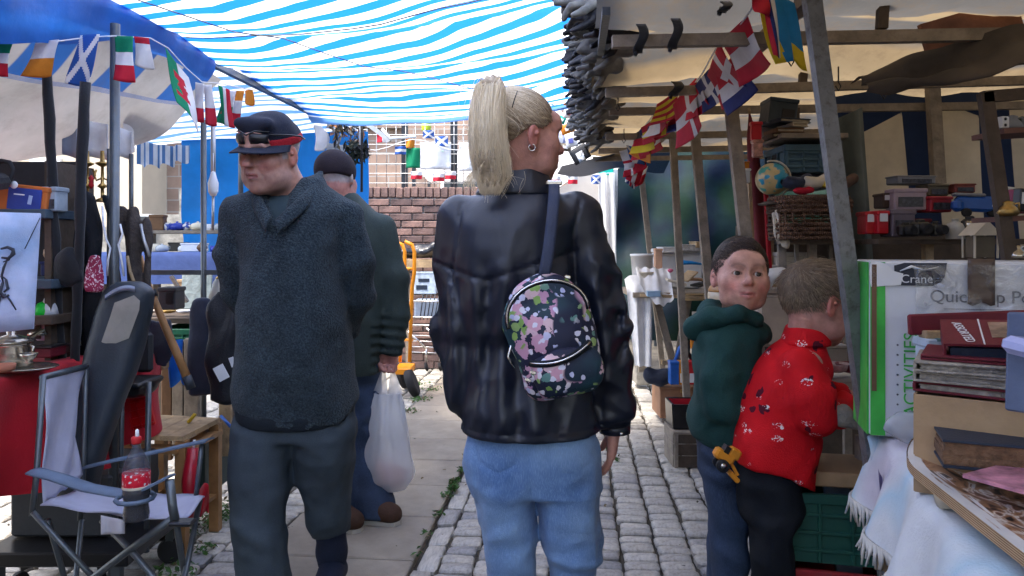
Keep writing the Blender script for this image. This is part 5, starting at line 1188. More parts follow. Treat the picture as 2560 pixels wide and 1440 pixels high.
 shoe(o,(p(1805,0)[0],2.2,0),(.9,.2),.85);shoe(o,(p(1830,0)[0],2.33,0),(.9,.1),.85)
boy_green()
def boy_red():
 rows,p=rowf(2.05);C=Vector(p(2040,764,.0));R=face_rot(104,14,6)
 S=Sdf((.58,1.75,.02),(1.1,2.4,1.24),.012,(((C.x-.11,C.x+.12,.004),),((C.y-.12,C.y+.12,.004),),((C.z-.15,C.z+.1,.004),)))
 F=Face(S,C,R,.93,1.0);F.head(nose=.85);F.neck(p(2005,862,.02),.044)
 S.loft(rows([(1200,1890,1960,0,.06),(1050,1900,2000,0,.06),(920,1940,2040,0,.05),(870,1970,2035,0,.04)]),.02)
 S.path([p(1985,900,-.09),p(2005,1010,-.11),p(2085,1005,-.03)],[.04,.033,.024],.02);hand(S,p(2085,1003,-.03),(1,.3,-.05),(0,0,-1),.72,.5)
 S.path([p(2050,900,.09),p(2075,1000,.1),p(2120,1000,.06)],[.04,.033,.024],.02);hand(S,p(2120,1000,.06),(1,.1,0),(0,0,-1),.72,.5)
 S.path([p(1915,1200),p(1920,1400,-.03),p(1925,1700,-.02)],[.045,.03,.025],.02);S.path([p(1945,1200,.06),p(1948,1400,.08),p(1950,1700,.08)],[.045,.03,.025],.02)
 o=S.build("person",m_skin,smooth=0,paint=F.paint(base=(.52,.29,.23),cheek=(.58,.22,.18),ear=(.60,.22,.17),brow=(.2,.14,.09)))
 tag(o,"child in red patterned jacket leaning over the stall counter","person");F.eyes(o,(0,-1,-.2),(.05,.03,.02))
 rs=np.random.RandomState(9)
 def hl(q):
  x,y,z=q[...,0],q[...,1],q[...,2];return np.where(y<-.055,z-.062,np.where(y<.02,z-.012+np.maximum(-y,0)*-.2,z+.084-np.maximum(.05-y,0)*1.6))
 SH=Sdf(np.array(C)-.16,np.array(C)+.16,.004);SH.ell(F.w((0,.020,.042)),(.0840*.93,.1015*.93,.0935*.93),R,.01)
 def cut(x,y,z):L=F.local(np.stack([x,y,z],1));h=hl(L);return np.where(h<0,-.03,np.minimum(h,.0))+.0016*vnoise(x*160,y*160,z*60)
 SH.disp(cut);hair=SH.build("hair",M("dark_blond_hair",(.12,.085,.055),rough=.55,var=.3,scale=60,bump=.4,bscale=200),o)
 cur=[];t=np.linspace(0,1,6)[:,None];wh=np.array((-.02,.085,.098))
 for pt,nn in scalp_points(F,6500,lambda q:hl(q)>.0,rs):
  away=pt-wh;away/=np.linalg.norm(away)+1e-6;fl=away+np.array((0,-.3,0));top=pt[2]>.055;L_=(.034 if top else .014)*(.7+.6*rs.rand())
  q=pt*1.0+nn*((.006 if top else .002)*np.sin(t*2.6))+(fl-nn*.25+rs.normal(size=3)*(.16 if top else .10))*t*L_;cur.append(to_w(F,q))
 strands("hair_strands",cur,.0007,hair_mat("dark_blond_strands",(.13,.095,.065),(.34,.26,.175)),hair)
 def redcol(nt,tc):
  dn=N(nt,"ShaderNodeTexNoise",Scale=26.0,Detail=2.0);nt.links.new(tc.outputs["Object"],dn.inputs["Vector"]);vm=N(nt,"ShaderNodeVectorMath");vm.operation="MULTIPLY_ADD";nt.links.new(dn.outputs["Color"],vm.inputs[0]);vm.inputs[1].default_value=(.05,.05,.05);nt.links.new(tc.outputs["Object"],vm.inputs[2]);v=N(nt,"ShaderNodeTexVoronoi",Scale=20.0);nt.links.new(vm.outputs[0],v.inputs["Vector"])
  c=N(nt,"ShaderNodeSeparateColor");nt.links.new(v.outputs["Color"],c.inputs[0])
  rg=nt.nodes.new("ShaderNodeRGB");rg.outputs[0].default_value=(.58,.008,.014,1);base=rg.outputs[0]
  spot=math_(nt,'MULTIPLY',ramp(nt,v.outputs["Distance"],[(.27,(1,1,1)),(.29,(0,0,0))]),ramp(nt,c.outputs[0],[(.35,(0,0,0)),(.37,(1,1,1))]))
  base=mixcol(nt,spot,base,(.09,.006,.018))
  w=N(nt,"ShaderNodeTexNoise",Scale=150.0,Detail=2.0,Distortion=1.0);nt.links.new(tc.outputs["Object"],w.inputs["Vector"]);v2=N(nt,"ShaderNodeTexVoronoi",Scale=19.0);mp=N(nt,"ShaderNodeMapping");mp.inputs["Scale"].default_value=(1,1,1.7);mp.inputs["Location"].default_value=(.4,.2,.9);nt.links.new(tc.outputs["Object"],mp.inputs["Vector"]);nt.links.new(mp.outputs[0],v2.inputs["Vector"])
  c2=N(nt,"ShaderNodeSeparateColor");nt.links.new(v2.outputs["Color"],c2.inputs[0])
  fl=math_(nt,'MULTIPLY',math_(nt,'MULTIPLY',ramp(nt,v2.outputs["Distance"],[(.30,(1,1,1)),(.32,(0,0,0))]),ramp(nt,w.outputs["Fac"],[(.56,(0,0,0)),(.58,(1,1,1))])),ramp(nt,c2.outputs[1],[(.5,(0,0,0)),(.52,(1,1,1))]))
  return mixcol(nt,fl,base,(.75,.68,.68))
 m_redj=M("red_patterned_nylon",(.5,.01,.02),rough=.75,var=.15,bump=.25,bscale=300,colfn=redcol,spec=.2)
 S=Sdf((.54,1.74,.52),(1.16,2.4,1.09),.0085)
 S.loft(rows([(1262,1840,2008,.0,.115),(1200,1836,2014,.0,.125),(1130,1838,2030,.0,.128),(1060,1848,2045,.0,.125),(980,1866,2058,.0,.12),(915,1898,2068,.0,.11),(875,1930,2066,.0,.09),(845,1968,2060,.005,.065),(822,1978,2058,.01,.06)]),.02)
 S.path([p(1975,900,-.095),p(1985,960,-.125),p(2000,1020,-.13),p(2055,1015,-.09),p(2092,1000,-.03)],[.055,.053,.050,.044,.036],.02);S.path([p(2045,900,.09),p(2075,1000,.1),p(2125,1000,.06)],[.05,.045,.034],.02)
 S.halfspace((-.32,0,-1),-(EYE-(1182-HOR)*2.05/FPX)-.32*(1840-1280)*2.05/FPX)
 S.disp(lambda x,y,z:.007*W3(x,y,z*.7,8)+.010*ridge(x*9+z*5,y*7,z*5-x*6)+.005*ridge(x*16-z*12,y*9,z*9));jk=S.build("jacket",m_redj,o)
 S=Sdf((.7,1.85,.95),(.95,2.25,1.08),.005);S.loft(rows([(862,1955,2072,.0,.078),(835,1966,2066,.005,.07),(812,1975,2062,.01,.062)]),.01);S.loft(rows([(872,1975,2050,.0,.05),(800,1988,2052,.01,.052)]),.004,op='-');S.build("collar",m_redj,jk)
 S=Sdf((.58,1.8,.02),(.95,2.4,.74),.009)
 S.loft(rows([(1130,1856,2005,0,.09),(1185,1850,2003,0,.105),(1240,1848,2002,0,.11),(1300,1860,2000,0,.10)]),.02);S.loft(rows([(1270,1868,1960,-.04,.08),(1400,1878,1965,-.03,.075),(1700,1890,1960,-.02,.065)]),.02);S.loft(rows([(1270,1900,2000,.07,.08),(1400,1905,1992,.08,.075),(1700,1915,1985,.08,.065)]),.02)
 S.disp(lambda x,y,z:.005*vnoise(x*8,y*8,z*10)+.009*ridge(x*8-z*9,y*7,z*10+x*5));S.build("trousers",m_blk,o)
 shoe(o,(p(1915,0)[0],2.02,0),(.9,.2),.8);shoe(o,(p(1945,0)[0],2.14,0),(.9,.1),.8)
boy_red()
def S_(px,d):return px/FPX*d
m_card=M("cardboard",(.40,.27,.15),rough=.9,var=.12,bump=.15,dirt=.25,dirtcol=(.25,.17,.1))
m_cream=M("cream_plastic",(.55,.49,.38),rough=.5,bump=.08,var=.08)
m_wplast=M("white_plastic",(.68,.70,.72),rough=.35,bump=.05,var=.06)
m_wood=M("varnished_wood",(.30,.155,.06),rough=.5,var=.3,scale=10,bump=.2,bscale=40)
m_woodl=M("pale_worn_wood",(.42,.30,.17),rough=.7,var=.3,scale=12,bump=.3,dirt=.5,dirtcol=(.12,.08,.05))
m_silverware=M("tarnished_silver",(.42,.38,.31),rough=.25,metal=.9,var=.35,scale=25,bump=.15)
m_brass=M("old_brass",(.42,.27,.09),rough=.35,metal=.9,var=.4,scale=30)
m_greencr=M("green_crate_plastic",(.012,.075,.055),rough=.45,bump=.1)
m_redcr=M("red_crate_plastic",(.30,.02,.025),rough=.45,bump=.1,dirt=.2)
m_orange=M("orange_paint",(.75,.26,.01),rough=.4,bump=.1,dirt=.15)
m_rubber=M("black_rubber",(.018,.018,.02),rough=.8,bump=.2)
m_paper=M("page_edges",(.50,.43,.31),rough=.9,bump=.5,bscale=160,var=.2,scale=40)
m_red=M("red_paint_card",(.45,.015,.02),rough=.5)
m_maroon=M("maroon_bookcloth",(.13,.012,.022),rough=.55,bump=.15,bscale=250)
m_navyb=M("navy_bookcloth",(.02,.03,.05),rough=.5,bump=.15,bscale=250)
m_blueplast=M("blue_plastic",(.02,.10,.38),rough=.4,bump=.06)
m_greyplast=M("grey_plastic",(.20,.21,.23),rough=.5,bump=.08)
m_lav=M("lavender_nylon",(.50,.51,.62),rough=.65,var=.12,bump=.3,bscale=300,transl=.2)
m_ltext=M("dark_print_ink",(.03,.035,.05),rough=.6,bump=0)
def box_at(mb,x0,y0,x1,y1,d,depth,R=None,bevel=.004,mi=0):
 a=at((x0+x1)/2,(y0+y1)/2,d);return mb.box(a+Vector((0,depth/2,0)),(S_(x1-x0,d),depth,S_(y1-y0,d)),R,mi,bevel)
def carton(x0,y0,x1,y1,d,depth,mat,label,cat="box",name="carton",R=None,lid=None,lidm=None,print_=None):
 """box with a lid rim and a printed panel"""
 c=at((x0+x1)/2,y1,d)+Vector((0,depth/2,0));t=thing(name,label,cat,c);w=S_(x1-x0,d);h=S_(y1-y0,d);R=R or Matrix.Identity(3)
 MB().box(c+R@Vector((0,0,h/2)),(w,depth,h),R,bevel=.004).build("body",mat,t)
 lh=lid if lid is not None else min(.018,h*.2)
 MB().box(c+R@Vector((0,0,h-lh/2+.002)),(w+.007,depth+.007,lh),R,bevel=.003).build("lid",lidm or mat,t)
 if print_:
  for(u0,v0,u1,v1,m)in print_:
   MB().box(c+R@Vector(((u0+u1-1)/2*w,-depth/2-.0025,(v0+v1)/2*h)),(w*(u1-u0),.003,h*(v1-v0)),R).build("printed_panel",m,t)
 return t
def book(c,w,dp,th,R,cover,label,name="book",title=None,pages=m_paper,parent=None):
 """w across, dp deep, th thick, lying flat in its own frame; spine at -x"""
 t=parent or thing(name,label,"book",c);c=Vector(c);P=lambda x,y,z:c+R@Vector((x,y,z))
 for z in(.0022,th-.0022):MB().box(P(0,0,z),(w,dp,.0042),R,bevel=.001).build("cover",cover,t)
 MB().box(P(-w/2+.002,0,th/2),(.005,dp,th-.009),R).build("spine",cover,t)
 n=5;mb=MB()
 for i in range(n):mb.box(P(.004+rnd.uniform(-.002,.002),0,.0045+(th-.009)*(i+.5)/n),(w-.012,dp-.012+rnd.uniform(-.003,.002),(th-.009)/n*.97),R)
 mb.build("pages",pages,t);return t
def crate(c,w,dp,h,mat,label,R=None,group=None,cat="crate"):
 """ribbed stacking crate: rim, corner posts, horizontal slats, hand hole"""
 t=thing("plastic_crate",label,cat,c,group=group);R=R or Matrix.Identity(3);c=Vector(c);P=lambda x,y,z:c+R@Vector((x,y,z))
 MB().box(P(0,0,.006),(w*.96,dp*.96,.012),R).build("base",mat,t)
 for s in(-1,1):
  MB().box(P(0,s*dp/2,h/2),(w*.97,.008,h*.97),R).build("side_panel",mat,t);MB().box(P(s*w/2,0,h/2),(.008,dp*.97,h*.97),R).build("end_panel",mat,t)
 mb=MB()
 for s in(-1,1):mb.box(P(0,s*(dp/2+.005),h-.014),(w+.026,.016,.028),R,bevel=.003);mb.box(P(s*(w/2+.005),0,h-.014),(.016,dp-.006,.026),R,bevel=.003)
 mb.build("rim",mat,t)
 n=max(3,int(w/.07))
 for s in(-1,1):
  for i in range(n+1):MB().box(P(-w/2+w*i/n,s*(dp/2+.006),h*.45),(.010,.012,h*.84),R,bevel=.002).build("rib",mat,t)
  for i in range(4):MB().box(P(s*(w/2+.006),-dp/2+dp*i/3,h*.45),(.012,.010,h*.84),R,bevel=.002).build("rib",mat,t)
 for k in range(3):MB().box(P(0,-dp/2-.008,h*(.2+.25*k)),(w*.98,.008,.010),R,bevel=.002).build("slat",mat,t)
 MB().box(P(-w/2-.0052,0,h*.68),(.006,dp*.3,h*.16),R).build("hand_hole",m_rubber,t)
 return t
def tub(x0,y0,x1,y1,d,mat,label,cat="tub",lid=True,round_=False,lidm=None):
 a=at((x0+x1)/2,y1,d);w=S_(x1-x0,d);h=S_(y1-y0,d);t=thing("storage_tub",label,cat,a+Vector((0,w/2,0)))
 c=a+Vector((0,w/2,0))
 if round_:MB().lathe([(w*.38,0),(w*.40,.004),(w*.47,h*.9),(w*.5,h*.9),(w*.5,h),(w*.47,h),(w*.45,h*.93),(.001,h*.93)],c,24).build("body",mat,t)
 else:MB().box(c+Vector((0,0,h*.46)),(w*.88,w*.7,h*.92),None,0,.012,1.1).build("body",mat,t)
 if lid and not round_:MB().box(c+Vector((0,0,h*.95)),(w*1.02,w*.84,h*.1),None,0,.006).build("lid",lidm or mat,t);MB().box(c+Vector((0,0,h*.86)),(w*.98,w*.8,h*.05),None,0,.004).build("rim",mat,t)
 return t
def vessel(prof,px,ybase,d,k,mat,label,cat,name,n=22,handle=None,band=None):
 c=at(px,ybase,d);t=thing(name,label,cat,c);MB().lathe([(r*k,z*k)for r,z in prof],c,n).build("body",mat,t)
 if band:MB().lathe([(r*k,z*k)for r,z in band[0]],c,n).build("glazed_shoulder",band[1],t)
 if handle:MB().tube([c+Vector(q)*k for q in handle],.006*k*4,8).build("handle",mat,t)
 return t
def drape(name,pts,mat,label,cat,fold=.012,freq=60,k=.02,parent=None,h=.008,sm=1):
 """hanging soft goods from fat points ((px, py, d, r), ...)"""
 W=[(at(a,b,d),r)for a,b,d,r in pts];lo=np.min([np.array(p_)-r-.03 for p_,r in W],0);hi=np.max([np.array(p_)+r+.03 for p_,r in W],0)
 S=Sdf(lo,hi,h)
 ys=[q[1]for q in pts]
 if max(ys)-min(ys)>60:S.loft([(q.z,q.x,q.y,r,r*.42)for q,r in W],k,p=2.8,rd=.006)
 else:
  for i in range(len(W)-1):S.cap(W[i][0],W[i+1][0],W[i][1],W[i+1][1],k,flat=((0,1,0),.55))
 S.disp(lambda x,y,z:fold*np.sin(x*freq+2.5*vnoise(x*9,y*9,z*4))*.5+fold*.5*vnoise(x*14,y*14,z*9));o=S.build(name,mat,parent,smooth=sm)
 return o if parent else tag(o,label,cat)
m_redcl=M("red_table_cloth",(.46,.008,.02),rough=.8,var=.2,scale=5,bump=.25,bscale=200,sheen=.1)
t=thing("trestle_table","trestle table under the red cloth at the left stall","table",(-2.0,2.4,0))
MB().box((-1.92,2.3,.845),(.78,2.0,.03)).build("table_top",m_oldwood,t)
for x in(-1.62,-2.24):
 for y in(1.5,3.1):MB().bar((x,y,0),(x,y,.83),.04,.04).build("leg",m_oldwood,t)
def rcl(U,V):
 d=1.35+1.88*U;w=V*1.25;top=np.clip(w/.78,0,1);drop=np.clip(w-.78,0,1)
 x=-2.30+.78*top+.012+.075*np.sin(d*17+1.5*np.sin(d*5))*drop/.47+.02*drop;z=.868-drop*(.72+.12*np.sin(d*3))+.004*vnoise(d*9,w*9,0*d)
 return x,d,z
tag(np_sheet("table_cloth",rcl,90,44,m_redcl),"red cloth draped over the left stall table","tablecloth")
t=vessel([(.9,0),(1.0,.05),(.96,.5),(1.0,1.1),(1.08,1.2),(1.06,1.25),(.2,1.3)],28,915,2.35,.058,m_silverware,"large tarnished silver pot on the red table","pot","silver_pot")
c=at(28,915,2.35);MB().lathe([(.062,.074),(.066,.078),(.045,.092),(.012,.1),(.014,.112),(.004,.118)],c,20).build("lid",m_silverware,t)
MB().tube([c+Vector((.058,-.01,.03)),c+Vector((.078,-.015,.04)),c+Vector((.08,-.015,.062)),c+Vector((.06,-.01,.07))],.005,8).build("handle",m_silverware,t)
vessel([(.5,0),(.55,.1),(.4,.3),(.85,.8),(1.0,1.2),(.94,1.2),(.7,.7)],72,908,2.3,.026,m_silverware,"small silver cup beside the large silver pot","cup","silver_cup")
vessel([(.9,0),(1.0,.1),(.9,.35),(.5,.62),(.18,.78),(.2,.95),(.05,1.0)],95,838,2.52,.032,m_silverware,"domed silver dish cover behind the silver pot","dish cover","dish_cover")
t=carton(88,806,164,852,2.68,.1,M("lavender_white_plastic",(.46,.46,.58),rough=.4),"pale lavender electrical device with grab handle on the red table","device","electrical_device")
MB().tube([at(100,806,2.72),at(100,800,2.72),at(150,800,2.72),at(150,806,2.72)],.006,8).build("handle",m_wplast,t);MB().box(at(96,830,2.67),(.012,.01,.05)).build("switch",m_blackp,t)
carton(78,868,126,895,2.48,.09,m_maroon,"dark maroon jewellery case on the red table","case","jewellery_case",lidm=m_blackp)
carton(122,866,150,886,2.55,.07,M("brown_leather_case",(.05,.025,.02),rough=.5),"small brown leather case on the red table","case","leather_case")
book(at(180,842,2.85),.12,.09,.02,rotm(0,0,.3),M("cream_bookcloth",(.5,.48,.43),rough=.6),"cream book lying behind the lavender device")
book(at(186,860,2.7),.11,.08,.018,rotm(0,0,-.2),M("pale_green_cover",(.42,.46,.4),rough=.6),"pale booklet under the cream book on the red table")
one("silver_tray",MB().lathe([(.09,0),(.1,.004),(.115,.01),(.112,.012),(.095,.006),(.001,.005)],at(30,925,2.3),24,sx=1.2,sy=.8),m_silverware,"low silver tray under the silver pot","tray")
one("chrome_strip",MB().bar(at(72,846,2.4),at(108,824,2.45),.012,.008),M("polished_chrome",(.7,.65,.5),rough=.2,metal=1),"short shiny metal handle lying by the silver pot","handle")
one("terracotta_dish",MB().lathe([(.02,0),(.032,.004),(.036,.022),(.033,.022),(.028,.006),(.001,.005)],at(5,930,2.15),18),M("terracotta",(.32,.12,.07),rough=.8),"small terracotta dish at the red table's near edge","dish")
t=thing("canvas_print","pale blue canvas print with dark ink strokes at the picture's left edge","picture",at(20,825,2.2))
A,B,Cc,D=at(-75,528,2.2),at(101,533,2.28),at(84,822,2.24),at(-75,838,2.16)
def pale(nt,tc):
 n=N(nt,"ShaderNodeTexNoise",Scale=7.0,Detail=5.0);nt.links.new(tc.outputs["Object"],n.inputs["Vector"]);return ramp(nt,n.outputs["Fac"],[(.3,(.30,.42,.62)),(.55,(.47,.52,.68)),(.75,(.55,.57,.68))])
mb=MB();mb.grid(lambda u,v:A.lerp(B,u).lerp(D.lerp(Cc,u),v),4,6,thick=-.022);mb.build("canvas",M("pale_blue_canvas",(.4,.45,.6),rough=.8,colfn=pale,bump=.2,bscale=300),t)
ink=MB()
def stroke(pts,w):
 q=[at(x,y,2.215+(x/101)*.02-.012)for x,y in pts];ink.tube(q,[w*(.4+.6*math.sin(3.14*(i+.5)/len(q)))for i in range(len(q))],5)
for pts,w in((((2,622),(18,618),(32,624),(34,634),(20,646),(4,644)),.006),(((20,646),(10,668),(4,690),(8,705)),.004),(((8,705),(0,730),(10,742),(22,738)),.006),(((12,735),(26,752),(40,775)),.003),(((2,740),(-6,770),(-16,800)),.004),(((30,630),(22,650),(8,655)),.003),(((5,690),(16,700),(20,715)),.003),(((14,700),(20,722),(10,730)),.0045)):stroke(pts,w)
ink.build("ink_strokes",m_ltext,t)
MB().tube([at(62,622,2.25),at(100,545,2.275)],.0012,4).build("hanging_wire",m_ltext,t)
m_shelfb=M("blue_grey_shelf",(.055,.085,.115),rough=.6,var=.2,bump=.2)
sh=thing("shelf_unit","blue-grey shelf unit behind the canvas print","shelf unit",at(80,1000,2.6))
for y,x1 in((538,172),(706,186),(792,186)):MB().box(at((x1-120)/2,y,2.62),(S_(x1+120,2.62),.26,.032),bevel=.003).build("shelf_board",m_shelfb if y!=792 else m_darkwood,sh)
for px in(176,):MB().box(at(px,760,2.66),(.022,.26,1.0)).build("upright",m_darkwood,sh)
MB().box(at(30,700,2.82),(.5,.02,.9)).build("back_board",M("dark_back_board",(.03,.03,.035),rough=.8),sh)
t=carton(-30,462,112,532,2.5,.10,M("orange_box_card",(.50,.14,.03),rough=.55),"orange and blue boxed goods on the top shelf","box","product_box",R=rotm(0,math.radians(6),0),print_=((.33,.12,.92,.9,M("royal_blue_card",(.03,.06,.30),rough=.5)),))
MB().lathe([(.012,-.002),(.013,0),(.012,.002)],at(35,462,2.46),16,rotm(1.57,0,0)).build("round_sticker",m_wplast,t)
MB().box(at(48,486,2.466),(.035,.002,.004),rotm(0,.1,0)).build("white_print",m_wplast,t);MB().box(at(75,500,2.466),(.012,.002,.03),rotm(0,.2,0)).build("pale_print",M("pale_blue_print",(.3,.4,.6),rough=.5),t)
carton(104,468,140,528,2.52,.07,M("grey_blue_card",(.30,.36,.42),rough=.6),"grey-blue photo box at the end of the top shelf","box","photo_box",print_=((.1,.1,.9,.5,M("dark_photo_print",(.05,.05,.06),rough=.5,var=.6,scale=60)),))
one("black_cable",MB().tube([at(-12,440,2.45),at(-14,415,2.45),at(4,402,2.45),at(24,406,2.45),at(33,425,2.45),at(26,450,2.45),at(5,462,2.45)],.008,8),m_rubber,"black cable loop above the orange and blue boxed goods","cable")
one("black_bag_corner",MB().box(at(-8,455,2.42),(.05,.08,.05),rotm(.2,.6,0),bevel=.012),m_black,"black bag corner beside the cable loop","bag")
vessel([(.55,0),(.75,.05),(1.0,.6),(.95,1.0),(.55,1.25),(.6,1.32),(.5,1.32)],142,654,2.62,.042,M("tan_stoneware",(.42,.26,.13),rough=.3,spec=.6,bump=.05),"tan glazed stoneware jug on the shelf","jug","stoneware_jug")
carton(124,552,163,585,2.64,.06,m_wplast,"white plastic sandwich box on the shelf above the jug","box","plastic_box",lidm=m_silver)
carton(160,552,176,590,2.66,.04,M("blue_white_pack",(.12,.15,.5),rough=.4),"blue and white packet beside the white sandwich box","packet","packet",print_=((.2,.2,.8,.5,m_wplast),))
t=thing("toy_figure","green and white conical toy on the lower shelf","toy",at(122,790,2.55));c=at(122,790,2.55)
MB().lathe([(.032,0),(.026,.03),(.008,.075),(.004,.08)],c,14).build("skirt",m_wplast,t);MB().lathe([(.026,0),(.025,.02),(.016,.044),(.004,.05)],c+Vector((-.014,-.012,0)),12).build("green_front",M("vivid_green_plastic",(.01,.5,.04),rough=.4),t);MB().lathe([(.002,0),(.009,.006),(.009,.012),(.002,.017)],c+Vector((0,0,.085)),12).build("head",m_wplast,t)
one("framed_photo",MB().box(at(160,770,2.7),(.07,.012,.09),rotm(-.1,0,0),bevel=.003),M("dim_photo",(.05,.05,.045),rough=.3,var=.7,scale=40),"dim framed photograph on the lower shelf","frame")
carton(100,655,125,690,2.6,.05,M("dark_blue_pack",(.02,.03,.12),rough=.4),"dark blue tin beside the stoneware jug","tin","tin")
drape("cloth_heap",[(150,690,2.55,.03),(170,660,2.55,.05),(185,690,2.55,.04)],m_black,"black cloth heap next to the stoneware jug","cloth")
for i,(px,lb)in enumerate(((218,"brass lamp stand ornament nearest the black wrapped pole"),(256,"brass candle ornament against the grey tube post"))):
 t=thing("brass_ornament",lb,"ornament",at(px,500,2.75),group="brass ornaments behind the left shelf");c=at(px,505,2.75)
 MB().lathe([(.026,0),(.024,.008),(.006,.016),(.006,.05),(.018,.058),(.006,.07),(.005,.13),(.022,.14),(.024,.145),(.008,.15),(.007,.19)],c,14).build("stem",m_brass,t)
 for s in(-1,1):MB().tube([c+Vector((0,0,.09)),c+Vector((s*.022,0,.08)),c+Vector((s*.03,0,.1)),c+Vector((s*.022,0,.12))],.0035,6).build("arm",m_brass,t)
one("red_ornament",MB().lathe([(.002,0),(.010,.012),(.006,.03),(.010,.04),(.002,.05)],at(228,472,2.72),10),m_red,"small red bird ornament between the brass pieces","ornament")
m_coat=M("black_wool",(.008,.009,.012),rough=.9,var=.3,bump=.35,bscale=120)
drape("hanging_coat",[(215,490,2.68,.04),(212,600,2.68,.06),(205,760,2.68,.066),(200,900,2.7,.06)],m_coat,"black coat hanging from the left stall rail","coat",.03,90)
drape("hanging_shawl",[(318,520,2.75,.03),(338,560,2.75,.05),(340,650,2.75,.05),(345,720,2.75,.045)],M("brown_grey_wool",(.055,.045,.04),rough=.95,var=.4,scale=30,bump=.6,bscale=120),"brown-grey fringed shawl hanging by the grey tube post","shawl",.016,120)
def pinkcol(nt,tc):
 v=N(nt,"ShaderNodeTexNoise",Scale=42.0,Detail=2.0,Distortion=3.0);nt.links.new(tc.outputs["Object"],v.inputs["Vector"]);return ramp(nt,v.outputs["Fac"],[(.56,(.22,.01,.05)),(.60,(.6,.5,.54))])
drape("patterned_bag",[(236,635,2.52,.02),(234,680,2.52,.032),(234,730,2.52,.032)],M("crimson_print_cloth",(.3,.02,.07),rough=.7,colfn=pinkcol),"crimson bag with white leaf print hanging before the coat","bag",.004,40)
cords=thing("twisted_rope","white twisted cord dangling beside the grey tube post","cord",at(262,720,2.58))
for pts in(((256,515),(258,560),(266,600),(276,620),(270,650),(268,690)),((300,560),(306,585),(296,612),(302,640),(310,690))):MB().tube([at(x,y,2.58)for x,y in pts],.0035,6).build("strand",m_wplast,cords)
for px,y0,y1,lb in((352,560,640,"grey-blue umbrella handle sticking out past the shawl"),(318,640,720,"pale walking stick among the hanging scarves")):
 one("walking_stick",MB().tube([at(px,y0,2.72),at(px+8,(y0+y1)/2,2.72),at(px+22,y1,2.7)],.006,8),m_galv if px==352 else m_woodl,lb,"stick")
ch=thing("office_chair","tall black padded office chair with beige head panel by the red table","chair",at(250,1460,2.75))
dC=2.52;rows_,p_=rowf(dC)
S=Sdf((-1.66,2.3,.36),(-1.18,2.8,1.20),.008)
S.loft(rows_([(705,275,330,.06,.035),(722,248,352,.06,.045),(760,232,358,.055,.05),(850,212,345,.04,.055),(950,195,322,.02,.055),(1050,182,290,.0,.055),(1150,172,262,-.02,.055),(1230,165,250,-.03,.05)]),.03,p=3.2)
S.disp(lambda x,y,z:.003*W3(x,y,z,12));S.build("backrest",M("black_vinyl",(.028,.036,.046),rough=.42,var=.2,bump=.12,bscale=150),ch)
mb=MB();q=[(286,757),(335,738),(350,752),(348,775),(322,846),(254,872),(250,865),(276,790)];ctr=at(302,805,dC-.008)
mb._add([at(x,y,dC-.016)for x,y in q]+[at(302,805,dC-.020)],[(i,(i+1)%8,8)for i in range(8)]);mb._add([at(x,y,dC+.02)for x,y in q]+[at(x,y,dC-.016)for x,y in q],[(i,i+8,(i+1)%8+8,(i+1)%8)for i in range(8)]);mb.build("head_panel",M("beige_vinyl",(.27,.255,.22),rough=.5,bump=.1),ch)
mb=MB();mb.grid(lambda u,v:at(262+75*u,738-22*math.sin(u*2.2)+14*v-4*u,dC-.004-.012*math.sin(v*3.14)),12,6);mb.build("silver_trim",M("silver_vinyl",(.22,.25,.32),rough=.35,metal=.2),ch)
MB().tube([at(235,1230,2.95),at(235,1330,2.95)],.03,12).build("gas_column",m_tube,ch)
S=Sdf((-1.95,2.6,.18),(-1.35,3.3,.50),.010);S.box(at(225,1215,2.98),(.2,.2,.045),None,.04,.02);S.build("seat",MATS["black_vinyl"],ch)
for k in range(5):
 a=k*1.2566+.3;c=at(235,1400,2.95);e=c+Vector((.26*math.cos(a),.26*math.sin(a),0));MB().tube([Vector((c.x,c.y,.13)),Vector((e.x,e.y,.07))],[.024,.016],8).build("foot",m_blackp,ch)
 MB().lathe([(.026,-.012),(.028,-.01),(.028,.01),(.026,.012)],(e.x,e.y,.029),14,rotm(1.57,0,a)).build("caster",m_rubber,ch)
ch2=thing("office_chair","low black chair with padded armrest behind the tall padded chair","chair",at(330,1400,2.7))
S=Sdf(at(270,1010,2.7)-Vector((.03,.12,.0)),at(400,930,2.7)+Vector((.03,.3,.02)),.008);S.ell(at(338,968,2.85),(.075,.10,.04),None,.02);S.box(at(336,955,2.85),(.072,.10,.012),None,.012,.02);S.build("seat",m_blackp,ch2)
MB().box(at(345,880,2.95),(.12,.03,.16),bevel=.012).build("backrest",M("black_mesh",(.03,.035,.04),rough=.7),ch2)
for px in(304,372):MB().tube([at(px,955,2.72),at(px-6,1380,2.72)],.011,8).build("leg",m_tube,ch2)
t=thing("folding_crate","bright red folded plastic crate behind the wooden stool","crate",at(350,1072,2.9))
Rr=rotm(0,math.radians(-14),0);c=at(350,1033,2.9)
MB().box(c,(.10,.02,.115),Rr,bevel=.004).build("panel",M("bright_red_plastic",(.55,.008,.012),rough=.4),t)
for i in range(4):MB().box(c+Rr@Vector((0,-.013,-.045+.03*i)),(.098,.007,.004),Rr).build("rib",MATS["bright_red_plastic"],t)
for i in range(3):MB().box(c+Rr@Vector((-.035+.035*i,-.013,0)),(.004,.006,.11),Rr).build("rib",MATS["bright_red_plastic"],t)
t=thing("sledge_handle","long wooden tool handle leaning beside the black bags","tool",at(475,960,2.85));q=[(350,640),(372,715),(410,810),(445,890),(468,945)]
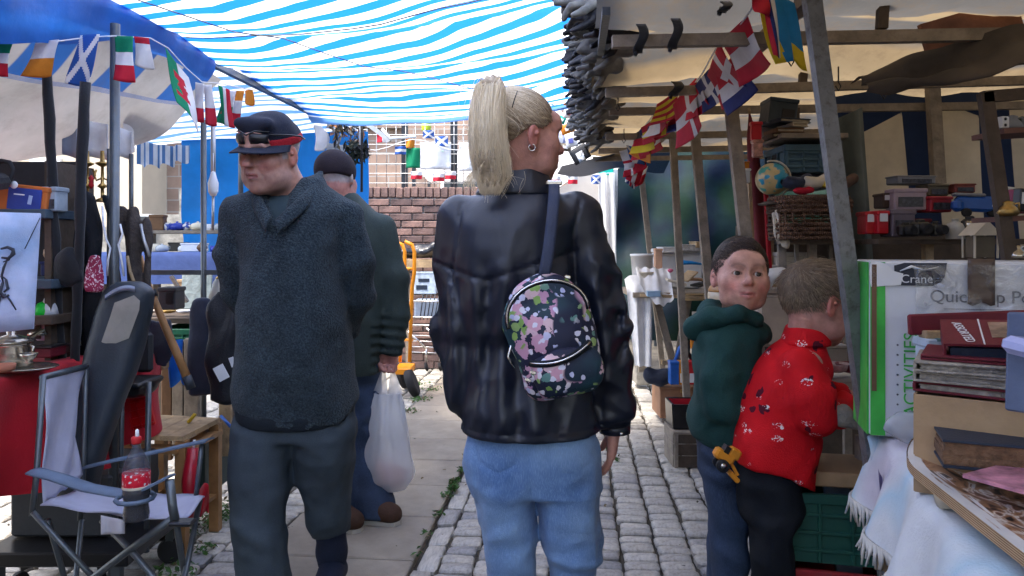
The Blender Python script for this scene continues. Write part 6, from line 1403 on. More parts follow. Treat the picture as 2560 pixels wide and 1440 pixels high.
MB().tube([at(x,y,2.85)for x,y in q],[.010,.012,.014,.016,.016],10).build("shaft",m_wood,t);MB().tube([at(466,940,2.85),at(478,972,2.85)],[.018,.018],10).build("ferrule",m_iron,t);MB().tube([at(378,726,2.85),at(384,742,2.85)],.017,10).build("collar",m_rubber,t)
def stool():
 d=3.2;t=thing("wooden_stool","small square wooden stool with worn pale top","stool",at(430,1285,d))
 top=[at(305,1078,3.0),at(457,1084,2.9),at(551,1060,3.25),at(402,1050,3.4)];z=sum(q.z for q in top)/4
 g=[Vector((q.x,q.y,z))for q in(at(305,1080,3.02),at(458,1086,2.98),at(550,1062,3.3),at(400,1054,3.36))]
 mb=MB();n=4
 for i in range(n):
  a,b=i/n+.004,(i+1)/n-.004;q=[g[0].lerp(g[1],a),g[0].lerp(g[1],b),g[3].lerp(g[2],b),g[3].lerp(g[2],a)]
  m2=MB();m2._add([v+Vector((0,0,-.02))for v in q]+q,[(3,2,1,0),(4,5,6,7),(0,1,5,4),(1,2,6,5),(2,3,7,6),(3,0,4,7)]);m2.build("plank",m_woodl,t)
 ins=[g[i].lerp((g[0]+g[2])/2,.10)for i in range(4)]
 for q in ins:MB().bar((q.x,q.y,0),(q.x,q.y,z-.022),.042,.042,up=(0,1,0)).build("leg",m_wood,t)
 for i in range(4):
  a,b=ins[i],ins[(i+1)%4];MB().bar((a.x,a.y,z-.058),(b.x,b.y,z-.058),.07,.018).build("apron",m_wood,t);MB().bar((a.x,a.y,.16),(b.x,b.y,.16),.03,.016).build("stretcher",m_wood,t)
stool()
one("green_board",MB().box(at(536,1142,3.45),(.035,.3,.30),bevel=.003),M("dark_green_board",(.02,.045,.045),rough=.6),"dark green board standing behind the wooden stool","board")
for i,(x0,x1,y0,y1,m,lb)in enumerate(((432,462,930,1060,m_oldwood,"grey weathered plank upright behind the red crate"),(462,500,925,1058,m_oldwood,"split weathered plank upright next to the black bags"),(405,432,920,1070,M("brown_plank",(.16,.09,.05),rough=.8,bump=.3),"brown plank upright behind the stool"),(548,580,960,1060,m_woodl,"pale post upright behind the walking man's hip"))):
 one("upright_plank",MB().box(at((x0+x1)/2,(y0+y1)/2,3.5),(S_(x1-x0,3.5)*.94,.03,S_(y1-y0,3.5)+.3),rotm(0,0,.05*i),bevel=.004),m,lb,"plank")
one("yellow_lever",MB().tube([at(470,1056,3.2),at(488,1035,3.2)],.008,8),M("yellow_plastic",(.6,.42,.03),rough=.4),"short yellow handle poking above the stool","handle")
one("blue_rail",MB().tube([at(552,1040,3.35),at(582,1072,3.3)],.007,8),m_blueplast,"slim blue rod leaning behind the stool","rod")
t=thing("red_umbrella","folded red umbrella standing under the wooden stool","umbrella",at(478,1310,2.95));MB().tube([at(482,1120,3.0),at(476,1200,2.98),at(470,1300,2.95)],[.022,.034,.02],10).build("canopy",M("glossy_red",(.33,.006,.02),rough=.3,spec=.6),t);MB().tube([at(484,1120,3.0),at(486,1100,3.0)],.006,8).build("handle",m_wplast,t)
one("red_cloth_scrap",MB().grid(lambda u,v:at(490+32*u,1215+70*v+8*math.sin(u*6),2.95+.03*math.sin(u*5+v*4)),8,8,thick=.003),m_redcl,"red rag hanging from the stool's side","cloth")
def campchair():
 d=2.15;t=thing("camp_chair","folding camp chair with lavender-grey seat and black tube frame","chair",at(300,1620,d))
 Q=lambda x,y,dd=0.0:at(x,y,d+dd)
 mb=MB();B4=[Q(108,945,.0),Q(214,918,.30),Q(205,1190,.2),Q(108,1262,-.05)]
 def back(u,v):
  q=B4[0].lerp(B4[1],u).lerp(B4[3].lerp(B4[2],u),v);k=math.sin(v*3.14);return q+Vector((-.03*k*u+.02*math.sin(u*9+v*5)*k*.5,.05*math.sin(u*3.14)*k,0.004*math.sin(u*20)))
 mb.grid(back,16,22,thick=.003);mb.build("back_cloth",m_lav,t)
 mb=MB();F4=[Q(100,1262,-.1),Q(460,1302,-.2),Q(512,1240,.15),Q(205,1215,.28)]
 def seat(u,v):q=F4[0].lerp(F4[1],u).lerp(F4[3].lerp(F4[2],u),v);return q+Vector((0,0,-.035*math.sin(u*3.14)*math.sin(v*3.14)+.004*math.sin(u*15+v*7)))
 mb.grid(seat,22,12,thick=.003);mb.build("seat_cloth",m_lav,t)
 m_arm=M("blue_grey_webbing",(.10,.14,.20),rough=.7,bump=.3,bscale=250)
 def armf(pts,w=.045):
  m2=MB();n=len(pts)-1;W=[Q(*q)for q in pts]
  def f(u,v):q=v*n;i=min(int(q),n-1);c=W[i].lerp(W[i+1],q-i);return c+Vector(((u-.5)*.01,(u-.5)*w,.004*math.sin(u*3.1)))
  m2.grid(f,3,4*n,thick=.005);m2.build("armrest",m_arm,t)
 armf([(82,1180,-.1),(140,1195,-.13),(220,1222,-.16),(310,1238,-.2),(380,1218,-.22),(424,1195,-.22)],.05);armf([(215,1170,.28),(300,1150,.24),(400,1130,.2),(525,1102,.16)],.05)
 tb=lambda pts,r=.0085:MB().tube([Q(*q)for q in pts],r,8).build("frame_tube",m_tube,t)
 tb([(108,940,0),(92,1180,-.05),(80,1290,-.08)]);tb([(214,915,.3),(208,1180,.28),(200,1300,.28)]);tb([(106,944,0),(214,916,.3)],.010)
 tb([(424,1200,-.22),(432,1270,-.22),(440,1310,-.22)],.012);tb([(505,1110,.16),(490,1240,.15)],.008)
 tb([(82,1280,-.1),(230,1440,-.05),(330,1560,.0)]);tb([(440,1290,-.2),(330,1370,-.15),(200,1470,-.1),(110,1550,-.1)],.010);tb([(255,1300,-.1),(340,1390,-.15),(430,1500,-.2),(470,1560,-.2)],.009)
 tb([(440,1300,-.2),(455,1400,-.05),(480,1540,.15)]);tb([(500,1250,.15),(470,1400,-.02),(440,1545,-.18)]);tb([(205,1300,.28),(190,1440,.2),(150,1560,.0)]);tb([(120,1300,.0),(160,1440,.1),(200,1560,.25)])
 for q in((330,1562,.0),(110,1552,-.1),(470,1562,-.2),(480,1545,.15)):MB().lathe([(.016,-.012),(.018,-.008),(.016,.012)],Q(*q),10).build("foot_cap",m_blackp,t)
 MB().box(Q(455,1306,-.23),(.06,.04,.012),bevel=.004).build("corner_bracket",m_blackp,t)
 mb=MB();mb.grid(lambda u,v:Q(252+60*u,1288+12*u+48*v-14*v*u,-.20+.01*math.sin(u*6)),6,5,thick=.002);mb.build("side_pocket",M("pale_lining",(.45,.43,.46),rough=.8),t)
 c=Q(338,1245,-.22);MB().tube([c+Vector((.046*math.cos(a),.046*math.sin(a),0))for a in[i*.5236 for i in range(12)]],.006,6,closed=True).build("cup_holder",m_arm,t)
 kb=.86;b=thing("cola_bottle","half-full cola bottle with red cap in the camp chair's cup holder","bottle",Q(341,1300,-.22));c=Q(341,1300,-.22);k=1.0
 m_gl,nt,out=nodes_of("clear_bottle_plastic");gp_=N(nt,"ShaderNodeBsdfPrincipled",Roughness=.06);gp_.inputs["Transmission Weight"].default_value=.0;gp_.inputs["Base Color"].default_value=(.10,.11,.13,1);tr=N(nt,"ShaderNodeBsdfTransparent");mx=N(nt,"ShaderNodeMixShader");mx.inputs[0].default_value=.55;nt.links.new(gp_.outputs[0],mx.inputs[1]);nt.links.new(tr.outputs[0],mx.inputs[2]);nt.links.new(mx.outputs[0],out.inputs[0])
 MB().lathe([(r_*kb,z_*kb)for r_,z_ in[(.020,0),(.036,.004),(.038,.02),(.034,.05),(.039,.08),(.039,.14),(.037,.165),(.028,.19),(.014,.215),(.0125,.222),(.0125,.235)]],c,24).build("shell",m_gl,b)
 MB().lathe([(r_*kb,z_*kb)for r_,z_ in[(.019,.002),(.0345,.006),(.0365,.02),(.0325,.05),(.0375,.08),(.0375,.108),(.001,.108)]],c,24).build("cola",M("cola_liquid",(.012,.005,.004),rough=.08,spec=.6,bump=0),b)
 def lab(nt,tc):
  n=N(nt,"ShaderNodeTexNoise",Scale=95.0,Detail=3.0);nt.links.new(tc.outputs["Object"],n.inputs["Vector"]);return ramp(nt,n.outputs["Fac"],[(.58,(.55,.01,.03)),(.62,(.7,.68,.66))])
 MB().lathe([(r_*kb,z_*kb)for r_,z_ in[(.0392,.102),(.0396,.104),(.0396,.144),(.0392,.146)]],c,24).build("label_wrap",M("red_white_label",(.5,.02,.03),rough=.4,colfn=lab),b)
 MB().lathe([(r_*kb,z_*kb)for r_,z_ in[(.0397,.100),(.0399,.101),(.0399,.107),(.0397,.108)]],c,24).build("label_stripe",m_cream,b)
 MB().lathe([(r_*kb,z_*kb)for r_,z_ in[(.0135,.232),(.0145,.234),(.0145,.250),(.012,.253),(.001,.253)]],c,18).build("cap",m_red,b);MB().lathe([(r_*kb,z_*kb)for r_,z_ in[(.005,.252),(.006,.256),(.005,.272),(.001,.276)]],c+Vector((.002,0,0)),10).build("cap_spout",m_wplast,b)
campchair()
t=thing("flat_trolley","black flat trolley with small wheels under the red table","trolley",(-1.55,2.6,0))
MB().box((-1.55,2.75,.2),(.5,.5,.05),bevel=.006).build("deck",m_blackp,t);MB().box((-1.6,2.8,.34),(.36,.36,.22),bevel=.01).build("case",M("charcoal_case",(.03,.032,.036),rough=.6,bump=.2),t)
for x in(-1.77,-1.36):
 for y in(2.55,2.95):MB().lathe([(.04,-.016),(.05,-.012),(.05,.012),(.04,.016)],(x,y,.05),16,rotm(1.57,0,0)).build("wheel",m_rubber,t);MB().box((x,y,.13),(.03,.03,.1)).build("fork",m_tube,t)
m_bagn=M("black_nylon",(.009,.011,.016),rough=.5,var=.3,bump=.3,bscale=150)
drape("hanging_jacket",[(552,722,3.15,.03),(550,760,3.15,.058),(548,860,3.15,.064),(550,940,3.15,.062),(554,1000,3.15,.055)],m_bagn,"black waterproof jacket with paper tag hanging on the dark bar","jacket",.022,30)
drape("hanging_bag",[(506,750,3.25,.02),(504,800,3.25,.046),(502,880,3.25,.052),(510,985,3.25,.046)],m_navy,"navy holdall hanging next to the black waterproof jacket","bag",.018,26)
one("price_tag",MB().box(at(553,932,3.02),(.045,.003,.062),rotm(0,math.radians(-28),0)),m_wplast,"white paper tag on the black waterproof jacket","tag")
one("price_tag",MB().box(at(581,905,3.02),(.02,.003,.04),rotm(0,math.radians(-20),0)),m_wplast,"small white tag beside the walking man's elbow","tag")
c=at(470,860,3.7);crate((c.x,c.y,c.z-.06),.2,.25,.15,M("mid_green_plastic",(.02,.14,.075),rough=.45),"green slatted crate behind the wooden tool handle")
def bsc(U,V):
 a=at(398,850,3.3);b=at(455,955,3.3);x=a.x+(b.x-a.x)*U*(1-.3*V)+.05*V;return x,3.3+.03*np.sin(U*9+V*3),a.z+(b.z-a.z)*V-.02*np.sin(U*7)*V
tag(np_sheet("blue_sheet",bsc,20,14,m_blue),"crumpled blue plastic sheet hanging behind the tool handle","sheet")
carton(388,868,408,925,3.2,.06,m_card,"narrow cardboard box behind the low black chair",name="cardboard_box")
carton(395,720,438,775,3.3,.1,M("charcoal_plastic",(.03,.032,.035),rough=.6),"charcoal radio with dials behind the shawl","radio","radio",print_=((.5,.3,.9,.8,m_blackp),))
drape("dark_apron",[(398,800,3.1,.035),(396,860,3.1,.045),(400,920,3.1,.035)],m_navy,"dark apron hanging left of the wooden tool handle","apron",.01,60)
t=thing("trestle_table","back-left trestle table crowded with crockery under a blue cloth","table",at(470,1100,4.4));zt=at(470,632,4.4).z
MB().box((at(470,0,4.6).x,4.6,zt-.015),(1.15,.7,.03)).build("table_top",m_oldwood,t)
for x in(-2.35,-1.45):
 for y in(4.3,4.9):MB().bar((x,y,0),(x,y,zt-.03),.035,.035).build("leg",m_darkwood,t)
def blcl(U,V):
 x=-2.48+1.16*U;w=V*.5;top=np.clip(w/.32,0,1);dr=np.clip(w-.32,0,1);return x,4.54-.32*top+.015*np.sin(x*22)*dr*5-.0,zt+.004-dr+.0*x
tag(np_sheet("table_cloth",blcl,60,16,M("blue_table_cloth",(.09,.14,.34),rough=.75,var=.2,bump=.2)),"mid-blue cloth on the back-left table","tablecloth")
MB().box((-1.95,4.85,zt+.13),(.95,.25,.02)).build("riser_shelf",m_oldwood,t);
for x in(-2.4,-1.5):MB().box((x,4.85,zt+.06),(.02,.24,.12)).build("riser_side",m_oldwood,t)
zr=zt+.141
m_china=M("blue_white_china",(.55,.57,.62),rough=.2,var=.05,colfn=lambda nt,tc:ramp(nt,(lambda n:(nt.links.new(tc.outputs["Object"],n.inputs["Vector"]),n.outputs["Fac"])[1])(N(nt,"ShaderNodeTexNoise",Scale=40.0)),[(.5,(.6,.6,.62)),(.54,(.05,.08,.32))]))
vp={"teapot":[(.6,0),(.9,.15),(1,.5),(.8,.85),(.4,1.0),(.15,1.05),(.15,1.2)],"jar":[(.7,0),(.8,.05),(.8,.8),(.55,.95),(.6,1.1),(.1,1.12)],"vase":[(.4,0),(.5,.05),(.9,.6),(.8,1.0),(.35,1.4),(.5,1.6),(.45,1.6)],"mug":[(.7,0),(.75,.05),(.75,1.2),(.7,1.2),(.66,.1)]}
cols_=[m_china,m_wplast,M("cream_china",(.6,.55,.42),rough=.2),M("cobalt_glass",(.02,.04,.3),rough=.1),M("brown_glaze",(.14,.07,.03),rough=.25),M("glass_grey",(.35,.38,.4),rough=.1)]
for i,(px,base,kind,mi,k,lb)in enumerate(((418,0,"jar",0,.045,"blue and white china jar on the back-left riser"),(443,0,"teapot",3,.05,"cobalt blue teapot on the back-left riser"),(468,0,"vase",0,.035,"blue patterned vase between two teapots"),(495,0,"teapot",2,.05,"cream teapot on the back-left riser"),(520,0,"mug",1,.035,"white mug on the back-left riser"),(548,0,"jar",5,.04,"grey glass jar at the riser's end"),(385,1,"mug",2,.04,"cream mug on the blue-clothed table"),(405,1,"teapot",5,.04,"small grey teapot on the blue-clothed table"),(505,1,"vase",4,.035,"brown glazed bottle vase standing on the blue cloth"),(455,2,"jar",1,.03,"white lidded pot between the riser shelves"),(535,1,"mug",3,.03,"cobalt mug on the blue-clothed table"))):
 d=4.85 if base==0 else(4.45 if base==1 else 4.7);z=zr if base==0 else zt+.006;y=HOR+(EYE-z)*FPX/d
 vessel(vp[kind],px,y,d,k,cols_[mi],lb,kind if kind!="jar" else "pot",{"teapot":"teapot","jar":"china_jar","vase":"vase","mug":"mug"}[kind],16,[(.7,0,.3),(1.2,0,.4),(1.2,0,.8),(.75,0,.9)]if kind in("mug","teapot")else None)
def boxon(px,d,z,w,dp,h,m,lb,cat="box",nm="small_box",rz=0.0):
 y1=HOR+(EYE-z)*FPX/d;hw=w/d*FPX/2;carton(px-hw,y1-h/d*FPX,px+hw,y1,d,dp,m,lb,cat,nm,R=rotm(0,0,rz))
boxon(390,4.8,zr,.09,.06,.1,M("brown_wood_box",(.14,.07,.03),rough=.6),"brown wooden caddy at the riser's left end","caddy","tea_caddy")
boxon(478,4.5,zt+.006,.13,.1,.05,m_wplast,"white cardboard box on the blue-clothed table")
boxon(440,4.72,zt+.006,.1,.08,.055,m_blackp,"black tin under the riser shelf","tin","tin")
for i,px in enumerate((550,575)):
 t=thing("lamp_shade",("pale glass lampshade on the dark bar beside the grey post","pale glass lampshade nearest the walking man's arm")[i],"lampshade",at(px,748,3.45));c=at(px,748,3.45);MB().lathe([(.05,0),(.051,.004),(.028,.085),(.02,.095),(.018,.095),(.046,.004)],c,18).build("shade",M("frosted_glass",(.55,.54,.48),rough=.2,transl=.3),t);MB().lathe([(.018,.09),(.02,.1),(.008,.11),(.006,.125)],c,12).build("gallery",m_brass,t)
one("picture_surround",MB().bar(at(428,690,3.6),at(468,755,3.6),.022,.014),m_oldwood,"picture frame edge leaning under the back-left table","frame")
one("frosted_panel",MB().box(at(492,725,3.9),(.16,.01,.2),rotm(-.1,0,0),bevel=.003),M("reeded_glass",(.25,.3,.3),rough=.2,bump=.6,bscale=30),"reeded glass panel leaning under the back-left table","panel")
carton(440,700,478,760,3.95,.1,m_card,"open cardboard box under the back-left table",name="cardboard_box")
t=thing("work_table","low dark table with oddments behind the wooden tool handle","table",at(440,1000,3.9));c=at(450,790,3.9);MB().box(c,(.45,.5,.025)).build("table_top",m_darkwood,t)
for sx in(-1,1):MB().bar((c.x+.2*sx,c.y-.2,0),(c.x+.2*sx,c.y-.2,c.z),.03).build("leg",m_darkwood,t);MB().bar((c.x+.2*sx,c.y+.2,0),(c.x+.2*sx,c.y+.2,c.z),.03).build("leg",m_darkwood,t)
for i,(px,m,lb)in enumerate(((375,m_cream,"cream soap dish on the low dark table"),(420,m_brass,"brass fitting on the low dark table"),(462,m_wplast,"white saucer on the low dark table"))):one("oddment",MB().lathe([(.012,0),(.03,.006),(.034,.016),(.03,.016),(.022,.008),(.001,.007)],at(px,783,3.75),14,sx=1.2),m,lb,"dish")
t=thing("hanging_lantern","white lantern hanging in front of the bright blue tarpaulin","lantern",at(532,490,3.45));c=at(533,490,3.45);MB().lathe([(.012,0),(.022,.02),(.024,.06),(.016,.085),(.01,.11),(.004,.115)],c,14).build("body",m_wplast,t);MB().tube([c+Vector((0,0,.11)),c+Vector((0,0,.2))],.003,6).build("cord",m_wplast,t);MB().tube([c,c-Vector((.002,0,.16))],.006,6).build("tail",m_galv,t)
one("red_hook",MB().tube([at(600,322,4.55),at(600,345,4.55)],[.014,.008],10),m_red,"small red cap on the far grey post","cap")
def handtruck():
 d=6.2;t=thing("hand_truck","orange hand truck with rubber wheels by the shopping trolley","hand truck",at(1035,935,d));Q=lambda x,y,dd=0:at(x,y,d+dd)
 for dd,dx in((0,0),(.25,-24)):MB().tube([Q(1024+dx,905,dd),Q(1030+dx,720,dd),Q(1036+dx,680,dd),Q(1036+dx,630,dd),Q(1030+dx,612,dd),Q(1012+dx,604,dd)],.016,8).build("frame_tube",m_orange,t)
 for y in(672,760,850):MB().tube([Q(1030,y,0),Q(1006,y,.25)],.012,8).build("cross_bar",m_orange,t)
 MB().box(Q(1012,922,.1),(.14,.3,.05),bevel=.006).build("toe_plate",m_orange,t)
 for dd,x in((-.05,1030),(.3,1006)):
  c=Q(x,902,dd);c.z=.115;w=MB();w.lathe([(.07,-.03),(.105,-.032),(.115,-.02),(.115,.02),(.105,.032),(.07,.03)],c,24,rotm(0,1.2,0));o=w.build("wheel",m_rubber,t);MB().lathe([(.01,-.028),(.068,-.024),(.068,.024),(.01,.028)],c,18,rotm(0,1.2,0)).build("hub",M("red_hub",(.4,.05,.05),rough=.5),o)
handtruck()
def cart():
 d=6.6;t=thing("shopping_trolley","chrome wire shopping trolley parked before the brick wall","trolley",at(1070,930,d));Q=lambda x,y,dd=0:at(x,y,d+dd)
 for y in(752,792,812):MB().tube([Q(1022,y),Q(1130,y+3)],.009,6).build("wire",m_silver,t)
 for k in range(9):MB().tube([Q(1050+k*9,800),Q(1058+k*10,735)],.005,5).build("wire",m_iron,t)
 for k in range(4):MB().tube([Q(1028,838+k*14),Q(1120,842+k*14)],.006,5).build("wire",m_silver,t)
 for x0,y0,x1,y1 in((1020,828,1066,872),(1066,820,1110,860)):MB().tube([Q(x0,y0,-.05),Q(x1,y1,-.05)],.011,6).build("frame_tube",m_silver,t)
 for x in(1066,1100):MB().tube([Q(x,870),Q(x,905)],.009,6).build("leg",m_silver,t);MB().lathe([(.03,-.012),(.04,-.008),(.04,.008),(.03,.012)],Q(x,917),14,rotm(0,1.3,0)).build("caster",m_rubber,t)
 MB().box(Q(1075,770,.15),(.26,.2,.16),bevel=.01).build("basket_liner",M("clear_blue_bag",(.25,.31,.42),rough=.25,bump=.5,bscale=20),t)
cart()
t=thing("trestle_table","small far table of pale boards behind the hand truck","table",at(1060,930,7.1));MB().box(at(1075,658,7.1),(.55,.4,.07)).build("table_top",m_woodl,t)
for px in(1020,1130):MB().bar(at(px,660,7.1),at(px,930,7.1),.04).build("leg",m_oldwood,t)
S=Sdf(at(1010,645,7.2)-Vector((0,.25,0)),at(1140,590,7.2)+Vector((0,.3,0)),.016);S.ell(at(1060,628,7.1),(.13,.12,.075),None,.05);S.ell(at(1095,622,7.1),(.1,.1,.09),None,.05);S.ell(at(1015,632,7.05),(.07,.1,.05),None,.03);S.disp(lambda x,y,z:.02*W3(x,y,z,12));tag(S.build("refuse_sack",M("black_polythene",(.015,.016,.02),rough=.22,bump=.6,bscale=35,spec=.6)),"shiny black refuse sack on the far pale table","sack")
carton(1035,680,1090,735,6.9,.2,M("pale_blue_box",(.42,.5,.58),rough=.5,var=.3,scale=20),"pale blue packing box under the far table",name="packing_box",print_=((.1,.2,.6,.4,m_navyb),(.2,.55,.7,.7,m_navyb)))
def fgrid(x0,y0,x1,y1,d,wob=.02,thick=.004,mf=None,nu=10,nv=8):
 mb=MB();mb.grid(lambda u,v:at(x0+(x1-x0)*u,y0+(y1-y0)*v,d)+Vector((0,wob*math.sin(u*7+v*2),0)),nu,nv,thick=thick,mf=mf);return mb
m_wcloth=M("white_cotton",(.72,.73,.75),rough=.8,bump=.2,transl=.15);m_bflag=M("saltire_blue",(.02,.09,.36),rough=.7,transl=.2);m_gflag=M("flag_green",(.0,.22,.10),rough=.7,transl=.2);m_rflag=M("flag_red",(.48,.01,.03),rough=.7,transl=.2);m_oflag=M("flag_orange",(.62,.22,.02),rough=.7,transl=.2);m_wflag=M("flag_white",(.70,.69,.70),rough=.7,transl=.25);m_yflag=M("flag_yellow",(.66,.50,.02),rough=.7,transl=.2);m_kflag=M("flag_navy",(.015,.025,.14),rough=.7,transl=.15);m_sky=M("flag_azure",(.01,.22,.55),rough=.7,transl=.2)
FM=[m_wflag,m_bflag,m_gflag,m_rflag,m_oflag,m_yflag,m_kflag,m_sky,m_black]
sal=lambda u,v:0 if min(abs(u-v),abs(u+v-1))<.13 else 1
t=thing("tea_towel","white cloth printed with a blue saltire hung on the wire fence","cloth",at(1090,420,7.55));fgrid(1050,355,1127,424,7.55).build("cloth",m_wcloth,t);fgrid(1088,340,1120,366,7.53,.005,.002,sal,16,16).build("saltire_print",FM,t);MB().box(at(1102,378,7.535),(.06,.003,.01)).build("pale_print",M("pale_green_print",(.4,.6,.5),rough=.8),t)
t=thing("flag","green and orange flag hung on the wire fence","flag",at(1030,420,7.56));fgrid(1015,370,1052,420,7.56).build("green_panel",m_gflag,t);fgrid(1014,345,1036,370,7.55).build("orange_panel",m_oflag,t)
one("towel",fgrid(1147,355,1200,428,7.56),m_wcloth,"plain white towel on the fence behind the ponytail","towel")
far_flags=[(1070,330,"blue and white",sal),(1000,370,"blue striped",lambda u,v:0 if int(v*3)==1 else 1),(955,340,"red and white",lambda u,v:3 if u<.5 else 0),(1040,432,"red and white",lambda u,v:0 if v<.5 else 3),(1095,437,"red over white",lambda u,v:3 if v>.5 else 0),(1125,432,"white and red",lambda u,v:0 if v<.5 else 3),(905,440,"pink",lambda u,v:3)]
t=thing("bunting","string of small flags along the wire fence","bunting",at(1020,440,7.5))
MB().tube([at(880+30*i,362+14*math.sin(i*.9),7.5)for i in range(12)],.004,5).build("cord",m_wplast,t)
for(x,y,_,mf)in far_flags:fgrid(x-13,y-4,x+15,y+16,7.5,.01,.002,mf,12,12).build("flag",FM,t)
t=thing("bunting","three small flags hanging under the white gazebo's edge","bunting",at(1450,460,6.8));MB().tube([at(1385,442,6.8),at(1432,440,6.8),at(1490,436,6.8),at(1530,432,6.8)],.004,5).build("cord",m_wplast,t)
for x,mf in((1378,lambda u,v:0 if v<.5 else 3),(1420,lambda u,v:0 if v<.5 else 3),(1478,sal)):fgrid(x,438,x+24,460,6.8,.006,.002,mf,14,12).build("flag",FM,t)
def plant(px,py,d,r,n,label,cols,name="dried_plant"):
 mb=MB();c=at(px,py,d)
 for _ in range(n):
  v=Vector((rnd.gauss(0,1),rnd.gauss(0,.7),rnd.gauss(0,.7))).normalized()*r*rnd.random()**.4;L=rnd.uniform(.02,.05);R=rotm(rnd.uniform(-1.5,1.5),rnd.uniform(-1.5,1.5),rnd.uniform(0,6));p=[(-L,0,0),(0,-L*.3,.004),(L,0,0),(0,L*.3,.004)]
  mb._add([R@Vector(k)+c+v for k in p],[(0,1,2,3)],rnd.randrange(len(cols)))
 o=tag(mb.build(name,cols),label,"plant");return o
plant(868,325,4.9,.13,160,"clump of dried twigs and orange leaves under the canopy's far edge",[m_weed2,M("dry_orange_leaf",(.36,.16,.07),rough=.8),m_black,M("grey_twig",(.2,.19,.18),rough=.9)])
plant(893,378,4.9,.075,170,"small dark green plant hanging beside the blue tarpaulin",[M("dark_leaf",(.012,.02,.014),rough=.5),m_black])
one("hanging_chain",MB().tube([at(902,300,4.85),at(905,340,4.85),at(904,480,4.85)],.009,6),m_black,"black hanging rod beside the small dark plant","rod")
one("white_hook",MB().tube([at(888,312,4.85),at(896,308,4.85),at(900,318,4.85),at(900,362,4.85)],.008,8),m_wplast,"white plastic hook under the canopy's far edge","hook")
one("grey_strut",MB().bar(at(918,310,6.8),at(976,352,6.8),.07,.04),m_galv,"slanting grey strut behind the canopy's far edge","strut")
one("white_rail",MB().tube([at(955,322,6.7),at(975,346,6.7),at(1040,342,6.7)],.014,8),m_wplast,"bent white tube in front of the wire fence","tube")
one("lime_bottle",MB().lathe([(.05,0),(.052,.01),(.052,.1),(.04,.12),(.045,.14),(.02,.145)],at(1066,328,8.0),16),M("lime_plastic",(.38,.48,.02),rough=.4),"lime green cylinder standing behind the wire fence","cylinder")
drape("hanging_fabric",[(795,312,4.9,.03),(806,345,4.9,.045),(800,378,4.9,.03)],m_wcloth,"bundle of white and blue fabric under the canopy corner","fabric",.006,90)
drape("grey_net",[(835,375,5.2,.06),(850,400,5.2,.07)],M("grey_netting",(.25,.27,.3),rough=.9,bump=.6,bscale=90),"grey knitted net hanging above the blue tarpaulin","net",.02,120)
m_glove=M("black_glove_leather",(.014,.014,.018),rough=.45,var=.5,scale=18,bump=.35,bscale=90)
m_gloveg=M("grey_glove_suede",(.17,.165,.15),rough=.8,var=.4,scale=18,bump=.3)
gtypes=[]
for kind in range(4):
 S=Sdf((-.16,-.06,-.10),(.13,.06,.10),.0065);rg=random.Random(20+kind)
 S.box((.045,0,0),(.055,.018,.045),None,.018,.01);S.box((.10,0,0),(.02,.014,.038),None,.012,.02)
 for i in range(4):
  z=.036-.024*i;L=(.075,.09,.085,.065)[i];b=rg.uniform(-.25,.25);S.path([(.0,0,z),(-L*.55,rg.uniform(-.012,.012),z+b*.02),(-L,rg.uniform(-.03,.03),z+b*.05-.006)],[.0125,.0115,.0095],.006)
 S.path([(.03,0,-.045),(.0,-.01,-.075),(-.03,-.015,-.09)],[.014,.012,.010],.008);S.disp(lambda x,y,z:.003*W3(x,y,z,30,kind));P,Q=S.surf(1);me=fast_mesh("glove",P,Q);gtypes.append(me)
rg=random.Random(4);ng=0
glabel=("black work glove in the dense row hanging from the right eaves")
meb=[m.copy()for m in gtypes];meg=[m.copy()for m in gtypes]
for m in meb:m.materials.append(m_glove)
for m in meg:m.materials.append(m_gloveg)
k=0;d=2.30
while d<4.55:
 for lvl in range(3):
  x=.03+.09*d+.0+rg.uniform(-.03,.03)+lvl*.022;z=2.06-lvl*.055+rg.uniform(-.02,.02)-.015*(d-2.3)
  if rg.random()<.28:continue
  grey=rg.random()<.2 or lvl==2 and rg.random()<.5
  o=bpy.data.objects.new("work_glove",rg.choice(meg if grey else meb));col.objects.link(o);o.location=(x,d,z);o.rotation_euler=(rg.uniform(-.5,.5),rg.uniform(-.35,.1),rg.uniform(-.5,.5));s_=rg.uniform(.8,1.05);o.scale=(s_,s_,s_)
  tag(o,"grey suede glove among the work gloves hung along the right eaves" if grey else glabel,"glove","grey gloves on the right eaves" if grey else "black gloves on the right eaves")
 d+=.085
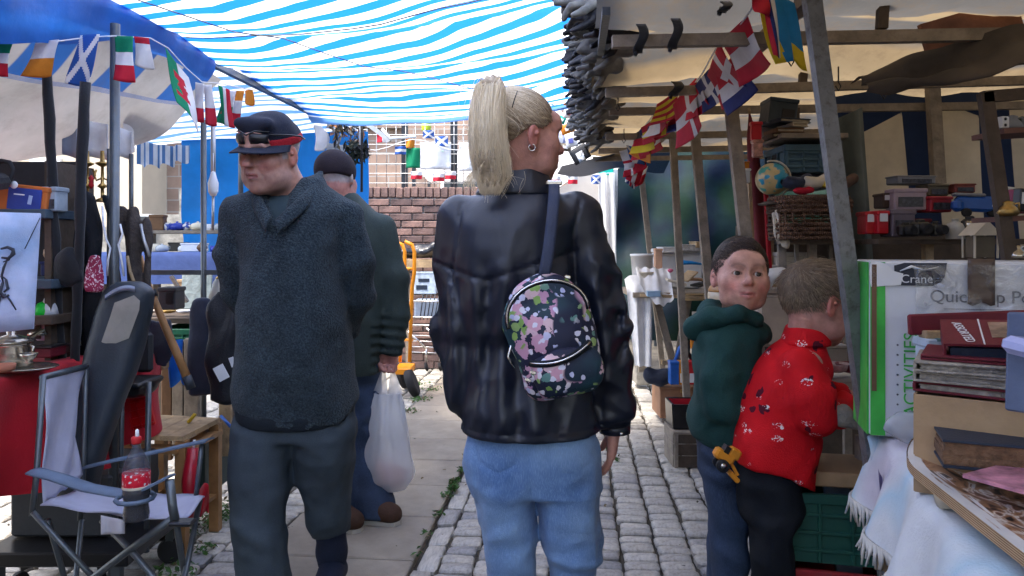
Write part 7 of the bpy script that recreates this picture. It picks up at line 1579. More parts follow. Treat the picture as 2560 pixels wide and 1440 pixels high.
pk=[(1432,255,4.7,44,24,m_oflag,"orange packet",.2),(1440,272,4.75,40,14,M("peach_card",(.55,.28,.2),rough=.5),"peach packet",-.1),(1424,282,4.9,30,28,m_wplast,"white packet with pink square",.1),(1405,300,5.0,18,18,m_teal,"teal packet",.4),(1436,306,5.0,30,22,m_wplast,"white oval packet",-.2),(1430,310,4.95,12,8,m_teal,"small teal packet",.1),(1418,322,5.1,34,24,m_oflag,"lower orange packet",-.35),(1400,348,5.3,34,40,M("blue_white_print",(.4,.42,.62),rough=.5,var=.6,scale=50),"blue and white printed packet",.2),(1428,350,5.2,30,36,m_wplast,"white packet with blue print",-.15),(1412,368,5.3,34,20,M("brown_printed_card",(.2,.17,.12),rough=.5,var=.6,scale=60),"brown and blue packet",.1),(1490,292,4.4,34,40,m_greyplast,"grey boxed blister pack",.5),(1505,325,4.4,40,30,M("slate_card",(.10,.12,.18),rough=.4),"slate blue blister pack",.6),(1478,340,4.6,44,34,M("kraft_card",(.42,.36,.26),rough=.7),"kraft paper packet",.55),(1515,290,4.3,30,34,M("slate_card2",(.07,.09,.14),rough=.35),"dark blue blister pack",.45),(1450,385,5.0,46,40,m_bagn,"black plastic pouch",-.5),(1455,398,4.95,20,14,M("pale_blue_tag",(.35,.42,.52),rough=.4),"pale blue tag",-.5)]
for(px,py,d,w,h,m,lb,rr)in pk:
 t=thing("hanging_packet",lb+" hanging from the right eaves rail","packet",at(px,py,d));c=at(px,py,d);R=rotm(rnd.uniform(-.2,.2),rr,rnd.uniform(-.4,.4));W,H=S_(w,d),S_(h,d)
 mb=MB();mb.grid(lambda u,v:c+R@Vector(((u-.5)*W,-.012*math.sin(u*3.14)*math.sin(v*3.14),(v-.5)*H)),6,6,thick=.004);mb.build("card",m,t)
 MB().box(c+R@Vector((0,-.014,-H*.05)),(W*.4,.004,H*.35),R,bevel=.001).build("contents",M("pink_square",(.5,.1,.14),rough=.5)if "pink" in lb else(m_wplast if m not in(m_wplast,)else M("blue_ink_block",(.10,.12,.4),rough=.5)),t)
 MB().tube([c+R@Vector((0,0,H/2)),c+Vector((.01,0,H/2+.05))],.002,5).build("hang_cord",m_blackp,t)
for i,(px,y0,y1,d,lb)in enumerate(((1602,62,132,2.08,"black strap tied round the near beam, closest to the gloves"),(1688,48,122,2.08,"black strap tied round the near beam, closest to the flags"),(1812,6,30,1.9,"short black strap on the upper canvas"),(1690,205,240,2.8,"small black clip on the second beam"))):
 t=thing("strap_tie",lb,"strap",at(px,y1,d));w=.024;mb=MB();mb.grid(lambda u,v:at(px+(u-.5)*24+8*math.sin(v*5),y0+(y1-y0)*v,d-.03*math.sin(v*3.1)),3,10,thick=.003);mb.build("band",m_black,t)
 MB().tube([at(px-8,y1-10,d),at(px-14,y1+6,d-.01)],.006,6).build("loose_end",m_black,t)
for i,(px,y,d,lb)in enumerate(((1978,143,2.3,"wire hook beside the yellow and blue flag"),(2096,205,2.4,"long wire hook right of the leaning front post"),(2210,228,2.6,"small wire hook before the navy curtain"),(1545,262,3.2,"bent black hook at the end of a roof beam"),(1560,345,3.9,"black clip at the end of the third roof beam"))):
 c=at(px,y,d);one("wire_hook",MB().tube([c+Vector((0,0,.05)),c,c+Vector((.008,0,-.014)),c+Vector((0,0,-.028)),c+Vector((-.01,0,-.012))],.0025,6),m_blackp,lb,"hook")
def flag_mesh(t,A,B,drop,mf,ph=0.0,nu=14,nv=12,skew=(0,0,0),sway=.012):
 """flag hanging from edge A-B by vector drop"""
 A,B,drop=Vector(A),Vector(B),Vector(drop);mb=MB()
 n_=(B-A).cross(drop).normalized()
 def f(u,v):q=A.lerp(B,u)+drop*v;return q+n_*(sway*math.sin(u*4+v*3+ph)*(.3+v))+Vector((0,0,-.006*math.sin(u*3.1)*v))
 mb.grid(f,nu,nv,thick=.0015,mf=mf);mb.build("flag",FM,t)
H3=lambda a,b,c:(lambda u,v:(a,b,c)[min(int(v*3),2)])
V3_=lambda a,b,c:(lambda u,v:(a,b,c)[min(int(u*3),2)])
nordic=lambda f,c:(lambda u,v:c if abs(u-.38)<.09 or abs(v-.5)<.12 else f)
def wales(u,v):
 if((u-.5)/.26)**2+((v-.5)/.14)**2<1+.5*math.sin(u*30)or(abs(u-.3)<.06 and .3<v<.75)or(abs(u-.7)<.05 and .35<v<.8):return 3
 return 0 if v<.5 else 2
def union(u,v):
 if abs(u-.5)<.09 or abs(v-.5)<.11:return 3
 if abs(u-.5)<.15 or abs(v-.5)<.19 or abs(u-v)<.10 or abs(u+v-1)<.10:return 0
 return 6
t=thing("bunting","string of national flags along the left stall's blue valance","bunting",at(300,150,2.5))
cord=[at(-60,98,2.25),at(60,100,2.35),at(130,105,2.45),at(230,92,2.55),at(290,90,2.62),at(375,95,2.8),at(420,120,2.9),at(465,170,3.0),at(505,205,3.08),at(545,208,3.2),at(630,225,3.4)]
MB().tube(cord,.0025,5).build("cord",m_wplast,t)
def pxflag(x0,y0,x1,y1,dx,dy,d,mf,ph=0,d1=None,n=14):
 A=at(x0,y0,d);B=at(x1,y1,d1 or d);D=at(x0+dx,y0+dy,d)-A;flag_mesh(t,A,B,D,mf,ph,n,n)
pxflag(-30,98,35,105,-20,85,2.3,H3(2,0,3),0);pxflag(88,104,150,100,-30,88,2.42,lambda u,v:0 if v<.48 else 4,1);pxflag(200,88,250,86,-32,122,2.52,sal,2,n=22)
pxflag(286,88,334,92,0,112,2.62,H3(2,0,3),.5);pxflag(334,90,374,96,8,75,2.7,lambda u,v:3 if v<.25 else 0,1.2);pxflag(413,118,470,195,30,138,2.92,lambda u,v:wales(v,1-u),0,3.0,22)
pxflag(488,205,512,210,-5,95,3.08,H3(0,0,3),.4);pxflag(508,212,530,212,10,100,3.1,lambda u,v:3 if v>.6 else 0,1.6);pxflag(545,212,575,225,10,95,3.2,V3_(2,0,3),.2);pxflag(560,225,592,228,-20,80,3.25,lambda u,v:wales(u,v),.7,None,18);pxflag(590,226,612,228,-18,86,3.32,lambda u,v:4 if v<.3 else(0 if v<.66 else 3),1.1);pxflag(612,226,632,224,4,36,3.4,lambda u,v:4,2)
t=thing("bunting","string of overlapping national flags hanging from the right stall roof","bunting",at(1750,200,3.0))
MB().tube([at(1910,-30,1.95),at(1880,20,2.0),at(1838,82,2.15),at(1790,120,2.4),at(1755,185,2.7),at(1735,210,2.9),at(1690,250,3.2),at(1640,280,3.6),at(1600,330,4.0),at(1575,380,4.5)],.003,5).build("cord",m_wplast,t)
pxflag(1890,-20,1945,-30,50,180,1.95,lambda u,v:5 if u<.5-.2*v else 7,0,2.0);pxflag(1905,-25,1930,-25,26,165,1.93,V3_(3,6,0),.8);pxflag(1930,-20,1985,10,38,165,1.99,lambda u,v:7 if v<.74 else 5,1.3);pxflag(1880,-10,1920,0,6,40,1.92,lambda u,v:3,.2)
pxflag(1868,40,1800,105,60,120,2.05,H3(3,0,3),0,2.25,18);pxflag(1800,105,1765,190,55,90,2.3,nordic(3,0),.6,2.55,18);pxflag(1840,130,1785,195,45,100,2.3,H3(3,0,6),1.5,2.5,18);pxflag(1840,165,1800,215,35,70,2.35,lambda u,v:6,.9,2.5)
pxflag(1740,195,1680,262,15,120,2.85,nordic(3,0),0,3.1,18);pxflag(1700,225,1640,260,-10,60,3.1,lambda u,v:5 if int(v*7)%2 else 3,1,3.3,21);pxflag(1680,262,1625,300,-15,50,3.2,lambda u,v:3 if(u<.4)else 0,.3,3.5);pxflag(1660,285,1600,320,15,45,3.5,H3(3,5,3),.9,3.8,18);pxflag(1640,310,1590,330,-10,60,3.7,H3(8,3,5),1.2,3.95,18)
pxflag(1650,322,1600,345,8,48,3.8,H3(3,0,3),.1,4.1,18);pxflag(1638,360,1590,340,-14,48,4.0,lambda u,v:4,.5,4.2);pxflag(1565,362,1600,370,20,46,4.3,lambda u,v:sal(u,v),0,4.4,20);pxflag(1548,378,1578,370,16,44,4.4,lambda u,v:3 if .55<v<.72 else 0,.4);pxflag(1580,400,1612,415,-16,48,4.5,V3_(3,0,3),.6);pxflag(1570,412,1595,430,-8,42,4.55,union,.7,None,20);pxflag(1598,425,1620,415,-12,42,4.6,lambda u,v:3 if v>.4 else 0,.3)
for q in((1775,170,1735,215,30,70,2.6,nordic(6,0),.2,2.8),(1760,200,1715,240,8,66,2.75,H3(3,0,3),.8,2.95),(1715,245,1668,275,6,62,3.05,H3(0,3,6),.5,3.3),(1672,268,1630,292,0,58,3.3,nordic(3,5),1.1,3.55),(1632,300,1596,326,6,54,3.65,H3(6,0,3),.3,3.9),(1620,335,1582,352,2,52,4.0,H3(3,5,3),.9,4.2),(1590,385,1560,398,0,46,4.45,nordic(3,0),.4,4.5),(1610,372,1585,390,4,46,4.35,lambda u,v:3,1.4,4.4)):
 pxflag(*q,16)
t=thing("trestle_table","timber trestle table with white cloth at the back of the right stall","table",at(1680,940,5.4));zt=at(0,725,5.4).z
MB().box((at(1690,0,5.5).x,5.5,zt-.02),(.75,.7,.035)).build("table_top",m_oldwood,t);MB().bar(at(1600,738,5.15),at(1790,745,5.15),.04,.02).build("rail",m_woodl,t)
for a,b in(((1640,745),(1682,905)),((1720,745),(1690,930)),((1600,760),(1605,930))):MB().bar(at(*a,5.3),at(*b,5.3),.05,.03,up=(0,1,0)).build("leg",m_oldwood,t)
MB().box(at(1675,906,5.25),(.12,.06,.03)).build("foot",m_woodl,t)
def wcl(U,V):
 a=at(1566,700,5.15);x=a.x+S_(66,5.2)*U*(1-.1*V)+S_(24,5.2)*V*(1-U)+.01*np.sin(U*14)*V;z=a.z-S_(215,5.2)*V;rnd_=.06*(1-np.clip(V*8,0,1));return x,5.18+.03*np.sin(U*11+1)*np.clip(V*3,0,1)+rnd_,z+.03*np.sin(np.clip(U*6,0,1.57))*(1-np.clip(V*5,0,1))
tag(np_sheet("table_cloth",wcl,30,24,m_wcloth),"bright white cloth hanging off the far trestle table","tablecloth")
def wcl2(U,V):a=at(1600,672,5.1);return a.x+S_(85,5.1)*U,5.1+.2*(1-V)+.02*np.sin(U*9),a.z-S_(40,5.1)*V-S_(52,5.1)*np.clip(V-.5,0,1)*2*np.sin(np.clip(U,0,1)*2.4)+.008*np.sin(U*25)
tag(np_sheet("crumpled_cloth",wcl2,26,16,m_wcloth),"crumpled white lace on the far trestle table","cloth")
tub(1648,622,1765,722,5.5,m_wplast,"large white storage tub with papers on the far trestle table")
tub(1580,635,1640,700,5.45,m_wplast,"white bucket at the left end of the far trestle table","bucket",False,True);tub(1600,680,1640,712,5.2,m_cream,"cream bowl on the crumpled white lace","bowl",False,True)
for i,(x0,y0,x1,y1,m,lb)in enumerate(((1652,618,1700,632,m_wplast,"folded newspaper on the white storage tub"),(1700,612,1760,628,M("newsprint",(.5,.5,.5),rough=.8,var=.4,scale=60),"newsprint sheets on the white storage tub"),(1735,605,1768,620,m_woodl,"small wooden tray on top of the white tub"))):carton(x0,y0,x1,y1,5.45,.12,m,lb,"papers" if i<2 else "tray","paper_stack" if i<2 else "wooden_tray",R=rotm(0,.03*i,.2))
carton(1638,622,1656,700,5.3,.06,M("salmon_card",(.55,.33,.22),rough=.7),"salmon coloured box file beside the white tub","box file","box_file")
one("blue_peg",MB().tube([at(1704,656,5.0),at(1730,657,5.0),at(1768,662,5.0)],[.016,.012,.004],8),m_sky,"bright blue brush lying against the white tub","brush")
one("pink_flower",MB().lathe([(.004,0),(.018,.01),(.02,.02),(.006,.028)],at(1676,682,5.0),12),M("pink_petal",(.6,.12,.2),rough=.6),"pink fabric flower by the white tub","flower")
for i,(px,py,w,m,lb)in enumerate(((1690,705,50,m_cream,"cream fan of cards on the far table"),(1735,698,55,m_wood,"brown picture frame lying on the far table"),(1748,712,36,m_blackp,"black tape case on the far table"),(1720,690,60,m_woodl,"pale wooden ruler across the far table"))):one("oddment",MB().box(at(px,py,5.05),(S_(w,5.05),.08,.014),rotm(.1,.25-.2*i,.3*i),bevel=.003),m,lb,"oddment")
carton(1715,735,1760,752,5.15,.1,M("pale_pine",(.55,.4,.22),rough=.7),"pine drawer front under the far table top","drawer","drawer");carton(1618,728,1652,742,5.1,.08,M("pale_blue_label_box",(.3,.45,.6),rough=.5),"small pale blue box at the lace's edge",name="small_box")
carton(1708,800,1742,835,5.2,.1,m_wplast,"white appliance under the far trestle table","appliance","appliance")
for i,(x0,x1,m,lb)in enumerate(((1676,1698,m_blueplast,"blue detergent box under the far table"),(1698,1722,m_oflag,"orange detergent box beside the leaning post"),(1722,1742,m_red,"red and white carton next to the green hoodie"))):carton(x0,905,x1,962,5.0,.08,m,lb,name="carton",print_=((.1,.1,.9,.5,m_wplast),)if i else None)
carton(1728,845,1744,872,5.0,.03,m_oflag,"small orange card behind the green hoodie","card","card")
for i,(px,m,lb)in enumerate(((1700,m_blueplast,"blue spray gun under the far table"),(1715,m_blackp,"black cable bundle under the far table"))):one("cable_bundle",MB().tube([at(px-12,905,5.1),at(px,870,5.1),at(px+10,850,5.1),at(px+4,880,5.1),at(px+16,900,5.1)],.016,8),m,lb,"cable")
drape("dark_sack",[(1620,938,5.2,.05),(1650,945,5.2,.07),(1680,940,5.2,.05)],m_navy,"dark blue sack lying under the far trestle table","sack",.02,40)
t=carton(1650,968,1742,1046,5.2,.3,M("tan_suitcase",(.24,.12,.065),rough=.6,bump=.2),"tan wooden suitcase on the setts behind the open box","case","suitcase");MB().box(at(1708,978,5.19),(.04,.012,.025),bevel=.003).build("latch",m_brass,t)
t=thing("open_box","small black open box with red lining","box",at(1718,1073,4.25));c=at(1720,1073,4.25)+Vector((0,.1,0));w,h=S_(72,4.25),S_(62,4.25)
MB().box(c+Vector((0,-.1,h/2)),(w,.012,h)).build("front",m_blackp,t);MB().box(c+Vector((0,.1,h/2)),(w,.012,h)).build("back",m_blackp,t)
for s in(-1,1):MB().box(c+Vector((s*w/2,0,h/2)),(.012,.19,h),rotm(0,s*.05,0)).build("side",m_blackp,t)
MB().box(c+Vector((0,0,.03)),(w-.012,.188,.02)).build("base",m_blackp,t);MB().box(c+Vector((0,.091,h*.6)),(w-.02,.004,h*.7)).build("lining",m_redcl,t);MB().box(c+Vector((w/2-.009,0,h*.6)),(.004,.17,h*.7)).build("lining",m_redcl,t);MB().box(c+Vector((0,-.11,h*.6)),(.03,.01,.03)).build("clasp",m_silver,t)
t=thing("wooden_crate","dark wooden crate on the setts under the black open box","crate",at(1720,1160,4.2));c=at(1722,1156,4.2);c.z=0;c.y+=.12;w=S_(70,4.2);h=at(0,1074,4.25).z
for k in range(3):MB().box(c+Vector((0,-.12,h*(.17+.33*k))),(w,.014,h*.31),bevel=.002).build("slat",m_darkwood,t);MB().box(c+Vector((-w/2-.004,0,h*(.17+.33*k))),(.014,.24,h*.31),bevel=.002).build("slat",m_oldwood,t)
for s in(-1,1):MB().box(c+Vector((s*w*.46,-.13,h/2)),(.02,.014,h)).build("corner_post",m_oldwood,t)
MB().box(c+Vector((0,0,h-.006)),(w+.02,.27,.012)).build("top_board",m_oldwood,t)
t=thing("shelf_unit","timber shelving behind the two children","shelf unit",at(2020,1300,3.0))
for y,x0,x1 in((800,1880,2160),(668,1930,2140),(605,1940,2150),(352,1920,2080)):MB().box(at((x0+x1)/2,y,3.05),(S_(x1-x0,3.05),.3,.02),bevel=.002).build("shelf_board",m_oldwood,t)
for px in(1962,2038,2120):MB().bar(at(px-8,610,2.92),at(px,1200,2.92),.03,.02,up=(0,1,0)).build("upright",m_oldwood,t)
for px in(1990,2022,2075):MB().bar(at(px,608,2.95),at(px+3,668,2.95),.014,.012,up=(0,1,0)).build("spindle",m_oldwood,t)
MB().box((1.55,3.3,.7),(1.1,.02,1.3)).build("back_board",m_darkwood,t)
c=at(1805,790,3.6);prof=[(.85,0),(.92,.03),(.92,1.15),(.9,1.5),(.84,1.75),(.62,2.0),(.5,2.1),(.5,2.2),(.58,2.28),(.5,2.32)]
vessel([q for q in prof if q[1]<=1.5]+[(.2,1.52)],1808,790,3.6,.080,M("cream_stoneware",(.62,.52,.36),rough=.25,spec=.6,bump=.05),"large two-tone stoneware flagon behind the boy in green","flagon","stoneware_flagon",26,None,([(.905,1.49),(.895,1.6),(.84,1.75),(.66,1.98),(.5,2.12),(.5,2.26),(.58,2.36),(.56,2.44),(.46,2.44)],M("honey_glaze",(.40,.19,.05),rough=.18,spec=.7,bump=.05)))
vessel([(.7,0),(.9,.3),(.75,1.0),(.3,1.4),(.28,1.7),(.36,1.75),(.3,1.8)],1842,700,3.5,.058,MATS["honey_glaze"],"smaller honey-glazed flagon beside the large flagon","flagon","stoneware_flagon")
t=thing("plank_counter","rough plank counter carrying the stoneware flagons","counter",at(1850,1000,3.5));MB().box(at(1850,796,3.55),(S_(190,3.55),.4,.03)).build("board",m_oldwood,t)
for px in(1790,1900):MB().bar(at(px,800,3.6),(at(px,800,3.6).x,3.6,0),.04).build("leg",m_oldwood,t)
t=thing("furled_parasol","dark red furled parasol standing behind the boy in green","parasol",at(1905,860,3.15));MB().tube([at(1874,285,3.15),at(1880,340,3.15),at(1886,430,3.15),at(1898,560,3.15),at(1908,700,3.15),at(1915,850,3.15)],[.004,.022,.028,.026,.022,.016],12).build("canopy",M("dark_red_canvas",(.16,.02,.025),rough=.75,var=.3,bump=.4,bscale=30),t);MB().tube([at(1874,285,3.15),at(1872,270,3.15)],.006,6).build("tip",m_woodl,t)
for i,(x0,x1,m,lb)in enumerate(((1872,1892,m_woodl,"pale lath leaning against the red parasol"),(1918,1946,m_woodl,"bundle of pale laths right of the red parasol"),(1912,1932,m_redb,"faded red lath right of the red parasol"),(1858,1872,m_wframe,"white painted lath left of the red parasol"))):one("wooden_lath",MB().bar(at(x0,430+60*(i%2),3.1-.02*i),at(x1,840,3.1-.02*i),.014,.02,up=(0,1,0)),m,lb,"lath")
for i,(x0,y0,x1,y1,m,lb)in enumerate(((1880,305,1905,350,M("scarlet_card",(.5,.01,.02),rough=.4),"scarlet packet hanging above the globe"),(1884,350,1908,392,M("pink_yellow_card",(.5,.25,.2),rough=.4,var=.6,scale=40),"pink and yellow packet hanging above the globe"),(1850,405,1874,422,m_oflag,"orange packet left of the red parasol"),(1852,422,1876,458,m_wplast,"white packet left of the red parasol"))):carton(x0,y0,x1,y1,2.98,.03,m,lb,"packet","hanging_packet")
def globecol(nt,tc):
 n=N(nt,"ShaderNodeTexNoise",Scale=14.0,Detail=3.0);nt.links.new(tc.outputs["Object"],n.inputs["Vector"]);return ramp(nt,n.outputs["Fac"],[(.5,(.02,.25,.36)),(.53,(.50,.38,.18)),(.64,(.45,.34,.15)),(.66,(.06,.3,.24))])
t=thing("globe","blue globe with tan continents standing on the shelf","globe",at(1930,520,2.85));c=at(1930,448,2.85);R0=.062
MB().lathe([(R0*math.sin(a)+1e-4,-R0*math.cos(a))for a in[math.pi*i/18 for i in range(19)]],c,28,rotm(.3,.2,0)).build("sphere",M("globe_print",(.1,.3,.4),rough=.3,colfn=globecol),t);MB().tube([c+Vector((.070*math.sin(a),-.005,.070*math.cos(a)))for a in[-.3+i*.22 for i in range(16)]],.004,6).build("meridian_arm",m_cream,t);MB().lathe([(.05,0),(.052,.006),(.012,.018),(.01,.04)],c-Vector((0,0,.100)),18).build("foot",m_darkwood,t)
def wicker(nt,tc):
 w=N(nt,"ShaderNodeTexWave",Scale=45.0,Distortion=1.5);nt.links.new(tc.outputs["Object"],w.inputs["Vector"]);return w.outputs["Fac"]
m_wick=M("wicker",(.115,.06,.035),rough=.7,var=.4,scale=30,bump=.7,bumpfn=wicker)
t=thing("wicker_basket","brown wicker basket of toys on the shelf","basket",at(2050,605,2.75));c=at(2048,600,2.75)
A,B=S_(176,2.75),.2
for k in range(9):
 z=.008+k*.017;e=1+.08*k/9;mb=MB();mb.tube([c+Vector((A/2*e*(abs(math.cos(a))**.5)*(1 if math.cos(a)>0 else-1),.1+B/2*e*(abs(math.sin(a))**.5)*(1 if math.sin(a)>0 else-1),z+.003*math.sin(a*16+k*3.1)))for a in[i*6.2832/40 for i in range(40)]],.0085 if k not in(4,5)else .004,6,closed=True);mb.build("woven_course",m_wick,t)
for i in range(18):
 a=i*6.2832/18;e=1;q=Vector((A/2*(abs(math.cos(a))**.5)*(1 if math.cos(a)>0 else-1),.1+B/2*(abs(math.sin(a))**.5)*(1 if math.sin(a)>0 else-1),0));MB().tube([c+q,c+q*1.08+Vector((0,-.008,.15))],.005,5).build("stake",m_wick,t)
MB().box(c+Vector((0,.1,.01)),(A*.9,B*.9,.012)).build("base",m_wick,t);MB().tube([c+Vector((A/2*1.1*math.cos(a),.1+B/2*1.12*math.sin(a),.158))for a in[i*6.2832/30 for i in range(30)]],.011,7,closed=True).build("rim",m_wick,t)
for i,(px,m,lb)in enumerate(((1985,m_navy,"navy beret on the wicker basket"),(2030,m_cream,"cream cloth doll lying in the wicker basket"),(2075,MATS["yellow_plastic"],"yellow toy block in the wicker basket"),(2100,M("brown_plush",(.1,.06,.04),rough=.9),"brown plush toy in the wicker basket"),(2005,m_rflag,"red bow hanging on the wicker basket's corner"))):
 S=Sdf(at(px-40,480,2.8)-Vector((0,.1,.06)),at(px+40,410,2.8)+Vector((0,.15,.04)),.006);cc=at(px,458 if i!=4 else 478,2.78)
 if i==2:S.box(cc,(.034,.02,.018),None,.004,.01)
 elif i==4:S.ell(cc+Vector((-.018,-.02,0)),(.024,.012,.014),None,.01);S.ell(cc+Vector((.018,-.02,.003)),(.022,.012,.014),None,.01);S.cap(cc,cc+Vector((.004,-.02,-.05)),.010,.012,.01)
 else:S.ell(cc,(.045,.03,.024),None,.02);S.ell(cc+Vector((.05,0,.018)),(.02,.02,.02),None,.02);S.cap(cc+Vector((-.03,0,0)),cc+Vector((-.06,-.01,.008)),.012,.009,.01);S.cap(cc+Vector((.0,-.01,.01)),cc+Vector((-.03,-.02,.02)),.01,.008,.01)
 tag(S.build("toy",m),lb,"toy")
crate(at(2024,432,2.95)+Vector((0,.1,0)),S_(120,2.95),.22,S_(70,2.95),M("dusty_blue_plastic",(.055,.11,.14),rough=.6),"dusty blue plastic crate stacked on the shelf")
carton(1955,425,2090,470,3.0,.2,M("charcoal_box",(.035,.04,.045),rough=.7),"charcoal storage box under the dusty blue crate","box","storage_box")
for i,(y,m,x0,x1,lb)in enumerate(((348,m_darkwood,1918,2000,"dark book at the bottom of the upper pile"),(336,MATS["brown_plank"],1924,1995,"brown book in the upper pile"),(322,m_cream,1960,2002,"cream book in the upper pile"),(312,m_navyb,1920,2010,"navy book on top of the upper pile"))):book(at((x0+x1)/2,y,3.0),S_(x1-x0,3.0),.12,.018,rotm(0,0,.1*i),m,lb)
t=carton(1920,246,1990,310,2.98,.12,M("dark_slate_box",(.035,.05,.065),rough=.5),"dark slate speaker box on the upper pile","speaker","speaker_box",R=rotm(0,.12,0),print_=((.45,.1,.9,.6,m_blackp),))
drape("grey_cover",[(1905,290,3.1,.03),(1912,330,3.1,.035),(1915,370,3.1,.03)],M("clear_grey_plastic",(.3,.3,.3),rough=.35),"grey plastic sheet hanging beside the dark slate speaker","sheet",.01,90)
for i,(x0,m,lb)in enumerate(((1948,m_cream,"cream tin under the shelf, left of two"),(1994,m_cream,"cream tin under the shelf, right of two"))):carton(x0,632,x0+40,690,3.0,.1,m,lb,"tin","tin")
tub(1898,722,1985,870,2.75,M("beige_bin_plastic",(.40,.33,.26),rough=.6,bump=.1),"tall beige lidded bin between the two children's heads","bin")
S=Sdf(at(1900,720,2.7)-Vector((.02,.05,.02)),at(1975,650,2.7)+Vector((.02,.12,.02)),.006);cc=at(1935,690,2.75);S.ell(cc,(.04,.035,.03),None,.02);S.ell(cc+Vector((.028,-.01,.012)),(.02,.02,.02),None,.02);S.cap(cc+Vector((-.03,0,.02)),cc+Vector((-.05,0,.03)),.01,.004,.01)
for s in(-1,1):S.cap(cc+Vector((.02*s,-.01,-.02)),cc+Vector((.022*s,-.01,-.04)),.012,.012,.01)
tag(S.build("toy_pig",M("white_plush",(.5,.49,.47),rough=.9)),"white plush animal on the beige bin","toy")
one("mobile_ornament",MB().tube([at(1940,525,2.8),at(1955,560,2.8),at(1948,600,2.8)],[.006,.014,.008],8),m_cream,"cream crocheted ornament hanging from the basket","ornament")
drape("lace_scarf",[(1945,530,2.82,.018),(1952,580,2.82,.028),(1960,620,2.82,.02)],m_cream,"cream lace scarf hanging from the basket corner","scarf",.008,120)
t=thing("display_shelf","dark display shelf of boxed toys before the striped curtain","shelf",at(2320,700,2.7));zs=at(0,596,2.7).z
MB().box((at(2325,0,2.8).x,2.8,zs-.012),(S_(330,2.8),.34,.02),rotm(0,0,-.12),bevel=.002).build("board",m_darkwood,t);MB().bar(at(2318,600,2.75),at(2326,900,2.75),.03,.03,up=(0,1,0)).build("leg",m_woodl,t);MB().bar(at(2470,605,2.75),at(2476,900,2.75),.03,.03,up=(0,1,0)).build("leg",m_darkwood,t)
tb=[(2166,530,2190,585,2.75,m_red,"clear-fronted red toy box at the left end"),(2194,528,2222,585,2.72,MATS["scarlet_card"],"second red toy box from the left end"),(2226,525,2288,592,2.72,M("grey_violet_card",(.16,.13,.16),rough=.5),"grey-violet boxed set beside the red toy boxes"),(2240,472,2318,525,2.75,M("pink_grey_card",(.34,.26,.29),rough=.45),"pale pink boxed model car"),(2320,492,2380,530,2.73,M("crimson_card",(.34,.02,.03),rough=.45),"crimson toy lorry box"),(2240,440,2340,460,2.85,m_greyplast,"flat grey tin across the top of the toy boxes"),(2208,484,2240,520,2.8,M("brown_dark_card",(.06,.04,.03),rough=.7),"dark brown box behind the pink boxed car"),(2320,462,2372,490,2.82,M("olive_card",(.10,.09,.06),rough=.6),"olive box above the crimson lorry box"),(2390,460,2440,482,2.8,M("maroon_orange_card",(.2,.05,.04),rough=.5,var=.5,scale=40),"maroon box with orange print at the top right"),(2288,548,2330,590,2.74,m_maroon,"maroon boxed toy in the middle of the shelf")]
for(x0,y0,x1,y1,d,m,lb)in tb:carton(x0,y0,x1,y1,d,.08,m,lb+" of the display shelf" if "shelf" not in lb else lb,"toy box","toy_box",R=rotm(0,0,rnd.uniform(-.15,.15)),print_=((.12,.15,.88,.62,M("dark_toy_print",(.05,.05,.06),rough=.3,var=.8,scale=70)),)if(x1-x0)>40 else((.15,.55,.85,.9,m_wplast),))
t=thing("toy_lorry","blue toy lorry on top of the display shelf goods","toy",at(2440,545,2.7));c=at(2435,510,2.65);MB().box(c,(.12,.06,.055),rotm(0,.06,-.3),bevel=.01).build("body",m_blueplast,t);MB().box(c+Vector((-.06,.0,-.005)),(.035,.055,.045),rotm(0,.06,-.3),bevel=.012).build("cab",m_blueplast,t);MB().box(c+Vector((-.02,0,.032)),(.1,.05,.012),rotm(0,.06,-.3),bevel=.004).build("roof",m_greyplast,t)
for s in(-1,1):MB().lathe([(.01,-.008),(.016,-.006),(.016,.006),(.01,.008)],c+Vector((s*.045,-.03,-.032)),12,rotm(1.57,0,-.3)).build("wheel",m_rubber,t)
t=vessel([(.8,0),(.85,.05),(.85,1.2),(.7,1.5),(.3,1.7),(.28,1.9),(.34,1.92),(.3,2.0)],2388,598,2.6,.036,M("off_white_plastic",(.42,.41,.37),rough=.4),"off-white plastic bottle beside the blue toy lorry","bottle","plastic_bottle")
for i,(px,r,lb)in enumerate(((2265,.028,"dark camera lens at the front left of the shelf"),(2300,.034,"black camera at the front of the shelf"),(2340,.03,"black binoculars at the front of the shelf"),(2425,.04,"black helmet under the blue toy lorry"))):
 t=thing("camera",lb,"camera" if i<3 else "helmet",at(px,592,2.6));c=at(px,592,2.6)+Vector((0,0,r*.8));MB().box(c,(r*2,r*1.2,r*1.5),rotm(0,0,.3*i),bevel=.008).build("body",m_blackp,t);MB().lathe([(r*.6,0),(r*.62,.004),(r*.55,.03),(r*.45,.03),(.001,.024)],c+Vector((0,-r*.5,0)),16,rotm(1.57,0,.2)).build("lens",m_rubber,t);MB().box(c+Vector((0,0,r*.85)),(r*.8,r*.7,r*.35),rotm(0,0,.3*i),bevel=.004).build("prism",m_blackp,t)
t=thing("glass_lantern","pale glass and metal lantern house beside the dark shelf","lantern",at(2452,645,2.3));c=at(2450,645,2.3)
for sx in(-1,1):
 for sy in(-1,1):MB().bar(c+Vector((sx*.035,sy*.03,0)),c+Vector((sx*.035,sy*.03,.07)),.005).build("corner_bar",m_cream,t)
MB().box(c+Vector((0,0,.035)),(.060,.050,.066)).build("glass",M("smoky_glass",(.12,.1,.07),rough=.1),t);mb=MB();mb.prism([(-.045,0),(.045,0),(0,.045)],.08,c+Vector((0,0,.07)));mb.build("roof",m_cream,t)
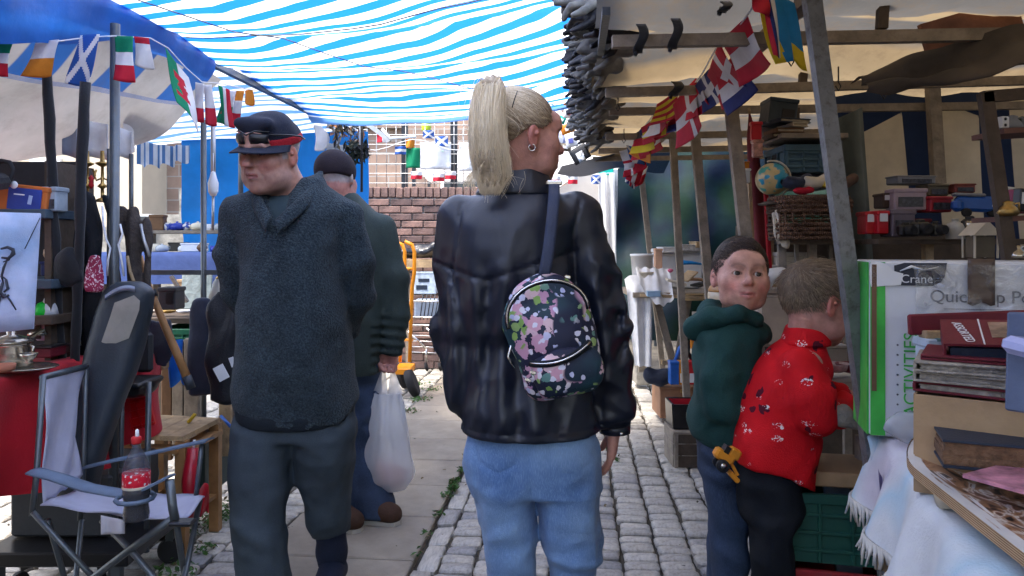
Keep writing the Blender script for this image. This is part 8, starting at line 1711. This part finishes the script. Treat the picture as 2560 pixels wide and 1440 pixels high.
one("silver_cup",MB().lathe([(.01,0),(.012,.01),(.004,.02),(.02,.04),(.022,.06),(.019,.06),(.012,.035)],at(2432,600,2.35),14),m_silverware,"small trophy cup above the glass lantern","cup")
t=thing("wooden_shelf","dark wooden open shelf at the picture's right edge","shelf",at(2520,700,1.95));
MB().bar(at(2462,232,1.95),at(2530,690,1.95),.034,.02,up=(0,1,0)).build("upright",m_darkwood,t);MB().bar(at(2455,243,1.95),at(2640,228,1.95),.02,.03).build("top_rail",m_darkwood,t)
for y in(332,545):MB().box(at(2560,y,2.02),(.2,.14,.014),rotm(0,math.radians(-3),0)).build("shelf_board",M("red_brown_wood",(.13,.06,.045),rough=.6,var=.3,bump=.2),t)
def shelfgood(px,y,d,kind,m,lb,cat,nm):
 c=at(px,y,d);t=thing(nm,lb,cat,c)
 if kind=="dice":MB().box(c+Vector((0,0,.016)),(.024,.022,.032),rotm(0,0,.3),bevel=.003).build("body",m,t);[MB().lathe([(.004,0),(.004,.002),(.001,.002)],c+Vector((-.002,-.013,.008+.016*k)),10,rotm(1.57,0,.3)).build("hole",m_blackp,t)for k in range(2)]
 elif kind=="lump":MB().lathe([(.016,0),(.022,.008),(.018,.02),(.01,.03),(.012,.036),(.002,.04)],c,12,sx=1.3).build("body",m,t);MB().tube([c+Vector((.01,0,.03)),c+Vector((.028,0,.034)),c+Vector((.03,0,.012))],.003,6).build("handle",m,t)
 else:MB().box(c+Vector((0,0,.03)),(.05,.03,.06),rotm(0,.1,.2),bevel=.003).build("body",m,t);MB().box(c+Vector((-.004,-.017,.035)),(.026,.002,.03),rotm(0,.1,.2)).build("printed_panel",m_wplast,t)
shelfgood(2507,322,1.97,"dice",m_wplast,"white domino-like block on the dark shelf's upper board","block","toy_block");shelfgood(2530,325,1.98,"lump",m_greyplast,"grey toy on the dark shelf's upper board","toy","toy");shelfgood(2556,328,2.0,"lump",M("moss_green_plastic",(.05,.07,.04),rough=.6),"moss green toy at the upper board's end","toy","toy");shelfgood(2540,532,1.98,"pack",M("magenta_card",(.3,.02,.08),rough=.4),"magenta packet on the dark shelf's lower board","packet","packet");shelfgood(2558,530,1.96,"pack",m_blackp,"black video case on the dark shelf's lower board","case","video_case");shelfgood(2520,540,1.94,"lump",m_brass,"brass oddment on the dark shelf's lower board","ornament","brass_oddment");shelfgood(2510,520,2.1,"pack",m_wplast,"white boxed ornament behind the brass oddment","box","small_box");shelfgood(2545,650,1.95,"lump",m_silverware,"silver jug under the dark shelf","jug","silver_jug")
m_cloth2=M("pale_blue_cloth",(.45,.55,.62),rough=.9,var=.1,bump=.3,bscale=200,colfn=lambda nt,tc:ramp(nt,(lambda n:(nt.links.new(tc.outputs["Object"],n.inputs["Vector"]),n.outputs["Fac"])[1])(N(nt,"ShaderNodeTexNoise",Scale=4.0,Detail=1.0)),[(.42,(.60,.62,.63)),(.52,(.42,.57,.66)),(.58,(.58,.61,.64)),(.70,(.56,.52,.58))]))
ZT=.835
E0,E1=Vector((.885,1.80,ZT)),Vector((.60,.95,ZT));ED=(E1-E0);EN=Vector((.84,-.28,0)).normalized()
EN=Vector((-ED.y,ED.x,0)).normalized();EN=EN if EN.x>0 else-EN
t=thing("trestle_table","near right trestle table carrying the pool box and books","table",(1.1,1.3,0))
mb=MB();a0=E0+EN*.03;a1=E1+EN*.03+ED*.1;q=[a0,a1,a1+EN*1.0,a0+EN*1.0]
mb._add([v+Vector((0,0,-.035))for v in q]+[v+Vector((0,0,-.008))for v in q],[(0,1,2,3),(7,6,5,4),(0,4,5,1),(1,5,6,2),(2,6,7,3),(3,7,4,0)]);mb.build("table_top",m_oldwood,t)
for f,g in((.05,.08),(.05,.9),(1.0,.08),(1.0,.9)):p0=E0+ED*f+EN*g;MB().bar((p0.x,p0.y,0),(p0.x,p0.y,ZT-.04),.045).build("leg",m_oldwood,t)
def tcl(U,V):
 f=U*1.12;w=V*1.05-.17;top=np.maximum(w,0);dr=np.maximum(-w,0)
 x=E0.x+ED.x*f+EN.x*top;y=E0.y+ED.y*f+EN.y*top;z=ZT+.002-dr*.98+0*x;b=dr*.25+.018*np.sin(U*26)*dr/.17
 x=x-EN.x*b;y=y-EN.y*b;r_=np.exp(-(w/.02)**2)*.008;return x,y,z-r_+.002*vnoise(x*20,y*20,0*x)
o=np_sheet("table_cloth",tcl,70,60,m_cloth2);tag(o,"pale blue and white fringed cloth on the near right table","tablecloth")
mb=MB();rf=random.Random(2)
for i in range(170):
 f=i/170*1.12;p0=E0+ED*f-EN*(.045+.018*math.sin(i/170*26))+Vector((0,0,-.165));L=rf.uniform(.025,.06);sx=rf.uniform(-.012,.012)
 mb.tube([p0,p0+Vector((sx*.5,0,-L*.5)),p0+Vector((sx+rf.uniform(-.006,.006),0,-L))],[.0035,.003,.002],5)
fo=mb.build("fringe",M("cream_fringe",(.55,.53,.48),rough=.95),o);stuff(fo)
drape("cloth_corner",[(2172,1085,1.74,.010),(2186,1100,1.73,.016),(2192,1130,1.72,.014),(2184,1160,1.72,.008)],m_cloth2,"bunched white cloth corner tied at the front post","cloth",.005,90,h=.005)
def purp(U,V):
 a=at(2195,1170,1.62);b=at(2360,1180,1.2);x=a.x+(b.x-a.x)*U+.05*V;y=a.y+(b.y-a.y)*U;return x,y+.01*np.sin(U*12),a.z-.05*U+(.18-a.z)*V
m_purp=M("purple_print",(.1,.08,.2),rough=.5,bump=.1,colfn=lambda nt,tc:ramp(nt,(lambda n:(nt.links.new(tc.outputs["Object"],n.inputs["Vector"]),n.outputs["Fac"])[1])(N(nt,"ShaderNodeTexWave",Scale=9.0,Distortion=9.0,Detail=3.0)),[(.2,(.03,.02,.09)),(.5,(.10,.09,.22)),(.8,(.30,.29,.36))]))
tag(np_sheet("purple_hanging",purp,24,16,m_purp),"purple printed fabric hanging under the near right table","fabric")
one("wooden_edge",MB().box(at(2300,1436,1.45),(.16,.02,.02),rotm(0,.1,-.5)),m_woodl,"pale wooden board edge below the purple fabric","board")
t=thing("plank_counter","grey plank counter the boy in red leans on","counter",(1.2,2.2,0));z=at(0,1030,2.05).z-.015
MB().box((1.22,2.27,z),(.60,.55,.035),rotm(0,0,-.05),bevel=.004).build("board",m_oldwood,t);MB().box((1.15,1.93,z-.05),(.5,.03,.06)).build("rail",m_oldwood,t)
for x,y in((.98,2.5),(1.45,2.05),(1.45,2.5)):MB().bar((x,y,0),(x,y,z),.045).build("leg",m_oldwood,t)
drape("folded_sacking",[(2070,1030,1.9,.012),(2105,1040,1.9,.022),(2145,1065,1.9,.018)],M("grey_sacking",(.26,.24,.20),rough=.95,var=.3,bump=.5,bscale=90),"grey folded sacking on the plank counter","sacking",.008,60)
for i,(px,m,lb)in enumerate(((2090,M("pink_white_china",(.4,.3,.3),rough=.3,var=.6,scale=40),"pink and white china dish before the boy in red"),(2125,m_maroon,"maroon trinket dish beside the front post"))):one("trinket_dish",MB().lathe([(.016,0),(.034,.008),(.042,.026),(.038,.026),(.024,.01),(.001,.009)],at(px,930,2.2),16),m,lb,"dish")
boxon(2105,2.2,at(0,1000,2.2).z-.02,.11,.1,.085,m_cream,"cream lidded box on the plank counter",rz=.2)
boxon(2080,2.35,at(0,880,2.35).z-.04,.1,.1,.06,M("grey_card_box",(.3,.28,.25),rough=.8),"grey card box behind the boy in red")
c=at(2110,1440,1.97);crate((c.x+.02,2.08,.20),.26,.24,.20,m_redcr,"dusty red plastic crate under the plank counter",rotm(0,0,-.25));crate((c.x+.01,2.1,.41),.25,.24,.19,m_greencr,"dark green plastic crate stacked on the red crate",rotm(0,0,-.22))
one("cardboard_pad",MB().box((c.x+.02,2.1,.63),(.22,.2,.04),rotm(0,0,-.2),bevel=.004),m_card,"flattened cardboard on the green crate","cardboard");crate((c.x+.02,2.08,-.02),.27,.24,.205,M("grey_crate_plastic",(.08,.085,.09),rough=.6),"grey plastic crate beneath the red crate",rotm(0,0,-.2))
one("striped_board",MB().bar((.92,2.12,.62),(.99,2.05,.02),.07,.015,up=(0,1,0)),M("grey_lath",(.3,.31,.34),rough=.7,var=.3),"pale grey lath leaning against the crates","lath")
one("paper_litter",MB().grid(lambda u,v:(.86+.12*u+.02*v,2.35+.14*v,.012+.02*abs(math.sin(u*5+v*3))),8,8,thick=.001),m_wcloth,"crumpled white paper on the setts by the crates","paper");
def poolbox():
 A,B=at(2172,1052,1.66),Vector((1.42,1.50,0));R=rotm(0,0,math.atan2(B.y-A.y,B.x-A.x));ux=R@Vector((1,0,0));uy=R@Vector((0,1,0));z0=ZT+.005;h=at(0,652,1.66).z-z0;w=.62;dp=.16
 o0=Vector((A.x,A.y,z0));P=lambda x,y,z:o0+ux*x+uy*y+Vector((0,0,z));t=thing("pool_box","battered white and green swimming pool carton wrapped in torn plastic","box",P(w/2,dp/2,0))
 m_pw=M("white_printed_card",(.62,.65,.70),rough=.3,var=.08,scale=5,bump=.25,bscale=12,spec=.5);m_gr=M("green_printed_card",(.05,.40,.06),rough=.4,var=.4,scale=6,bump=.2,bscale=12)
 MB().box(P(w/2,dp/2,h/2),(w,dp,h),R,bevel=.006).build("carton_body",m_pw,t)
 MB().box(P(.018,-.0015,h/2),(.030,.004,h*.985),R).build("green_band",m_gr,t);MB().box(P(-.0015,dp/2,h/2),(.004,dp*.96,h*.985),R).build("green_side",m_gr,t);MB().box(P(.010,-.0045,h*.62),(.010,.003,h*.72),R).build("torn_strip",MATS["brown_plank"],t)
 torn=MB();torn.prism([(0,0),(.06,.005),(.065,.03),(.045,.036),(.03,.052),(.0,.06),(-.004,.03)],.004,P(.004,-.004,h-.058),R);torn.build("torn_paper",m_wplast,t)
 plate=MB();plate.prism([(0,0),(.075,0),(.092,.008),(.1,.022),(.104,.05),(.02,.05),(0,.044)],.004,P(.052,-.003,h-.054),R);plate.build("logo_plate",m_ltext,t)
 RT=R@rotm(math.radians(90),0,0)
 text_mesh("logo_lettering","Crane",.026,m_wplast,t,P(.096,-.0062,h-.040),RT,sx=1.0)
 sw=MB();sw.tube([P(.062,-.006,h-.022),P(.085,-.006,h-.012),P(.11,-.006,h-.02),P(.14,-.006,h-.012)],[.001,.0035,.002,.001],6);sw.build("logo_swoosh",m_wplast,t)
 mg=M("grey_print_ink",(.13,.14,.17),rough=.5,bump=0);text_mesh("product_lettering","Quick Up Pool",.038,mg,t,P(.235,-.0035,h-.078),RT,sx=.98)
 MB().box(P(.235,-.004,h-.104),(.17,.002,.0012),R).build("rule_line",mg,t)
 tp=MB();tp.grid(lambda u,v:P(.195+.052*u,-.008-.002*math.sin(u*3.1),h+.006-.098*v-.004*math.sin(u*9)*(v>.9)),6,8,thick=.0015);tp.build("parcel_tape",M("brown_parcel_tape",(.10,.07,.055),rough=.3,bump=.2),t)
 MB().lathe([(.032,-.002),(.033,0),(.032,.002)],P(.352,-.003,h-.048),28,RT).build("round_badge",M("slate_ink",(.05,.07,.10),rough=.4),t);text_mesh("badge_lettering","12+",.015,m_wplast,t,P(.352,-.0065,h-.046),RT)
 text_mesh("vertical_lettering","ACTIVITIES",.038,m_gr,t,P(.085,-.0035,h*.36),RT@rotm(0,0,math.radians(90)),sx=1.0)
 for i in range(9):MB().lathe([(.0022,-.001),(.0022,.001),(.0005,.001)],P(.058,-.0035,.03+.022*i),8,RT).build("print_dot",mg,t)
 m_pl,nt,out=nodes_of("clear_wrap");g=N(nt,"ShaderNodeBsdfGlossy",Roughness=.12);tr=N(nt,"ShaderNodeBsdfTransparent");df=N(nt,"ShaderNodeBsdfTranslucent");df.inputs[0].default_value=(.7,.74,.78,1);tc=N(nt,"ShaderNodeTexCoord");n=N(nt,"ShaderNodeTexNoise",Scale=22.0,Detail=5.0,Distortion=1.2);nt.links.new(tc.outputs["Object"],n.inputs["Vector"]);bp=N(nt,"ShaderNodeBump",Strength=1.0,Distance=.02);nt.links.new(n.outputs["Fac"],bp.inputs["Height"]);nt.links.new(bp.outputs[0],g.inputs["Normal"])
 mx=N(nt,"ShaderNodeMixShader");mx.inputs[0].default_value=.16;nt.links.new(tr.outputs[0],mx.inputs[1]);nt.links.new(g.outputs[0],mx.inputs[2]);mx2=N(nt,"ShaderNodeMixShader");nt.links.new(ramp(nt,n.outputs["Fac"],[(.45,(.03,)*3),(.75,(.45,)*3)]),mx2.inputs[0]);nt.links.new(mx.outputs[0],mx2.inputs[1]);nt.links.new(df.outputs[0],mx2.inputs[2]);nt.links.new(mx2.outputs[0],out.inputs[0])
 wr=MB();wr.grid(lambda u,v:P(.09+.34*u,-.014-.02*v*v-.012*n1(u*9,v*9),h*(.98-v*.98)+.01*math.sin(u*7)*v),34,34);wr.build("plastic_wrap",m_pl,t)
 S=Sdf(P(.03,-.13,-.0)-Vector((.02,.03,.0)),P(.22,.02,.10)+Vector((.02,.02,.02)),.006);S.ell(P(.09,-.05,.035),(.07,.035,.04),None,.03);S.ell(P(.13,-.06,.025),(.05,.04,.03),None,.03);S.disp(lambda x,y,z:.014*W3(x,y,z,26)+.008*W3(x,y,z,60));tag(S.build("plastic_bag",m_pl2()),"crumpled clear plastic at the foot of the pool carton","plastic")
 return P
def m_pl2():
 m,nt,out=nodes_of("crumpled_polythene");p=N(nt,"ShaderNodeBsdfPrincipled",Roughness=.15);p.inputs["Base Color"].default_value=(.55,.58,.62,1);tr=N(nt,"ShaderNodeBsdfTransparent");mx=N(nt,"ShaderNodeMixShader");mx.inputs[0].default_value=.5;nt.links.new(p.outputs[0],mx.inputs[1]);nt.links.new(tr.outputs[0],mx.inputs[2]);nt.links.new(mx.outputs[0],out.inputs[0]);return m
poolbox()
Rt=rotm(0,0,math.radians(-14))
c=at(2470,1120,1.32);c.z=ZT;t=thing("cardboard_box","open brown cardboard box under the stack of photo albums","box",c);w,dp,h=.21,.19,at(0,1000,1.25).z-ZT
PB=lambda x,y,z:c+rotm(0,0,math.radians(-35))@Vector((x,y,z));RB=rotm(0,0,math.radians(-35))
for s in(-1,1):MB().box(PB(0,s*dp/2,h/2),(w,.004,h),RB).build("panel",m_card,t);MB().box(PB(s*w/2,0,h/2),(.004,dp-.004,h),RB).build("panel",m_card,t)
MB().box(PB(0,0,.004),(w-.004,dp-.004,.004),RB).build("base",m_card,t);MB().box(PB(0,0,h-.012),(w-.01,dp-.01,.004),RB).build("inner_flap",m_card,t);MB().box(PB(-w/2-.003,-.05,h*.75),(.002,.014,.03),RB).build("white_label",m_wplast,t)
z=c.z+h+.002
m_alb=M("album_pages",(.33,.30,.25),rough=.7,bump=.6,bscale=120,var=.3,scale=50)
for i in range(3):book(Vector((c.x-.005*i,c.y-.004,z)),.21,.17,.0185,rotm(0,0,math.radians(-40+4*i)),m_alb if i else m_maroon,("bottom album of the stack on the cardboard box","middle album of the stack on the cardboard box","upper ring-bound album of the stack on the cardboard box")[i],"photo_album",pages=m_alb);z+=.019
book(Vector((c.x,c.y,z)),.20,.16,.010,rotm(0,0,math.radians(-33)),m_maroon,"maroon album cover on top of the ring-bound albums","photo_album");z+=.012
t=thing("slipcase_book","maroon slipcase book with white title leaning open on the albums","book",(c.x,c.y,z));Rl=rotm(0,0,math.radians(-28))@rotm(math.radians(14),math.radians(-2),0);q=Vector((c.x+.005,c.y+.0,z))
MB().box(q+Rl@Vector((0,0,.036)),(.15,.13,.004),Rl).build("cover",m_maroon,t);MB().box(q+Rl@Vector((-.073,0,.019)),(.004,.13,.034),Rl).build("spine",m_maroon,t);MB().box(q+Rl@Vector((0,0,.016)),(.13,.12,.026),Rl).build("pages",m_navyb,t);MB().box(q+Rl@Vector((.03,.01,.0385)),(.06,.08,.001),Rl).build("cover_photo",M("brown_photo",(.25,.17,.12),rough=.4,var=.6,scale=30),t);MB().box(q+Rl@Vector((-.014,0,.0385)),(.0025,.13,.001),Rl).build("white_rule",m_wplast,t)
text_mesh("title_lettering","ASSORTED",.021,m_wplast,t,q+Rl@Vector((-.042,-.005,.0388)),Rl@rotm(0,0,math.radians(-80)))
one("maroon_board",MB().box(at(2460,805,1.50),(.30,.012,.042),rotm(0,math.radians(-2.5),-.05),bevel=.003),m_maroon,"long dark maroon frame lying behind the albums","frame")
one("timber_strip",MB().box(at(2410,834,1.5),(.17,.03,.016),rotm(0,math.radians(-1),0),bevel=.002),m_woodl,"pale wooden slat under the maroon frame","slat");one("teal_slat",MB().box(at(2420,848,1.49),(.14,.03,.006),rotm(0,0,0)),M("teal_grey_card",(.12,.2,.22),rough=.6),"teal card strip under the wooden slat","card")
carton(2320,850,2420,960,1.48,.05,M("pale_blue_card",(.42,.50,.58),rough=.6),"pale blue card folder standing behind the albums","folder","card_folder")
t=thing("box_file","slate blue box file standing at the right picture edge","box file",at(2560,1020,1.12));Rf=rotm(0,math.radians(4),math.radians(40));q=at(2600,905,1.14);MB().box(q,(.11,.06,.15),Rf,bevel=.003).build("body",M("slate_blue_card",(.10,.13,.21),rough=.6),t);MB().box(q+Rf@Vector((0,-.032,.0)),(.100,.003,.14),Rf).build("front_board",MATS["slate_blue_card"],t);MB().box(q+Rf@Vector((.0,-.0345,.03)),(.04,.001,.03),Rf).build("label_panel",m_cream,t)
one("lavender_tub_lid",MB().box(at(2588,872,1.06),(.07,.06,.026),rotm(.1,.12,.3),bevel=.008),M("lavender_clear_plastic",(.42,.46,.75),rough=.2),"translucent lavender tub lid at the right picture edge","lid")
book(at(2502,1168,1.2)+Vector((.02,.03,.0)),.19,.15,.046,rotm(0,0,math.radians(158)),m_navyb,"thick navy photo album with brown pages in front of the cardboard box","photo_album",pages=M("brown_pages",(.16,.09,.05),rough=.8,bump=.7,bscale=140,var=.4,scale=60))
one("magazine",MB().box(at(2540,1195,1.12),(.12,.09,.006),rotm(0,0,.5)),M("pink_magazine",(.45,.2,.26),rough=.35,var=.6,scale=25),"pink magazine under the thick navy album","magazine")
def deck():
 N0,N1=at(2288,1105,1.36),at(2560,1440,.86);z0=ZT+.055
 a=Vector((.735,1.40,z0));b=Vector((.69+.07,.83,z0-.0));a=Vector(((2400-1280)/FPX*1.33,1.36,z0));b=Vector(((2720-1280)/FPX*.92,.78,z0));ax=(b-a).normalized();sd_=Vector((ax.y,-ax.x,0));sd_=sd_ if sd_.x>0 else-sd_
 L=.72;t=thing("skateboard_deck","wooden skateboard deck with dripping brown, black and white paint","skateboard",a+ax*L/2)
 def drip(nt,tc):
  s=N(nt,"ShaderNodeSeparateXYZ");at_=attr(nt,"st");nt.links.new(at_.outputs["Vector"],s.inputs[0]);w=N(nt,"ShaderNodeTexNoise",Scale=4.2,Detail=3.0,Distortion=2.2);nt.links.new(at_.outputs["Vector"],w.inputs["Vector"]);w2=N(nt,"ShaderNodeTexNoise",Scale=26.0,Detail=1.0);mp=N(nt,"ShaderNodeMapping");mp.inputs["Scale"].default_value=(1,.15,1);nt.links.new(at_.outputs["Vector"],mp.inputs["Vector"]);nt.links.new(mp.outputs[0],w2.inputs["Vector"])
  e=math_(nt,'ADD',s.outputs[0],math_(nt,'MULTIPLY',w2.outputs["Fac"],.45));body=ramp(nt,w.outputs["Fac"],[(.36,(.02,.018,.018)),(.40,(.22,.11,.06)),(.47,(.34,.18,.09)),(.53,(.62,.58,.52)),(.56,(.24,.12,.07)),(.66,(.03,.025,.025))])
  return mixcol(nt,ramp(nt,e,[(.34,(0,0,0)),(.36,(1,1,1))]),(.66,.66,.65),body)
 m_drip=M("dripped_paint",(.5,.4,.3),rough=.35,bump=.05,colfn=drip,spec=.5);m_ply=M("plywood_edge",(.34,.21,.12),rough=.6,bump=.2,colfn=lambda nt,tc:ramp(nt,(lambda n:(nt.links.new(tc.outputs["Object"],n.inputs["Vector"]),n.outputs["Fac"])[1])(N(nt,"ShaderNodeTexWave",Scale=95.0,bands_direction='Z')),[(.4,(.20,.10,.055)),(.6,(.50,.36,.2))]))
 n=40;hw=.105;out=[]
 def outline(s):
  e=min(s,L-s);return hw*math.sqrt(max(0,1-(1-min(e/.11,1))**2))if e<.11 else hw
 U,V=30,n;vs=[];st=[];fs=[]
 for j in range(V+1):
  s=L*(1-math.cos(math.pi*j/V))/2;ww=outline(s)+1e-4;lift=.045*max(0,1-s/.14)**2+.045*max(0,1-(L-s)/.14)**2
  for i in range(U+1):u=i/U;p_=a+ax*s+sd_*((u*2-1)*ww)+Vector((0,0,lift-.012*math.sin(u*3.14)));vs.append(p_);st.append((u,s*2.2,0))
 for j in range(V):
  for i in range(U):q=j*(U+1)+i;fs.append((q,q+U+1,q+U+2,q+1))
 me=bpy.data.meshes.new("painted_face");me.from_pydata(vs,[],fs);set_vec_attr(me,"st",st);me.polygons.foreach_set("use_smooth",[True]*len(fs));me.update();link("painted_face",me,t,True,[m_drip]);mb2=bpy.data.meshes.new("underside");mb2.from_pydata([v+Vector((0,0,-.012))for v in vs],[],[tuple(reversed(f))for f in fs]);mb2.update();link("underside",mb2,t,True,[m_ply])
 rim=[vs[j*(U+1)]for j in range(V+1)]+[vs[j*(U+1)+U]for j in range(V,-1,-1)];nb=len(rim);v2=[p_+Vector((0,0,.0015))for p_ in rim]+[p_+Vector((0,0,-.016))for p_ in rim];me=bpy.data.meshes.new("ply_edge");ctr=sum(rim,Vector())/nb
 v2=[p_+(p_-ctr).normalized()*.0025 for p_ in v2];me.from_pydata(v2,[],[(i,(i+1)%nb,nb+(i+1)%nb,nb+i)for i in range(nb)]);me.update();link("ply_edge",me,t,True,[m_ply])
 for s in(.16,L-.16):
  MB().box(a+ax*s+Vector((0,0,-.026)),(.07,.05,.02),frame_of(ax)if False else rotm(0,0,math.atan2(ax.y,ax.x))).build("truck",m_galv,t)
  for k in(-1,1):MB().lathe([(.012,-.014),(.022,-.012),(.022,.012),(.012,.014)],a+ax*s+sd_*(.07*k)+Vector((0,0,-.031)),14,rotm(1.57,0,math.atan2(ax.y,ax.x))).build("wheel",m_cream,t)
deck()
t=thing("toy_digger","yellow toy digger sticking out behind the boy in red","toy",at(1808,1190,1.98));c=at(1812,1150,1.98);Rd=rotm(0,math.radians(30),0)
my=M("digger_yellow",(.62,.24,.02),rough=.4);MB().box(c+Rd@Vector((-.008,0,.008)),(.055,.035,.028),Rd,bevel=.006).build("bonnet",my,t);MB().box(c+Rd@Vector((.012,0,.028)),(.030,.032,.028),Rd,bevel=.004).build("cab",my,t);MB().box(c+Rd@Vector((-.012,0,.026)),(.014,.03,.022),Rd).build("window",m_blackp,t);MB().box(c+Rd@Vector((.04,0,-.026)),(.035,.036,.014),Rd@rotm(0,.3,0),bevel=.003).build("bucket",my,t);MB().bar(c+Rd@Vector((.02,0,.0)),c+Rd@Vector((.05,0,-.018)),.008).build("arm",my,t)
for k in(-1,1):MB().lathe([(.006,-.007),(.017,-.006),(.017,.006),(.006,.007)],c+Rd@Vector((-.004,.018*k,-.014)),16,Rd@rotm(1.57,0,0)).build("wheel",m_rubber,t);MB().lathe([(.001,-.0075),(.008,-.0075),(.008,.0075),(.001,.0075)],c+Rd@Vector((-.004,.018*k,-.014)),12,Rd@rotm(1.57,0,0)).build("hub",m_silver,t)
